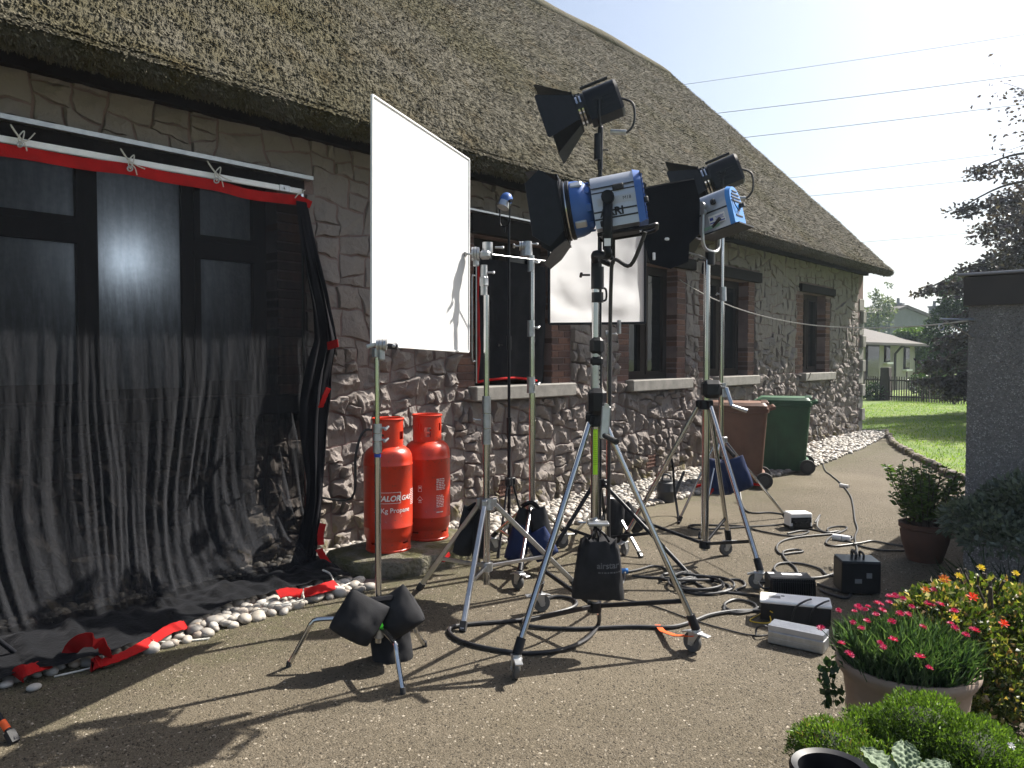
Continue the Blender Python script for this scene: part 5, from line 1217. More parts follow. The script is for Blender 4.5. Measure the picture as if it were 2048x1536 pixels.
def yoke(t, c, piv, drop, hw, mat, thick, r=None, yaw=None, spig=.06):
    # a U of flat bar from both pivots down to the spigot; upright whatever the lamp's tilt
    x = Vector((math.cos(yaw), math.sin(yaw), 0)); z = Vector((0, 0, 1)); pts = []
    pts = [c - x * hw, c - x * hw - z * drop * .7, c - x * hw * .86 - z * drop * .9, c - x * hw * .5 - z * drop, c + x * hw * .5 - z * drop, c + x * hw * .86 - z * drop * .9, c + x * hw - z * drop * .7, c + x * hw]
    m = MB(); m.tube(smoothpath(pts, 4), thick, 8); m.cyl(c - z * (drop + .0), c - z * (drop + spig), thick * 1.1, thick * 1.1, 12)
    for s in (-1, 1): m.cyl(c + x * s * (hw - thick * 1.5), c + x * s * (hw + thick * 1.6), thick * 1.8, thick * 1.8, 12)
    m.build('yoke', M[mat], t, ang=50)

# --- the large blue and silver lamp
fA = (-RT * .97 + FH * .17 - Vector((0, 0, .15))).normalized(); cA = Vector((CA.x, CA.y, 0)) - flat(fA) * .075 + Vector((0, 0, D(1205, 408, 4.31).z))
F = frame_of(fA, cA) @ Matrix.Scale(.86, 4); t = thing('film_lamp', 'large blue and silver film lamp with open black barn doors', 'film lamp', cA, 'film lamps')
w_, h_, L_ = .315, .35, .27; pr_ = dprof(w_, h_)
m = MB(F); extr(m, pr_, -.17, .1); body = m.build('housing', M['silver'], t, ang=40)
m = MB(F)
for zz in (.075, .045, -.075, -.12):
    for s in (-1, 1): m = MB(F); m.box((s * (w_ / 2 + .001), -.035, zz), (.004, .268, .007 if zz > 0 else .01)); m.build('groove', M['ink'], body, ang=0)
for a_, b_, s_ in (((-w_ / 2 - .008, -.07, .06), (.016, .07, .04), 0), ((-w_ / 2 - .006, .045, -.15), (.014, .05, .04), 0)): m = MB(F); m.box(a_, b_, None, .006); m.build('latch', M['ink'], body)
m = MB(F); m.box((-w_ / 2 - .0008, -.045, -.015), (.0022, .23, .045)); m.build('name_plate', plain('grey name plate', (.4, .41, .44), .4, .3, .04), body, ang=0)
def sidetext(F, body, size, y, z, x, off=0.0):
    vs, fs = textmesh(body, size, 0, off); mm = MB(F); mm.add([(x, y - a, z + c) for a, b, c in vs], fs); return mm
sidetext(F, 'ARRI', .07, -.012, -.108, -w_ / 2 - .003, .0025).build('lettering', M['ink'], body, ang=0)
sidetext(F, 'M18', .03, -.115, -.022, -w_ / 2 - .0028).build('lettering', M['ink'], body, ang=0)
m = MB(F); extr(m, pr_, -.215, -.17, .96, 1.045); bk = m.build('back_plate', M['blue'], t, ang=40)
m = MB(F)
for i in range(9): m.box((0, -.2205, -.155 + i * .036), (.24 - .012 * max(0, i - 5) ** 2, .012, .012), Matrix.Rotation(.18, 3, 'X'))
m.build('louvre', M['blue'], bk, ang=0); m = MB(F); m.box((-.12, -.23, -.04), (.03, .03, .04), None, .008); m.box((.0, -.216, -.005), (.25, .004, .3)); m.build('knob', M['ink'], bk)
m = MB(F); m.lathe([(.1, .1), (.135, .115), (.165, .15), (.178, .19), (.182, .235), (.17, .238)], 32, (0, 0, 0), YR); fc = m.build('front_casting', M['blue'], t, ang=35)
m = MB(F)
for a in range(8): an = a * math.pi / 4 + .2; m = MB(F); m.box((.15 * math.cos(an), .155, .15 * math.sin(an)), (.014, .09, .05), Matrix.Rotation(-an, 3, 'Y'), .004); m.build('rib', M['blue'], fc)
for a in range(4): an = a * math.pi / 2 + .75; m = MB(F); m.box((.178 * math.cos(an), .19, .178 * math.sin(an)), (.02, .075, .05), Matrix.Rotation(-an, 3, 'Y'), .006); m.build('clip', M['silver'], fc)
m = MB(F); m.lathe([(.18, .236), (.19, .24), (.19, .262), (.18, .264), (.18, .27), (.192, .272), (.192, .29), (.16, .292)], 32, (0, 0, 0), YR, (False, False)); m.build('lens_ring', M['blackmet'], t)
m = MB(F); m.lathe([(.18, .262), (.183, .264), (.183, .272), (.18, .274)], 32, (0, 0, 0), YR, (False, False)); m.build('trim_ring', M['chrome'], t)
m = MB(F); m.lathe([(.165, .27), (.12, .285), (.05, .292), (.0005, .294)], 28, (0, 0, 0), YR); m.build('lens', M['glass'], t, ang=80)
barndoors(t, F, .3, .2, [('near', 18, 'hex'), ('top', 16, 'hex'), ('bottom', 38, 'hex'), ('far', 0, 'hex')], .2)
m = MB(F); 
for s in (-1, 1): m.tube(smoothpath([(s * .12, .1, -.205), (s * .12, -.2, -.21), (s * .1, -.27, -.2), (0, -.275, -.2)], 4), .012, 8)
m.box((0, -.04, -.2), (.26, .25, .014), None, .004); m.build('skid', M['blackmet'], t)
xv = Vector((F[0][0], F[1][0], 0)).normalized(); yv = Vector((0, 0, 1)); hw = .178; base = flat(CA) + Vector((0, 0, D(1195, 536, 4.31).z))
m = MB(); c0 = cA + Vector((0, 0, .0))
for s in (-1, 1):
    m.bar(c0 + xv * s * hw + Vector((0, 0, .03)), c0 + xv * s * hw - Vector((0, 0, .28)), .052, .016, xv, .004)
    p = [c0 + xv * s * hw - Vector((0, 0, .27)), c0 + xv * s * hw * .95 - Vector((0, 0, .31)), c0 + xv * s * hw * .5 + (base - c0 + Vector((0, 0, .05))) * .95, base + Vector((0, 0, .03))]
    m.tube(smoothpath(p, 5), .021, 8)
    m.cyl(c0 + xv * s * (hw - .03), c0 + xv * s * (hw + .02), .035, .035, 14)
m.cyl(base + Vector((0, 0, .05)), base - Vector((0, 0, .03)), .026, .026, 14); m.build('yoke', M['blackmet'], t, ang=45)
m = MB(); q = c0 - xv * (hw + .009) - Vector((0, 0, .24)); m.bar(q + Vector((0, 0, .02)), q - Vector((0, 0, .02)), .034, .002, xv); m.build('sticker', M['white'], t)
m = MB(); m.tube(smoothpath([c0 - fA * .2 + xv * -.05 - Vector((0, 0, .2)), c0 - fA * .12 - Vector((0, 0, .36)), D(1228, 520, 4.36), D(1222, 570, 4.4), D(1220, 700, 4.45), D(1219, 850, 4.45), D(1217, 1000, 4.5), D(1220, 1100, 4.6), G(1240, 1180, .02), G(1250, 1145, .02)], 6), .011, 8); tag(m.build('lamp_cable', M['cable'], org=c0), 'black power cable hanging straight down from the large blue lamp', 'cable', 'power cables')

def fresnel(label, c, f, cB, zbase, s=1.0, doors=(('near', 20, 'trap'), ('top', 30, 'trap'), ('far', 30, 'trap'), ('bottom', 35, 'trap'))):
    F = frame_of(f, c); t = thing('black_lamp', label, 'film lamp', c, 'film lamps')
    pr_ = dprof(.2 * s, .25 * s); m = MB(F); extr(m, pr_, -.13 * s, .1 * s); hb = m.build('housing', M['blackmet'], t)
    m = MB(F); extr(m, pr_, -.15 * s, -.13 * s, .92, 1.04); m.build('back_plate', M['black'], t)
    m = MB(F)
    for k in range(4): m.box((-.102 * s, -.02 * s, (-.07 + k * .028) * s), (.004, .15 * s, .008))
    for sx in (-1, 1): m.cyl((sx * .085 * s, -.1 * s, .125 * s), (sx * .085 * s, .11 * s, .125 * s), .012 * s, .012 * s, 8)
    m.build('fin', M['black'], hb)
    m = MB(F); m.lathe([(.11 * s, .1 * s), (.115 * s, .11 * s), (.115 * s, .125 * s), (.105 * s, .128 * s)], 24, (0, 0, 0), YR); m.build('front_ring', M['blackmet'], t)
    m = MB(F); m.lathe([(.108 * s, .128 * s), (.108 * s, .17 * s)], 24, (0, 0, 0), YR); m.build('lens_barrel', M['chrome'], t)
    m = MB(F); m.lathe([(.112 * s, .14 * s), (.118 * s, .141 * s), (.118 * s, .153 * s), (.112 * s, .154 * s)], 24, (0, 0, 0), YR, (False, False))
    m.box((0, .15 * s, .112 * s), (.05 * s, .05 * s, .02 * s)); m.box((-.112 * s, .15 * s, 0), (.02 * s, .05 * s, .04 * s)); m.build('accessory_ring', M['black'], t)
    barndoors(t, F, .18 * s, .12 * s, doors, .27 * s)
    yaw = math.atan2(F[1][0], F[0][0]); yoke(t, c, None, c.z - zbase - .02, .125 * s, 'blackmet', .009 * s + .003, None, yaw, .08)
    x = Vector((F[0][0], F[1][0], F[2][0])); f = Vector(f).normalized(); z = Vector((0, 0, 1))
    m = MB(); e = flat(c) - flat(f) * .0
    m.tube(smoothpath([c - f * .15 * s - z * .02, c - f * .25 * s - z * .1 * s, c - f * .26 * s - z * .24 * s, c - f * .2 * s - z * .29 * s, c - f * .1 * s - z * .25 * s], 6), .009, 8); m.build('tail_cable', M['cable'], t)
    m = MB(); a, b = c - f * .2 * s - z * .29 * s, c - f * .08 * s - z * .24 * s; m.cyl(a, b, .02 * s, .02 * s, 10); m.build('connector', M['alu'], t)
    return t
fF = (-RT * .95 + FH * .18 - Vector((0, 0, .33))).normalized(); zz = zf(258)
fresnel('black film lamp with barn doors on the tall black stand against the thatch', Vector((CF.x, CF.y, zf(206))), fF, CF, zz, 1.06)
fI = (-RT * .93 + FH * .28 - Vector((0, 0, .36))).normalized()
fresnel('black film lamp above the light blue backed lamp, further right', Vector((CI.x, CI.y, 0)) + Vector((0, 0, D(1441, 348, 7.5).z)), fI, CI, D(1441, 395, 7.5).z, 1.12)

# --- light blue backed lamp on the right crank stand
fB = (-RT * .77 + FH * .62 - Vector((0, 0, .24))).normalized(); cB = Vector((CB.x, CB.y, D(1432, 425, 5.95).z)) + RT * .075
F = frame_of(fB, cB); t = thing('film_lamp', 'smaller silver film lamp with a light blue back on the right crank stand', 'film lamp', cB, 'film lamps')
w_, h_ = .22, .31; pr_ = dprof(w_, h_); m = MB(F); extr(m, pr_, -.125, .13); body = m.build('housing', M['silver'], t, ang=40)
m = MB(F)
for s in (-1, 1): m = MB(F); m.box((s * (w_ / 2 + .001), 0, -.01), (.004, .25, .012)); m.build('groove', M['ink'], body, ang=0)
m = MB(F); m.box((-w_ / 2 - .01, -.03, .055), (.03, .04, .045), None, .01); m.build('knob', M['ink'], body)
m = MB(F); m.box((-w_ / 2 - .001, -.03, -.075), (.003, .13, .07)); st_ = m.build('sticker', M['print'], body, ang=0)
m = MB(F); m.box((-w_ / 2 - .003, .012, -.068), (.002, .028, .022), None, .0005)
for k in range(4): m.box((-w_ / 2 - .003, -.052, -.058 - k * .007), (.002, .07 - .01 * (k % 3), .003))
m.box((-w_ / 2 - .003, -.03, -.098), (.002, .12, .008)); m.build('print', M['bluetape'], st_, ang=0)
m = MB(F); m.box((-w_ / 2 - .001, .03, -.125), (.004, .14, .022)); m.build('label_strip', plain('green label', (.25, .42, .3), .5), body, ang=0)
m = MB(F); m.cyl((-w_ / 2 - .02, .01, -.13), (-w_ / 2 - .05, -.07, -.095), .01, .014, 10); m.build('handle', M['rubber'], t)
m = MB(F); extr(m, pr_, -.16, -.125, .95, 1.04); bk = m.build('back_plate', M['sky blue'], t, ang=40)
m = MB(F)
for k in range(4): m.box((-.0, -.162, .03 + k * .026), (.17 - .012 * k * k * .8, .008, .009))
m.box((.0, -.162, -.085), (.12, .008, .009)); m.build('louvre', M['ink'], bk, ang=0)
m = MB(F); m.cyl((.05, -.16, .0), (.05, -.2, .0), .018, .016, 10); m.tube(smoothpath([(.04, -.165, -.02), (-.02, -.175, -.055), (-.06, -.17, -.01), (-.07, -.165, .04)], 5), .004, 6); m.build('knob', M['ink'], bk)
m = MB(F); m.lathe([(.1, .13), (.115, .15), (.12, .2), (.11, .205)], 26, (0, 0, 0), YR); m.build('front_casting', M['blackmet'], t)
m = MB(F); m.plate([(-.14, -.2, -.168), (.14, -.2, -.168), (.13, .14, -.166), (-.13, .14, -.166)], .01); m.build('skid', M['blackmet'], t)
barndoors(t, F, .215, .13, [('near', 30, 'hex'), ('top', 30, 'hex'), ('far', 20, 'hex'), ('bottom', 30, 'hex')], .2)
yoke(t, cB - fB * -.05, None, cB.z - zb(508) - .04, .15, 'zinc', .013, None, math.atan2(F[1][0], F[0][0]), .05)
m = MB(F); m.cyl((-.125, .05, .05), (-.165, .05, .05), .028, .028, 14); m.build('tilt_lock', M['zinc'], t)

# black flag clipped in front of it
fl = [D(px, py, dd) for px, py, dd in ((1279, 378, 5.7), (1340, 366, 5.73), (1388, 358, 5.76), (1399, 398, 5.77), (1398, 466, 5.77), (1378, 486, 5.76), (1376, 522, 5.76), (1340, 536, 5.73), (1300, 526, 5.71), (1284, 470, 5.7))]
t = thing('black_flag', 'black cloth flag hung in front of the light blue backed lamp', 'flag', fl[8], None)
m = MB(); m.plate(fl, .016); m.build('cloth', M['flagcloth'], t, ang=0)
m = MB(); m.tube([D(1376, 505, 5.78), D(1400, 512, 5.85), bB(1412, 518, -.02)], .007, 6); m.build('rod', M['steel'], t)
m = MB(); m.box(D(1334, 478, 5.71), (.03, .03, .02), None, .006); m.bar(D(1308, 505, 5.69), D(1308, 520, 5.69), .018, .02, (1, 0, 0), .004); m.build('clip', M['white'], t)

# --- the little blue lamp
fD = (-RT * .35 - FH * .25 - Vector((0, 0, .85))).normalized(); cD = Vector((CD.x, CD.y, D(1016, 405, 6.5).z)) - RT * .035
F = frame_of(fD, cD); t = thing('small_lamp', 'little blue lamp head pointing down on the slim black stand', 'film lamp', cD, 'film lamps')
m = MB(F); m.lathe([(.0005, -.085), (.03, -.08), (.048, -.06), (.053, -.03), (.053, .0)], 20, (0, 0, 0), YR, (False, True)); m.build('housing', M['blue'], t, ang=60)
m = MB(F); m.lathe([(.056, .0), (.056, .05), (.05, .052)], 20, (0, 0, 0), YR); m.build('front_casting', M['steel'], t)
m = MB(F); m.lathe([(.048, .053), (.0005, .06)], 20, (0, 0, 0), YR, (False, False)); m.build('lens', M['silverpanel'], t)
yoke(t, cD, None, cD.z - zd(452), .072, 'blackmet', .006, None, math.atan2(F[1][0], F[0][0]), .05)
m = MB(F); m.cyl((-.07, 0, 0), (-.1, 0, 0), .014, .014, 10); m.build('tilt_knob', M['black'], t)

# ================================================================ SANDBAGS
def pillow(m, c, s, R, seed=0):            # two bulging faces sewn round a slightly hollow outline, corners left pointed
    n = 18; c = Vector(c)
    for sg in (1, -1):
        vs = []
        for j in range(n + 1):
            for i in range(n + 1):
                u, v = math.sin((i / n - .5) * math.pi), math.sin((j / n - .5) * math.pi)
                q_ = 1 - .09 * u * u * v * v; x = u * (1 - .06 * (1 - v * v)) * q_; z = v * (1 - .06 * (1 - u * u)) * q_; k = max(0, (1 - u * u) * (1 - v * v)) ** .46
                cr = noise.noise(Vector((u * 2 + seed, v * 2, sg))) * .2 + noise.noise(Vector((u * 5 + seed, v * 4, sg * 3))) * .1 + .05 * math.sin(u * 16 + seed) * (abs(v) ** 3)
                y = sg * k * (1 - .38 * v) * (1 + cr) + .06 * noise.noise(Vector((u * 1.3 + seed, v, 5)))
                vs.append(c + R @ Vector((x * s[0] * (1 + cr * .1), y * s[1], z * s[2] - .06 * s[2] * (1 - x * x))))
        m.add(vs, [(j * (n + 1) + i, j * (n + 1) + i + 1, (j + 1) * (n + 1) + i + 1, (j + 1) * (n + 1) + i)[::sg] for j in range(n) for i in range(n)])
RZm = lambda a: Matrix.Rotation(a, 3, 'Z')
VIEW = THETA - math.pi / 2                                    # local x across the view, local y away
def sandbag(label, lobes, strap, mat='bagcloth', grp='sandbags on the stands', name='sandbag'):
    c0 = Vector(lobes[0][0]); t = thing(name, label, 'sandbag', c0, grp)
    for k, (c, s, rx, rz) in enumerate(lobes):
        m = MB(); pillow(m, c, s, RZm(VIEW + rz) @ Matrix.Rotation(rx, 3, 'Y'), k * 3.7 + c[0]); m.build('pouch', M[mat], t, ang=180)
    if strap: m = MB(); m.tube(smoothpath(strap, 5), .018, 6); m.build('strap', M['blackcloth'], t)
    return t
V3 = lambda x, y, z: Vector((x, y, z))
sandbag('pair of plump black sandbags over the legs of the C stand', [(D(720, 1234, 3.93), (.125, .085, .125), .55, .3), (D(795, 1224, 4.04), (.125, .085, .12), -.6, -.3)], [D(717, 1200, 3.93), D(752, 1200, 3.97), D(795, 1195, 4.03)])
sandbag('slack black sandbag hanging low behind the front leg of the C stand', [(D(784, 1300, 4.1), (.115, .08, .14), -.12, .2)], [D(775, 1255, 4.08), D(757, 1240, 4.02)])
m = MB(); m.bar(D(748, 1256, 3.93), D(765, 1247, 3.95), .03, .03, (0, 0, 1), .006); m.bar(D(741, 1262, 3.91), D(752, 1260, 3.91), .022, .03, (1, 0, 0), .006); tag(m.build('green_tape', M['neon'], org=D(752, 1255, 3.93)), 'neon green tape tag between the sandbags of the C stand', 'tape')
sandbag('black saddle sandbag slung on the square leg stand', [(D(935, 1060, 5.18), (.07, .06, .18), .25, .2), (D(962, 1066, 5.12), (.06, .055, .17), .05, -.2)], [D(938, 1018, 5.15), D(955, 1008, 5.1), D(968, 1020, 5.08)])
sandbag('black saddle sandbag on the chrome castor stand, above the blue one', [(D(1045, 1052, 5.85), (.08, .07, .15), .35, .2), (D(1080, 1055, 5.8), (.085, .07, .17), -.25, -.2)], [D(1045, 1012, 5.85), D(1063, 1005, 5.8), D(1078, 1018, 5.8)])
sandbag('blue sandbag under the black one on the chrome castor stand', [(D(1038, 1085, 5.78), (.085, .065, .15), .3, .1), (D(1082, 1088, 5.72), (.1, .065, .12), -.5, -.1)], None, 'bluecloth')
sandbag('black sandbag lying over the legs of the silver board stand', [(D(1232, 1040, 6.45), (.07, .07, .2), .1, .1), (D(1262, 1035, 6.5), (.08, .06, .14), -.7, -.1)], None)
sandbag('blue sandbag hung on the slim chrome stand by the brown bin', [(D(1440, 952, 7.3), (.15, .08, .18), .1, .1), (D(1472, 948, 7.25), (.13, .08, .17), -.35, -.1)], [D(1440, 915, 7.3), D(1450, 895, 7.4), D(1468, 912, 7.25)], 'bluecloth')
# printed bag on the middle stand
bc = D(1196, 1135, 4.19); t = thing('weight_bag', 'black drawstring weight bag with faded print on the middle crank stand', 'weight bag', bc, None)
R = RZm(VIEW - .1); m = MB(); n = 36; rows = []
for i in range(22):
    s = i / 21; hw_ = .1 + .045 * s ** .8 if s > .1 else .1; dp = .045 + .04 * math.sin(math.pi * min(1, s * .9)) ; zz = .155 - .315 * s; row = []
    for j in range(n):
        a = 2 * math.pi * j / n; x, y = math.copysign(abs(math.cos(a)) ** .55, math.cos(a)), math.copysign(abs(math.sin(a)) ** .8, math.sin(a))
        cr_ = noise.noise(Vector((x * 3.2, y * 2, s * 1.3 + 4))) * .03 * (1.3 - s * .8) + .012 * math.sin(a * 7 + s * 2) * (1 - s) ** 2
        row.append(bc + R @ Vector((x * hw_ * (1 + cr_ * 2), y * (dp + cr_), zz + .02 * noise.noise(Vector((x * 2, y, s * 2))) + (.012 * math.sin(x * 7) if i == 0 else 0))))
    rows.append(row)
m.add([p for r_ in rows for p in r_], [(i * n + j, (i + 1) * n + j, (i + 1) * n + (j + 1) % n, i * n + (j + 1) % n) for i in range(21) for j in range(n)] + [tuple(range(n)), tuple(range(22 * n - 1, 21 * n - 1, -1))]); bb = m.build('bag', M['bagcloth'], t, ang=70)
def bagpt(x, z):                                             # front skin of the bag at local x, z
    s = (.155 - z) / .315; i = min(20, max(0, int(s * 21))); f = s * 21 - i; best = None
    pr2 = []
    for row in (rows[i], rows[i + 1]):
        loc = [(R.transposed() @ (p - bc)) for p in row]; fr_ = sorted([q for q in loc if q.y < 0], key=lambda q: q.x)
        pr2.append(np.interp(x, [q.x for q in fr_], [q.y for q in fr_]))
    return bc + R @ Vector((x, pr2[0] * (1 - f) + pr2[1] * f - .003, z))
lt = MB()
for body_, size, x0, z0 in (('airstar', .046, .052, .018),):
    vs, fs = textmesh(body_, size, 0, .001); bm = None; vs, fs = dense(vs, fs, .012); lt.add([bagpt(x + x0, z + z0) for x, _, z in vs], fs)
x = .0
while x < .11:
    l = rng.uniform(.006, .014); vs, fs = rectv(x, x + l, -.008, -.001); lt.add([bagpt(a, c) for a, _, c in vs], fs); x += l + .005
lt.build('lettering', plain('faded print', (.11, .11, .115), .8, 0, .2, 60), bb, ang=0)
m = MB()
for k in range(3): m.tube(smoothpath([bc + R @ V3(-.06 + k * .06, -.03, .15), bc + R @ V3(-.03 + k * .03, -.02, .19), flat(CA) + V3(0, 0, bc.z + .2), bc + R @ V3(-.03 + k * .05, .03, .15)], 4), .006, 6)
m.build('drawstring', M['blackcloth'], t)

# ================================================================ POWER BOXES
def at_ground(px, py): return flat(G(px, py))
def boxthing(name, label, c, yaw, cat='power box'):
    return thing(name, label, cat, c), MB(Matrix.Translation(c) @ Matrix.Rotation(VIEW + yaw, 4, 'Z')), (lambda: MB(Matrix.Translation(c) @ Matrix.Rotation(VIEW + yaw, 4, 'Z')))
t, m, nm = boxthing('junction_box', 'white topped cable junction box far out on the tarmac', at_ground(1602, 1060) + FH * .08, .1, 'power box')
m.box((0, 0, .09), (.215, .14, .13), None, .008); m.build('case', M['white'], t); m = nm(); m.box((0, -.073, .06), (.17, .012, .07), None, .003)
for k in (-.06, -.01, .05): m.cyl((k, -.08, .06), (k, -.1, .06), .018, .018, 10)
m.build('socket_panel', M['ink'], t); m = nm(); m.box((0, 0, .02), (.22, .15, .03), None, .004); m.box((0, -.07, .09), (.2, .004, .05)); m.build('base', M['black'], t)
t, m, nm = boxthing('finned_ballast', 'black power ballast with cooling fins beside the castor', at_ground(1592, 1212) + FH * .12, -.1, 'ballast')
m.box((0, 0, .09), (.29, .2, .15), None, .012); m.build('case', M['black'], t); m = nm()
for k in range(24): m.box((-.13 + k * .0113, -.106, .085), (.004, .02, .13)); m.box((-.13 + k * .0113, -.02 - .07, .168), (.004, .05, .012))
m.build('fin', M['black'], t, ang=0); m = nm(); m.box((.02, .03, .1665), (.13, .045, .002)); m.box((-.11, .05, .1665), (.04, .035, .002)); m.build('label_plate', M['print'], t, ang=0)
m = nm(); m.tube(smoothpath([(-.145, -.08, .1), (-.19, -.08, .1), (-.19, .05, .1), (-.145, .05, .1)], 4), .007, 6); m.build('handle', M['blackmet'], t); m = nm(); m.cyl((-.15, -.05, .05), (-.2, -.06, .05), .022, .022, 12); m.build('connector', M['yellow'], t)
t, m, nm = boxthing('white_ballast', 'long power ballast with a white lid, half in shade', at_ground(1600, 1258) + FH * .14 + RT * .02, -.32, 'ballast')
m.box((0, 0, .065), (.4, .17, .11), None, .008); m.build('case', M['black'], t); m = nm(); m.box((0, 0, .128), (.41, .18, .02), None, .006); ld = m.build('lid', M['white'], t); m = nm(); m.box((-.12, 0, .139), (.07, .05, .0015)); m.box((-.07, .03, .139), (.02, .02, .0015)); m.build('label_plate', M['greyprint'], ld, ang=0)
m = nm()
for k in range(2): m.tube(smoothpath([(-.02 + k * .1, -.09, .03), (.0 + k * .1, -.12, .12), (.05 + k * .1, -.11, .16), (.09 + k * .1, -.02, .15)], 5), .006, 6)
m.build('cable_loop', M['cable'], t)
t, m, nm = boxthing('ribbed_box', 'flat silver ribbed heat sink box at the sunny edge of the shadow', at_ground(1604, 1300) + FH * .06, -.62, 'power box')
m.box((0, 0, .04), (.3, .13, .07), None, .004); m.build('case', M['alu'], t); m = nm()
for k in range(8): m.box((0, -.056 + k * .016, .092), (.3, .007, .03))
m.build('rib', M['silver'], t, ang=0); m = nm(); m.box((0, -.067, .035), (.29, .004, .012)); m.box((.151, 0, .045), (.003, .1, .05)); m.build('end_plate', M['alu'], t, ang=0)
t, m, nm = boxthing('handle_box', 'cube shaped black power box with a carrying handle on top', at_ground(1726, 1192) + FH * .1, -.12, 'power box')
m.box((0, 0, .12), (.255, .2, .215), None, .008); m.build('case', M['black'], t); m = nm(); m.box((0, 0, .2305), (.25, .195, .008), None, .003); m.build('lid', plain('sky tinted lid', (.03, .045, .055), .3, .3), t)  # bluish tone paints the sky's reflection onto the black lid
m = nm(); m.tube(smoothpath([(-.02, -.04, .235), (-.02, -.04, .275), (-.02, .04, .275), (-.02, .04, .235)], 4), .011, 8); m.tube(smoothpath([(.03, -.04, .235), (.03, -.04, .27), (.03, .04, .27), (.03, .04, .235)], 4), .008, 8); m.build('handle', M['rubber'], t)
m = nm(); m.box((-.02, -.1025, .1), (.045, .003, .03)); m.box((.05, -.1025, .14), (.035, .003, .035)); m.build('label_plate', M['greyprint'], t, ang=0)

# ================================================================ CABLES
def cable(label, px, r=.009, mat='cable', z=None, loop=None, k=6):
    pts = []
    for q in px:
        zz = (q[2] if len(q) > 2 else r + .002); pts.append(G(q[0], q[1], zz))
    m = MB(); m.tube(smoothpath(pts, k), r, 8); return tag(m.build('cable', M[mat], org=pts[0]), label, 'cable', 'power cables')
def coil(label, px, py, ra, turns, r=.009, seed=0, tail=None):
    c = G(px, py); pts = []; rg = random.Random(seed); 
    for i in range(int(turns * 18)):
        a = 2 * math.pi * i / 18 + seed; q = int(i / 18); rr = ra * (1 + .09 * math.sin(a * .63 + seed) + .05 * math.sin(q * 2.3)); pts.append(c + Vector((rr * math.cos(a) + .03 * math.sin(q * 1.9), rr * .9 * math.sin(a) + .02 * q, r + .002 + .008 * q + .006 * math.sin(a * 1.7))))
    if tail: pts += [G(*q, r) for q in tail]
    m = MB(); m.tube(smoothpath(pts, 3), r, 8); return tag(m.build('cable', M['cable'], org=c), label, 'cable', 'power cables')
cable('thick black cable looping round the front of the middle crank stand', [(1198, 1222, .16), (1196, 1250, .03), (1170, 1280), (1120, 1300), (1050, 1306), (980, 1297), (925, 1283), (900, 1266), (905, 1254), (950, 1247), (1040, 1240), (1110, 1226), (1150, 1212), (1146, 1198), (1110, 1193), (1080, 1202)], .012)
cable('thick black cable running from the middle stand to the white lidded ballast', [(1046, 1240), (1060, 1252), (1150, 1257), (1260, 1253), (1340, 1254), (1385, 1243), (1420, 1230), (1470, 1222), (1520, 1222), (1535, 1228, .05)], .012)
coil('black cable coiled in a flat pile left of the finned ballast', 1412, 1176, .19, 4.3, .0095, 1, [(1440, 1160), (1480, 1160), (1490, 1172), (1470, 1182), (1500, 1190), (1525, 1193)])
coil('small coil of black cable near the blue plug behind the middle stand', 1358, 1160, .13, 2.4, .009, 3, [(1300, 1155), (1265, 1151)])
cable('black cable with a blue plug behind the printed weight bag', [(1252, 1144), (1275, 1140), (1305, 1132), (1328, 1136), (1345, 1148), (1385, 1162), (1420, 1180), (1490, 1188), (1530, 1194, .05)], .009)
p = G(1248, 1142, .02); m = MB(); m.cyl(p - RT * .03, p + RT * .03, .022, .02, 12); tag(m.build('plug', M['sky blue'], org=p), 'small blue cable plug lying behind the printed weight bag', 'plug')
cable('black cable looped in front of the white lidded ballast', [(1545, 1225, .05), (1520, 1215), (1500, 1222), (1465, 1222), (1448, 1210), (1470, 1199), (1505, 1206), (1512, 1218), (1480, 1226), (1450, 1222), (1450, 1212)], .0095)
cable('thin black wire trailing along the tarmac to the ribbed box', [(1195, 1195, .1), (1215, 1193), (1300, 1210), (1380, 1238), (1440, 1256), (1500, 1270), (1540, 1270), (1563, 1268, .03)], .005)
cable('thin pale yellow wire curling at the end of the white lidded ballast', [(1545, 1225, .08), (1530, 1218, .05), (1520, 1228), (1500, 1240), (1515, 1245), (1540, 1245, .02), (1540, 1232, .06)], .0035, 'yellow')
cable('thin black wire arched beside the red plug by the ribbed box', [(1512, 1270), (1514, 1256, .04), (1530, 1252, .07), (1545, 1262, .03), (1552, 1268)], .006)
p = G(1553, 1269, .018); m = MB(); m.ball(p, (.02, .018, .018), 10, 8); tag(m.build('plug', M['redtape'], org=p), 'red plug end beside the ribbed silver box', 'plug')
cable('pale extension lead falling from the far window sill across the tarmac', [(1621, 747, 1.37), (1617, 765, 1.1), (1624, 800, .75), (1634, 860, .25), (1640, 890, .02), (1648, 935), (1662, 950), (1682, 967), (1700, 990), (1706, 1010), (1710, 1040), (1715, 1058), (1710, 1075), (1714, 1100), (1713, 1128, .05)], .008, 'cable')
p = G(1689, 972, .02); m = MB(); m.cyl(p - RT * .03 + FH * .05, p + RT * .03 - FH * .05, .026, .022, 12); tag(m.build('plug', M['white'], org=p), 'white inline connector on the long extension lead', 'plug')
cable('black cable looping from the junction box under the right crank stand', [(1583, 1045, .06), (1555, 1050), (1500, 1053), (1440, 1057), (1395, 1058), (1380, 1055), (1382, 1050), (1420, 1050), (1480, 1052), (1520, 1062), (1570, 1071), (1600, 1070), (1618, 1063), (1600, 1062), (1575, 1067)], .0085)
cable('black cable arched down behind the right crank stand to the junction box', [(1480, 985, .1), (1485, 1010), (1500, 1025), (1540, 1025), (1575, 1030), (1583, 1034, .06)], .009)
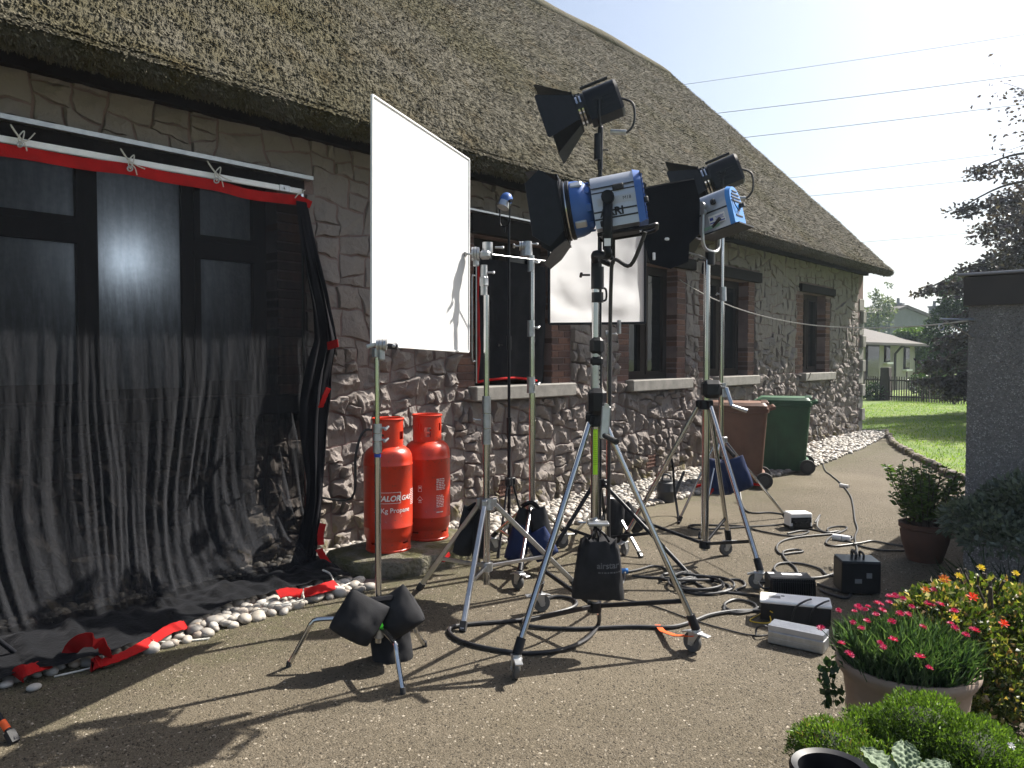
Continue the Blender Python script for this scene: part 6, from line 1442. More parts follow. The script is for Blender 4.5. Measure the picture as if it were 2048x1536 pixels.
cable('black cable looped between the junction box and the white plug', [(1606, 1048, .05), (1612, 1056), (1640, 1062), (1668, 1068), (1690, 1060), (1692, 1054), (1670, 1053), (1655, 1058), (1665, 1068), (1700, 1072), (1704, 1078), (1690, 1082)], .008)
cable('black cable wandering from the right side of the junction box into the shade', [(1630, 1045, .06), (1640, 1030, .08), (1634, 1052, .02), (1650, 1064), (1680, 1063), (1660, 1075), (1652, 1086), (1670, 1092), (1720, 1086), (1745, 1082), (1780, 1088), (1850, 1098)], .009)
cable('black cable running from the white plug into the shade of the garage', [(1695, 1082, .02), (1720, 1092), (1760, 1100), (1800, 1101), (1850, 1102)], .009)
p = G(1684, 1076, .025); m = MB(); m.cyl(p - RT * .06 + FH * .05, p - RT * .0, .026, .03, 12); m.cyl(p - RT * .0, p + RT * .06 - FH * .03, .03, .024, 12); tag(m.build('plug', M['white'], org=p), 'large white plug on the tarmac near the junction box', 'plug')
cable('black cable winding over the tarmac in front of the junction box', [(1668, 1068), (1600, 1074), (1565, 1082), (1553, 1095), (1562, 1108), (1585, 1106), (1606, 1103), (1590, 1099), (1566, 1104), (1572, 1120), (1590, 1135), (1597, 1150)], .009)
cable('black cable ringed behind the finned ballast', [(1560, 1150), (1548, 1138), (1560, 1127), (1600, 1127), (1640, 1138), (1655, 1150), (1690, 1152), (1684, 1143), (1640, 1155), (1590, 1155), (1555, 1148)], .0095)
cable('black cable between the finned ballast and the handled box', [(1635, 1168), (1665, 1178), (1700, 1186), (1690, 1196), (1650, 1185), (1640, 1178)], .009)
cable('black strap hanging from the right crank stand leg', [(1342, 912, .62), (1346, 935, .5), (1349, 980, .25), (1356, 1030, .02), (1358, 1046)], .012, 'blackcloth')

# ================================================================ LINES OVERHEAD
def line(name, label, a, b, r, sag, mat, cat, grp=None):
    m = MB(); m.tube([a.lerp(b, i / 24) - Vector((0, 0, sag * 4 * (i / 24) * (1 - i / 24))) for i in range(25)], r, 6); return tag(m.build(name, M[mat], org=a), label, cat, grp)
a, b = WY(1360, 560, W - .02), Vector((gx0 - .01, gy0 - .04, D(1937, 640, 5.63).z))
line('washing_line', 'pale washing line strung from the stone wall to the garage', a, b, .006, .28, 'cord', 'washing line')
t = thing('line_bracket', 'metal washing line bracket sticking out from the garage corner', 'bracket', b)
m = MB(); m.tube([b + V3(0, 0, .0), b + RT * -.25 + V3(0, 0, .005)], .008, 6); m.tube([b + V3(0, 0, -.13), b + RT * -.22 + V3(0, 0, 0)], .006, 6); m.build('arm', M['steel'], t)
m = MB(); m.tube([b + RT * -.24 + V3(0, 0, -.055) + RT * (.02 * math.cos(q)) + V3(0, 0, .02 * math.sin(q)) for q in np.linspace(0, 6.28, 14)], .004, 6, False); m.build('ring', M['steel'], t)
for k, (x0, y0, x1, y1) in enumerate([(1365, 165, 2048, 66), (1425, 223, 2048, 147), (1465, 273, 2048, 205), (1570, 352, 2048, 298), (1600, 389, 2048, 346), (1705, 481, 2048, 452)]):
    sl = (y1 - y0) / (x1 - x0); yy_ = lambda x: y0 + sl * (x - x0); dd = 90
    ord_ = ('topmost', 'second from the top', 'third from the top', 'fourth from the top', 'fifth from the top', 'lowest')[k]
    line('power_line', 'overhead power line crossing the sky, %s' % ord_, D(x0 - 420, yy_(x0 - 420), dd), D(2300, yy_(2300), dd), .036 if k in (1, 2) else .026, .3, 'wire', 'power line', 'overhead power lines')
# ================================================================ PLANTS NEAR THE CAMERA
def ellcloud(c, r, n, shell=.55, up=0.0):
    v = unit(nr.normal(size=(n, 3))); v[:, 2] = np.where(v[:, 2] < -up, -v[:, 2] * .6, v[:, 2]); q = (shell + (1 - shell) * nr.random((n, 1)) ** .5)
    return np.array(c)[None] + v * q * np.array(r)[None], v
def clumpy(P, V, c, sc_, thr, seed=0):
    k = np.array([noise.noise(Vector((p[0] * sc_ + seed, p[1] * sc_, p[2] * sc_))) for p in P]); return k > thr
# dianthus in a weathered pot
pc = D(1812, 1340, 2.9); pc.z = 0
t = thing('terracotta_planter', 'wide weathered terracotta planter full of pink carnations', 'planter', pc)
rz = D(1812, 1325, 2.9).z
m = MB(); m.lathe([(.15, 0), (.165, .015), (.205, rz * .55), (.212, rz * .57), (.212, rz * .6), (.208, rz * .62), (.222, rz - .06), (.236, rz - .045), (.25, rz - .02), (.252, rz - .005), (.243, rz + .006), (.225, rz + .002), (.215, rz - .03), (.2, rz - .06)], 56, pc, None, (True, False)); m.build('pot', M['buffterra'], t, ang=50)
m = MB(); m.lathe([(.213, rz - .035), (.12, rz - .02), (.0005, rz - .015)], 30, pc, None, (False, False)); m.build('soil', M['soil'], t, ang=0)
pl = thing('carnation_plant', 'bushy pink carnations with narrow grey green blades in the wide planter', 'flowering plant', (pc.x, pc.y, rz))
n = 4600; a = 2 * math.pi * nr.random(n); rr = .225 * np.sqrt(nr.random(n)); lean = rr / .225
P = np.stack([pc.x + rr * np.cos(a), pc.y + rr * np.sin(a), rz - .03 + .13 * nr.random(n) * (1 - lean * .3)], 1)
Dr = np.stack([np.cos(a) * lean * .5 + nr.normal(0, .33, n), np.sin(a) * lean * .5 + nr.normal(0, .33, n), .9 + .3 * nr.random(n)], 1)
leaves('foliage', P, Dr, .05 + .055 * nr.random(n), .0055, M['lf_blade'], pl, nr.random(n), 'stuff', .5)
def flower(parent, c, nrm, r, mat, petals=9, ruff=.35, name='flower'):
    nrm = Vector(nrm).normalized(); x = nrm.cross(Vector((.3, .9, .1))).normalized(); y = nrm.cross(x); m = MB(); vs = []; ts = []
    for ly in range(2):
        for k in range(petals):
            a0 = 2 * math.pi * (k + ly * .5) / petals; h = .25 + ly * .35
            q = lambda a_, rad_, hh: c + (x * math.cos(a_) + y * math.sin(a_)) * rad_ * r * (1 - ly * .3) + nrm * hh * r
            o_ = len(vs); e = rng.uniform(-.12, .12)
            vs += [c, q(a0 - .32, .72, h + e), q(a0 - .14, 1.0 + rng.uniform(-.1, .1), h + .1 + e), q(a0, .86, h + .02), q(a0 + .14, 1.0 + rng.uniform(-.1, .1), h - .04), q(a0 + .32, .72, h - e)]
            m.f += [(o_, o_ + 1, o_ + 2, o_ + 3), (o_, o_ + 3, o_ + 4, o_ + 5)]; m.mi += [0, 0]; ts += [rng.random()] * 6
    m.v = [tuple(v) for v in vs]; return m.build(name, mat, parent, ang=0, tint=ts)
fl_px = [(1709, 1224), (1716, 1216), (1736, 1214), (1762, 1210), (1764, 1222), (1779, 1194), (1790, 1193), (1806, 1198), (1731, 1220), (1823, 1214), (1856, 1210), (1866, 1212), (1880, 1210), (1800, 1229), (1816, 1230), (1908, 1224), (1706, 1246), (1734, 1243), (1723, 1258), (1846, 1255), (1901, 1248), (1931, 1271), (1786, 1281), (1760, 1287), (1768, 1296), (1683, 1288), (1642, 1258), (1858, 1337), (1840, 1316), (1778, 1206), (1752, 1230), (1698, 1310), (1755, 1208), (1910, 1258), (1948, 1262), (1677, 1222), (1784, 1245)]
for (px, py) in fl_px:
    dd = 2.69 + (1300 - py) * .0042; p = D(px, py, dd); st_ = MB()
    flower(pl, p, (rng.uniform(-.4, .2), rng.uniform(-.5, .1), 1), rng.uniform(.013, .021), M['pink'])
    b_ = Vector((pc.x + (p.x - pc.x) * .7, pc.y + (p.y - pc.y) * .7, rz)); st_.tube([b_, p.lerp(b_, .5) + Vector((0, 0, .02)), p], .0015, 5); st_.build('stem', M['lf_blade'], pl, tint=.4)
# ivy trailing down the left of the pot
iv = D(1668, 1360, 2.85); n = 60; P = np.array([D(1660 + rng.uniform(-18, 22), 1305 + rng.uniform(0, 100), 2.84) for _ in range(n)])
leaves('trailing_ivy', P, np.stack([nr.normal(0, .6, n), nr.normal(0, .6, n), -.8 + nr.normal(0, .3, n)], 1), .035, .03, M['lf_dark'], pl, nr.random(n), 'stuff')

# variegated bush with orange and yellow flowers behind it
bcn = D(1965, 1250, 3.35); bush = thing('flower_bush', 'big variegated bush dotted with yellow, orange and red flowers', 'flowering plant', flat(bcn))
P, Vv = [], []
for (px, py, dd, r, n) in ((1890, 1262, 3.3, .2, 3600), (1985, 1262, 3.4, .24, 5200), (2050, 1340, 3.25, .24, 4600), (1955, 1340, 3.2, .2, 3300), (2010, 1430, 3.1, .22, 3000), (1940, 1420, 3.1, .16, 2000)):
    c = D(px, py, dd); p, v = ellcloud(c, (r, r, r * .95), n, .6, .4); P.append(p); Vv.append(v)
P = np.concatenate(P); Vv = np.concatenate(Vv); n = len(P); P += nr.normal(0, .012, (n, 3))
leaves('foliage', P, Vv * .6 + nr.normal(0, .6, (n, 3)) + np.array([0, 0, .35]), .018 + .022 * nr.random(n), .013 + .009 * nr.random(n), M['lf_varieg'], bush, np.clip(nr.beta(1.1, 1.6, n), 0, 1), 'stuff', .5)
m = MB()
for k in range(14): q = flat(bcn) + Vector((rng.uniform(-.16, .16), rng.uniform(-.16, .16), 0)); m.tube([q, q + Vector((rng.uniform(-.06, .06), rng.uniform(-.06, .06), .4)), q + Vector((rng.uniform(-.1, .1), rng.uniform(-.1, .1), .65))], .006, 5)
sm = m.build('stems', M['bark'], bush); sm['kind'] = 'stuff'
for (px, py, mt) in [(1962, 1137, 'yel'), (1917, 1153, 'yel'), (1889, 1160, 'org'), (1945, 1196, 'redp'), (1851, 1182, 'org'), (1867, 1181, 'pink'), (2007, 1249, 'redp'), (1946, 1368, 'org'), (2031, 1148, 'yel'), (1884, 1163, 'yel'), (1908, 1238, 'yel')]:
    p = D(px, py, 3.12 - (py - 1150) * .0005); flower(bush, p, (-.4, -.3, .9), rng.uniform(.016, .026), M[mt], 6, .2)
# soft green mound in front
mo = D(1830, 1500, 2.35); mound = thing('green_mound', 'soft bright green mounding plant in the right foreground', 'plant', flat(mo))
P, Vv, T = [], [], []
for (px, py, dd, r, h, n, tmax) in ((1665, 1500, 2.42, .13, .11, 5200, 1.0), (1740, 1470, 2.5, .11, .1, 3600, .93), (1845, 1468, 2.42, .16, .15, 9000, .9), (1945, 1512, 2.32, .16, .14, 7500, .9), (2010, 1560, 2.25, .15, .1, 4500, .9), (1760, 1545, 2.3, .17, .1, 4500, 1.0)):
    c = D(px, py, dd); p, v = ellcloud(c - Vector((0, 0, h * .2)), (r, r, h), n, .72, .1); P.append(p); Vv.append(v); T.append(nr.random(n) ** (.75 if tmax == 1.0 else 1.1) * tmax)
P = np.concatenate(P); Vv = np.concatenate(Vv); T = np.concatenate(T); n = len(P)
jit = np.array([noise.noise(Vector((p[0] * 22, p[1] * 22, p[2] * 22))) for p in P]); P += Vv * (jit * .03)[:, None]
leaves('foliage', P, Vv * .8 + nr.normal(0, .55, (n, 3)) + np.array([0, 0, .5]), .013 + .009 * nr.random(n), .0048, M['lf_lime'], mound, T, 'stuff', .4)
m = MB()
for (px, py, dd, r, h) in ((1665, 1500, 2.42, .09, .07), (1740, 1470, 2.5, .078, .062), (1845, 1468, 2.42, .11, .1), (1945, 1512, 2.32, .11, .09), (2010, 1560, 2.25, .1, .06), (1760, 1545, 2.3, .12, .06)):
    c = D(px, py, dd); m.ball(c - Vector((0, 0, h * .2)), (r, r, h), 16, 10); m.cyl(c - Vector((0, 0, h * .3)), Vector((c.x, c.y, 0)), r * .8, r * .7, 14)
cm = m.build('stems', plain('dark green stems', (.02, .03, .01), .9), mound); cm['kind'] = 'stuff'  # plain dark green core under the leaves
p = D(2022, 1493, 2.15); flower(mound, p, (-.3, -.5, .8), .012, M['print'], 5)
# crinkled leaves in a black tub at the bottom edge
tb = D(1672, 1560, 1.95); t = thing('black_tub', 'round black plastic tub cut off by the bottom edge', 'plant tub', flat(tb))
rz2 = D(1655, 1522, 1.97).z; tc_ = flat(D(1662, 1500, 1.94))
m = MB(); m.lathe([(.07, 0), (.085, rz2 - .03), (.1, rz2 - .02), (.102, rz2 - .006), (.096, rz2 + .002), (.08, rz2 - .004), (.078, rz2 - .05), (.0005, rz2 - .06)], 40, tc_); m.build('tub', M['black'], t, ang=50)
m = MB(); 
for k in range(30): a = rng.uniform(0, 6.28); r_ = rng.uniform(0, .07); m.ball(tc_ + V3(r_ * math.cos(a), r_ * math.sin(a), rz2 - .05), rng.uniform(.008, .016), 7, 5)
g_ = m.build('soil', M['soil'], t); g_['kind'] = 'stuff'
sg = thing('crinkled_plant', 'low plant with large crinkled grey green leaves at the bottom edge', 'plant', flat(D(1800, 1536, 2.0)))
for (px, py, L_, W_, az, el) in [(1790, 1535, .1, .075, 2.2, .5), (1740, 1545, .09, .06, 2.9, .35), (1815, 1530, .1, .07, 1.2, .6), (1850, 1545, .1, .07, .5, .4), (1770, 1550, .08, .055, 2.0, .7), (1830, 1555, .09, .065, .9, .3), (1795, 1555, .09, .06, 1.6, .5), (1760, 1565, .08, .06, 3.3, .4), (1880, 1570, .09, .06, .2, .4)]:
    c = D(px, py + 14, 2.02); d = RT * math.cos(az) * math.cos(el) + FH * math.sin(az) * math.cos(el) + V3(0, 0, math.sin(el)); s = d.cross(V3(0, 0, 1)).normalized(); nn_ = s.cross(d); m = MB()
    def lf(u, v):
        w_ = W_ * .5 * (math.sin(math.pi * min(.97, .06 + v * .94)) ** .6); x = (u - .5) * 2
        pk = .0042 * math.sin(v * 30 + abs(x) * 5) * math.cos(x * 10) + .007 * (abs(x) ** 1.5) - .004 * math.exp(-(x / .09) ** 2) - .02 * v * v
        return c + d * (L_ * v) + s * (w_ * x * (1 + .06 * math.sin(v * 34))) + nn_ * pk
    m.grid(lf, 20, 26); m.build('leaf', M['crinkle'], sg, ang=180, tint=[min(1, max(0, .5 + .5 * math.sin(i * .9) * .4 + rng.uniform(-.2, .2))) for i in range(len(m.v))])

# pots and plants in the shade of the garage
sp = flat(G(1874, 1132)) + FH * .18; t = thing('shaded_pot', 'plain terracotta pot in the shade beside the garage', 'planter', sp)
m = MB(); h0 = .3; m.lathe([(.125, 0), (.17, h0 * .5), (.183, h0 * .78), (.17, h0 * .84), (.192, h0 * .88), (.195, h0), (.174, h0), (.17, h0 - .05), (.0005, h0 - .05)], 36, sp); m.build('pot', M['terra'], t, ang=45)
sb = thing('leafy_shrub', 'upright dark leafy shrub growing in the shaded terracotta pot', 'shrub', sp + V3(0, 0, h0))
P, Dd = [], []
m = MB()
for k in range(80):
    a = rng.uniform(0, 6.28); r_ = rng.uniform(.03, .21); b_ = sp + V3(r_ * .6 * math.cos(a), r_ * .6 * math.sin(a), h0 - .04); e = sp + V3(r_ * 1.5 * math.cos(a), r_ * 1.5 * math.sin(a), h0 + rng.uniform(.24, .46)); m.tube([b_, b_.lerp(e, .5) + V3(0, 0, .03), e], .003, 4)
    for q in range(34):
        s = rng.uniform(.2, 1.02); P.append(b_.lerp(e, s)); an = rng.uniform(0, 6.28); Dd.append((math.cos(an), math.sin(an), .3))
m.build('stems', M['bark'], sb)['kind'] = 'stuff'
P = np.array(P); n = len(P); leaves('foliage', P, np.array(Dd), .04 + .025 * nr.random(n), .022, M['lf_mid'], sb, nr.random(n), 'stuff')
gb = thing('silvery_shrub', 'blue grey leaved shrub against the foot of the garage', 'shrub', flat(D(1965, 1130, 5.0)))
Pn, Vn = [], []
for (px, py, dd, r, n) in ((1950, 1045, 5.0, .2, 1500), (2020, 1030, 5.0, .24, 1800), (2060, 1010, 4.9, .25, 1500), (1990, 1075, 4.8, .2, 1000)):
    p, v = ellcloud(D(px, py, dd), (r, r, r * .8), n, .5, .6); Pn.append(p); Vn.append(v)
P = np.concatenate(Pn); Vn = np.concatenate(Vn); n = len(P); leaves('foliage', P, Vn + nr.normal(0, .6, (n, 3)), .035 + .03 * nr.random(n), .022, M['lf_pale'], gb, nr.random(n), 'stuff')
dk = thing('strappy_plant', 'dark plant with long arching strap leaves behind the flower bush', 'plant', flat(D(2020, 1140, 4.2)))
n = 260; c = D(2050, 1180, 4.1); a = 2 * math.pi * nr.random(n); P = np.stack([c.x + .06 * np.cos(a), c.y + .06 * np.sin(a), np.full(n, .05)], 1)
leaves('foliage', P + nr.normal(0, .05, (n, 3)) * np.array([1, 1, 0]), np.stack([np.cos(a) * .6, np.sin(a) * .6, .35 + .5 * nr.random(n)], 1), .35 + .25 * nr.random(n), .018, M['lf_dark'], dk, nr.random(n) * .3, 'stuff', .5)
fn = thing('fern', 'feathery green fern at the foot of the shaded terracotta pot', 'plant', flat(D(1862, 1190, 4.1)))
P, Dd = [], []
for k in range(40):
    a = rng.uniform(0, 6.28); c = flat(D(1862, 1170, 4.25)) + V3(rng.uniform(-.15, .2), rng.uniform(-.12, .12), 0); L_ = rng.uniform(.2, .36)
    for q in range(26):
        s = q / 25; b_ = c + V3(math.cos(a) * L_ * s * .7, math.sin(a) * L_ * s * .7, L_ * (1.25 * s - .65 * s * s)); P.append(b_); sd_ = 1 if q % 2 else -1
        Dd.append((math.cos(a) * .6 - math.sin(a) * sd_, math.sin(a) * .6 + math.cos(a) * sd_, .2))
P = np.array(P); n = len(P); leaves('foliage', P, np.array(Dd), .045, .009, M['lf_mid'], fn, nr.random(n), 'stuff')

# ================================================================ BEYOND THE LAWN
def canopy(t, blobs, mat, L_, W_, name='crown', up=.3, thr=-1, seed=0, sc_=1.3):
    P, Vn = [], []
    for (c, r, n) in blobs:
        p, v = ellcloud(c, r, n, .45, 1.0); P.append(p); Vn.append(v)
    P = np.concatenate(P); Vn = np.concatenate(Vn)
    if thr > -1: k = clumpy(P, Vn, None, sc_, thr, seed); P, Vn = P[k], Vn[k]
    n = len(P); return leaves(name, P, Vn * .7 + nr.normal(0, .7, (n, 3)) + np.array([0, 0, -.2]), L_ * (.7 + .6 * nr.random(n)), W_, mat, t, nr.random(n))
def trunk(t, a, b, r0, r1, limbs=()):
    m = MB(); k = 7; pts = [a.lerp(b, i / k) + Vector((rng.uniform(-1, 1), rng.uniform(-1, 1), 0)) * r0 * .3 * (0 < i < k) for i in range(k + 1)]
    m.tube(pts, [r0 + (r1 - r0) * i / k for i in range(k + 1)], 10); m.build('trunk', M['bark'], t)
    for (s, e, r_) in limbs:
        m = MB(); p0 = a.lerp(b, s); m.tube(smoothpath([p0, p0.lerp(e, .5) + Vector((0, 0, (e - p0).length * .08)), e], 5), [r_ * (1 - .8 * i / 10) for i in range(11)], 6); m.build('limb', M['bark'], t)
# copper beech to the right of the lawn
DB = 20.5; bt = flat(D(2085, 900, DB)); beech = thing('copper_beech', 'dark purple copper beech with drooping boughs beside the lawn', 'tree', bt)
B_ = []; limbs = []; TW = []
def bough(px0, py0, px1, py1, d0, d1, n, w, droop=.0):
    a, b = D(px0, py0, d0), D(px1, py1, d1); limbs.append((min(.95, max(.15, (a.z) / 9)), b, .05))
    for i in range(int(n * .95)):
        s = rng.random() ** .8; p = a.lerp(b, s) + Vector((0, 0, droop * s * (1 - s))); k = w * (1.35 - .8 * s)
        g_ = lambda q: max(-1.5, min(1.5, rng.gauss(0, 1))) * q; B_.append(p + Vector((g_(k), g_(k), g_(k * .75)))); TW.append((a.lerp(b, max(0, s - .08)), B_[-1])) if i % 14 == 0 else None
for args in [(2150, 330, 1940, 345, 22, 21, 700, .25), (2150, 380, 1905, 425, 22, 20.5, 900, .26), (2150, 440, 1955, 470, 22, 22, 1100, .4), (2150, 500, 1925, 545, 22, 21, 1100, .3), (2120, 300, 2050, 180, 22, 22, 260, .3), (2150, 530, 1830, 590, 22, 20, 900, .17, .5), (2100, 560, 1905, 585, 22, 20, 700, .2), (2150, 400, 2020, 420, 22, 22, 1800, .6), (2150, 520, 1990, 530, 22, 22, 1600, .5),
             (2100, 600, 1895, 640, 22, 20.5, 500, .2), (2100, 640, 1880, 690, 22, 20.5, 1100, .25), (2100, 690, 1850, 735, 22, 20.5, 1300, .25), (2100, 720, 1835, 770, 22, 20, 800, .17), (2050, 740, 1880, 775, 22, 20.5, 1500, .28), (2050, 770, 1900, 790, 22, 20.5, 800, .25), (2120, 640, 2000, 700, 22, 22, 1800, .6), (2200, 200, 2200, 420, 20, 20, 2600, 1.2), (2250, 500, 2250, 650, 20, 20, 2000, 1.2), (2150, 470, 2070, 500, 18.5, 18.5, 2200, .8), (2200, 380, 2110, 420, 18, 17.5, 1800, .7), (2250, 480, 2120, 540, 16.5, 16.5, 1500, .6)]:
    bough(*args)
P = np.array([tuple(p) for p in B_]); P = P[P[:, 2] > .15]; n = len(P); leaves('crown', P, nr.normal(0, 1, (n, 3)) * np.array([1, 1, .7]) + np.array([-.3, 0, -.15]), .1 + .07 * nr.random(n), .075, M['lf_beech'], beech, nr.random(n) ** 1.3)
trunk(beech, bt, bt + V3(0, 0, 9), .3, .06, limbs)
m = MB()
for p, q in TW: m.tube([p, p.lerp(q, .5) + V3(0, 0, .03), q], [.014, .01, .005], 4)
m.build('twigs', M['bark'], beech)['kind'] = 'stuff'
def tree(label, px, dd, ztop, blobs, mat, L_, W_, name='tree', **kw):
    b_ = flat(D(px, 900, dd)); t = thing(name, label, 'tree', b_); canopy(t, blobs, mat, L_, W_, **kw); trunk(t, b_, b_ + V3(0, 0, ztop * .8), .02 * ztop + .06, .04); return t
d_ = 46; tree('loose pale green tree behind the cream bungalow', 1752, d_, 5.5, [(D(1752, 625, d_), (1.15, 1.1, 1.3), 1500), (D(1768, 595, d_), (.6, .6, .9), 600), (D(1735, 655, d_), (1.0, 1, .8), 800)], M['lf_pale'], .2, .1, 'pale_tree', thr=-.12, sc_=.9)  # greyed leaf colour paints in the hazy distance
d_ = 31; tree('dense dark conifer behind the drooping beech boughs', 1925, d_, 5.0, [(D(1925, 600, d_), (.85, .85, 1.1), 3000), (D(1912, 660, d_), (1.15, 1.1, 1.2), 4000), (D(1920, 730, d_), (1.3, 1.2, 1.2), 4000)], M['lf_dark'], .17, .07, 'conifer')
d_ = 39; hb_ = flat(D(1826, 900, d_)); t = thing('ivy_bush', 'rounded green ivy bush at the end of the bungalow', 'bush', hb_); canopy(t, [(D(1832, 690, d_), (.65, .7, .9), 2200), (D(1815, 670, d_), (.7, .6, .35), 1000), (D(1838, 735, d_), (.6, .6, .9), 1400)], M['lf_mid'], .16, .11)
for (px, py, dd, r, lab) in ((1752, 785, 28.2, .45, 'low shrub behind the railings below the bungalow door'), (1845, 768, 28.0, .5, 'dark shrub behind the railings near the beech'), (1885, 775, 27.6, .55, 'dark shrub at the right end of the railings')):
    c = D(px, py, dd); t = thing('garden_shrub', lab, 'shrub', flat(c)); canopy(t, [(c, (r, r, r * .8), 900)], M['lf_dark'], .1, .06); m = MB(); m.tube([flat(c), c], .04, 6); m.build('trunk', M['bark'], t)
# railings
fd = 27.0; fa, fb = flat(G(1728, 801)), flat(G(1945, 812)); t = thing('railing_fence', 'dark picket railings across the far end of the lawn', 'fence', fa)
for k in range(44):
    p = fa.lerp(fb, k / 43); hh = .92 if k % 9 else 1.1; m = MB(); m.box(p + V3(0, 0, hh / 2), (.035 if k % 9 else .09, .03, hh)); m.build('picket', M['fence'], t, ang=0)
for z in (.2, .78): m = MB(); m.bar(fa + V3(0, 0, z), fb + V3(0, 0, z), .03, .045); m.build('rail', M['fence'], t, ang=0)
gp_ = flat(G(1771, 803)); m = MB(); m.box(gp_ + V3(0, .0, .62), (.34, .3, 1.24), None, .02); tag(m.build('fence_pillar', M['fence'], org=gp_), 'broad dark pillar standing in the railings', 'pillar')
# bungalow
def bung():
    a, b = flat(D(1690, 780, 33)), flat(D(1829, 780, 38.5)); u = (b - a).normalized(); v = Vector((-u.y, u.x, 0)); v = v if v.dot(FH) > 0 else -v
    L_ = (b - a).length; t = thing('bungalow', 'cream rendered bungalow with a low tiled roof beyond the railings', 'house', a)
    R = Matrix((u, v, Vector((0, 0, 1)))).transposed(); hE = D(1826, 688, 38.5).z; c = a + u * L_ / 2 + v * 3
    m = MB(); m.box(c + V3(0, 0, hE / 2), (L_, 6, hE), R); m.build('wall', M['cream'], t, ang=0)
    m = MB(); o_ = .45; q = lambda x, y, z: a + u * x + v * y + V3(0, 0, z)
    e = [q(-6, -o_, hE), q(L_ + o_, -o_, hE), q(L_ + o_, 6 + o_, hE), q(-6, 6 + o_, hE)]; rg = [q(-6, 3, hE + 1.15), q(L_ - 2.2, 3, hE + 1.15)]
    m.add(e + rg + [p - V3(0, 0, .12) for p in e], [(0, 1, 5, 4), (1, 2, 5), (2, 3, 4, 5), (0, 6, 7, 1), (1, 7, 8, 2), (6, 9, 8, 7)]); m.build('roof', M['slate'], t, ang=0)
    m = MB(); m.bar(q(-6, -o_ - .05, hE - .06), q(L_ + o_, -o_ - .05, hE - .06), .1, .1); m.build('gutter', M['fascia'], t)
    for (p0, p1, y0, y1, nm_) in ((1731, 1756, 690, 760, 'door'), (1768, 1778, 690, 724, 'window'), (1807, 1817, 694, 738, 'window')):
        def hit(px):
            d = ray(px, 714); d2 = Vector((d.x, d.y)); # intersect wall line
            A = np.array([[d.x, -u.x], [d.y, -u.y]]); s = np.linalg.solve(A, np.array([a.x, a.y])); return s[1], s[0]
        x0, t0 = hit(p0); x1, t1 = hit(p1); f = lambda py, tt: CH + ray((p0 + p1) / 2, py).z * tt
        tt = (t0 + t1) / 2; z1, z0 = f(y0, tt), max(.05, f(y1, tt)); m = MB(); m.box(a + u * (x0 + x1) / 2 + V3(0, 0, (z0 + z1) / 2) - v * .01, (abs(x1 - x0), .1, z1 - z0), R); w_ = m.build(nm_, M['frame'] if nm_ == 'door' else M['frame'], t, ang=0)
        m = MB(); m.box(a + u * (x0 + x1) / 2 + V3(0, 0, (z0 + z1) / 2) - v * .05, (abs(x1 - x0) - .14, .06, z1 - z0 - .14), R); m.build('pane', M['glass'], w_, ang=0)
        if nm_ == 'window': m = MB(); m.box(a + u * (x0 + x1) / 2 + V3(0, 0, z0 - .05) - v * .08, (abs(x1 - x0) + .14, .2, .09), R); m.build('sill', M['white'], t, ang=0)
    x0, _ = (lambda d: (np.linalg.solve(np.array([[d.x, -u.x], [d.y, -u.y]]), np.array([a.x, a.y]))[1], 0))(ray(1786, 714))
    m = MB(); m.tube([a + u * x0 - v * .1 + V3(0, 0, .05), a + u * x0 - v * .1 + V3(0, 0, hE - .5), a + u * (x0 + .1) - v * .3 + V3(0, 0, hE - .2), a + u * (x0 + .1) - v * .48 + V3(0, 0, hE - .1)], .06, 8); m.build('drain_pipe', M['fascia'], t)
bung()
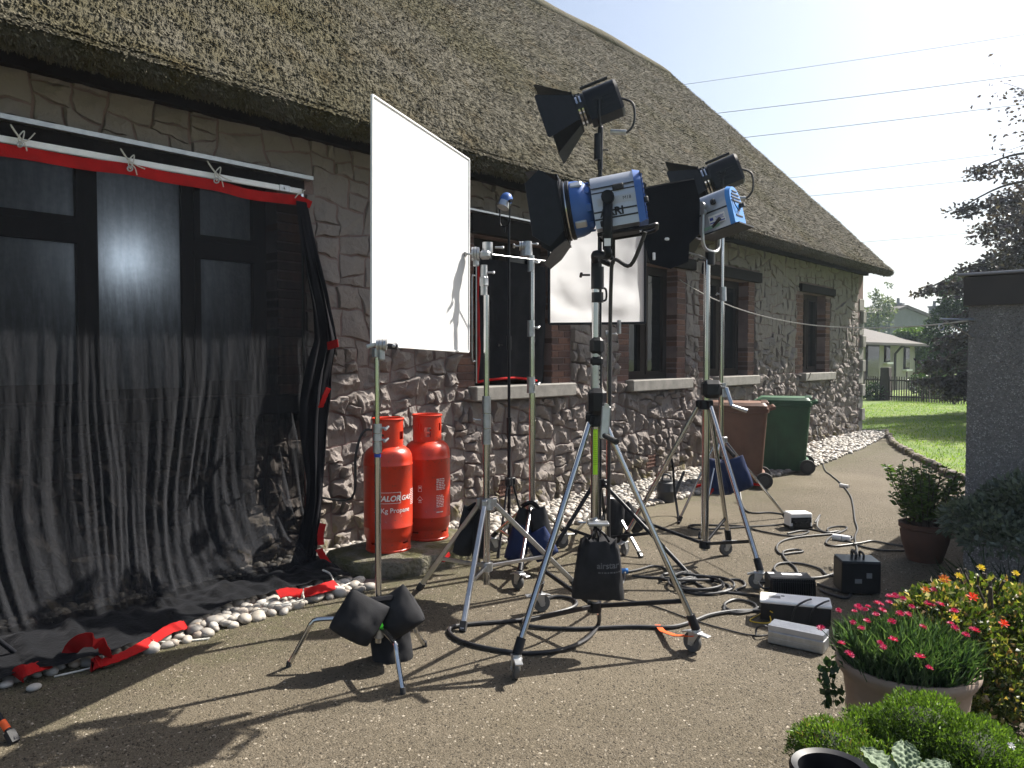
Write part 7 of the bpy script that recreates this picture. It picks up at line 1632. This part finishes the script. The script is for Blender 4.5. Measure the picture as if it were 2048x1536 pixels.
def farhouse():
    d0 = 62; a, b = flat(D(1778, 780, d0)), flat(D(1862, 780, d0 + 3)); u = (b - a).normalized(); v = Vector((-u.y, u.x, 0)); v = v if v.dot(FH) > 0 else -v
    L_ = (b - a).length; t = thing('grey_house', 'far grey gabled house with two chimneys beyond the bungalow', 'house', a); q = lambda x, y, z: a + u * x + v * y + V3(0, 0, z)
    zE, zA = D(1860, 636, d0 + 3).z, D(1804, 615, d0 + 1).z; xa_ = L_ * .32
    m = MB(); prf = [(0, 0), (L_, 0), (L_, zE), (xa_, zA), (0, zA - .5)]; m.add([q(x, 0, z) for x, z in prf] + [q(x, 7, z) for x, z in prf], [(0, 1, 2, 3, 4), (9, 8, 7, 6, 5)] + [(i, i + 5, (i + 1) % 5 + 5, (i + 1) % 5) for i in range(5)]); m.build('wall', M['greyrender'], t, ang=0)
    m = MB(); m.plate([q(xa_ - .1, -.3, zA + .1), q(L_ + .4, -.3, zE - .05), q(L_ + .4, 7.2, zE - .05), q(xa_ - .1, 7.2, zA + .1)], .2); m.plate([q(xa_ + .1, -.3, zA + .1), q(-.5, -.3, zA - .55), q(-.5, 7.2, zA - .55), q(xa_ + .1, 7.2, zA + .1)], .2); m.build('roof', M['slate'], t, ang=0)
    for (px, y0, y1, w_) in ((1796, 603, 622, .7), (1868, 609, 645, .72)):
        c = D(px, y1, d0 + 4); zt2 = D(px, y0 + 6, d0 + 4).z; m = MB(); m.box((c.x, c.y, (c.z + zt2) / 2), (w_, w_, zt2 - c.z)); m.box((c.x, c.y, zt2 + .05), (w_ + .15, w_ + .15, .12)); m.cyl((c.x, c.y, zt2 + .1), (c.x, c.y, zt2 + .55), .14, .12, 10); m.build('chimney', M['greyrender'], t, ang=30)
    m = MB(); m.box(q(L_ - .9, -.02, 1.6), (.9, .08, 1.2), Matrix((u, v, Vector((0, 0, 1)))).transposed()); m.build('window', M['glass'], t, ang=0)
farhouse()
# distant hedge closing the view
P, Vn = [], []
for k in range(26):
    c = D(1560 + k * 38, 712, 75); p, v = ellcloud((c.x, c.y, 1.2), (2.6, 2.6, 1.5 + rng.random()), 500, .6, 1.0); P.append(p); Vn.append(v)
P = np.concatenate(P); Vn = np.concatenate(Vn); P[:, 2] = np.abs(P[:, 2]); n = len(P)
tag(leaves('far_hedge', P, Vn + nr.normal(0, .6, (n, 3)), .5, .35, M['lf_dark'], None, nr.random(n)), 'dark far hedge and shrubbery beyond the houses', 'hedge', None, 'stuff')

# ================================================================ THIN HAZE ADDED TO LIFT SHADOWS LIKE LENS FLARE
hm = bpy.data.materials.new('flare_haze'); hm.use_nodes = True; t_ = hm.node_tree; t_.nodes.remove(t_.nodes['Principled BSDF'])
pv = t_.nodes.new('ShaderNodeVolumePrincipled'); pv.inputs['Color'].default_value = (.74, .87, 1, 1); pv.inputs['Density'].default_value = HAZE; pv.inputs['Anisotropy'].default_value = .35
t_.links.new(pv.outputs[0], t_.nodes['Material Output'].inputs['Volume'])
m = MB(); m.box((100, 0, 22.5), (1620, 1420, 47.2)); tag(m.build('flare_haze', hm, ang=0), kind='stuff')
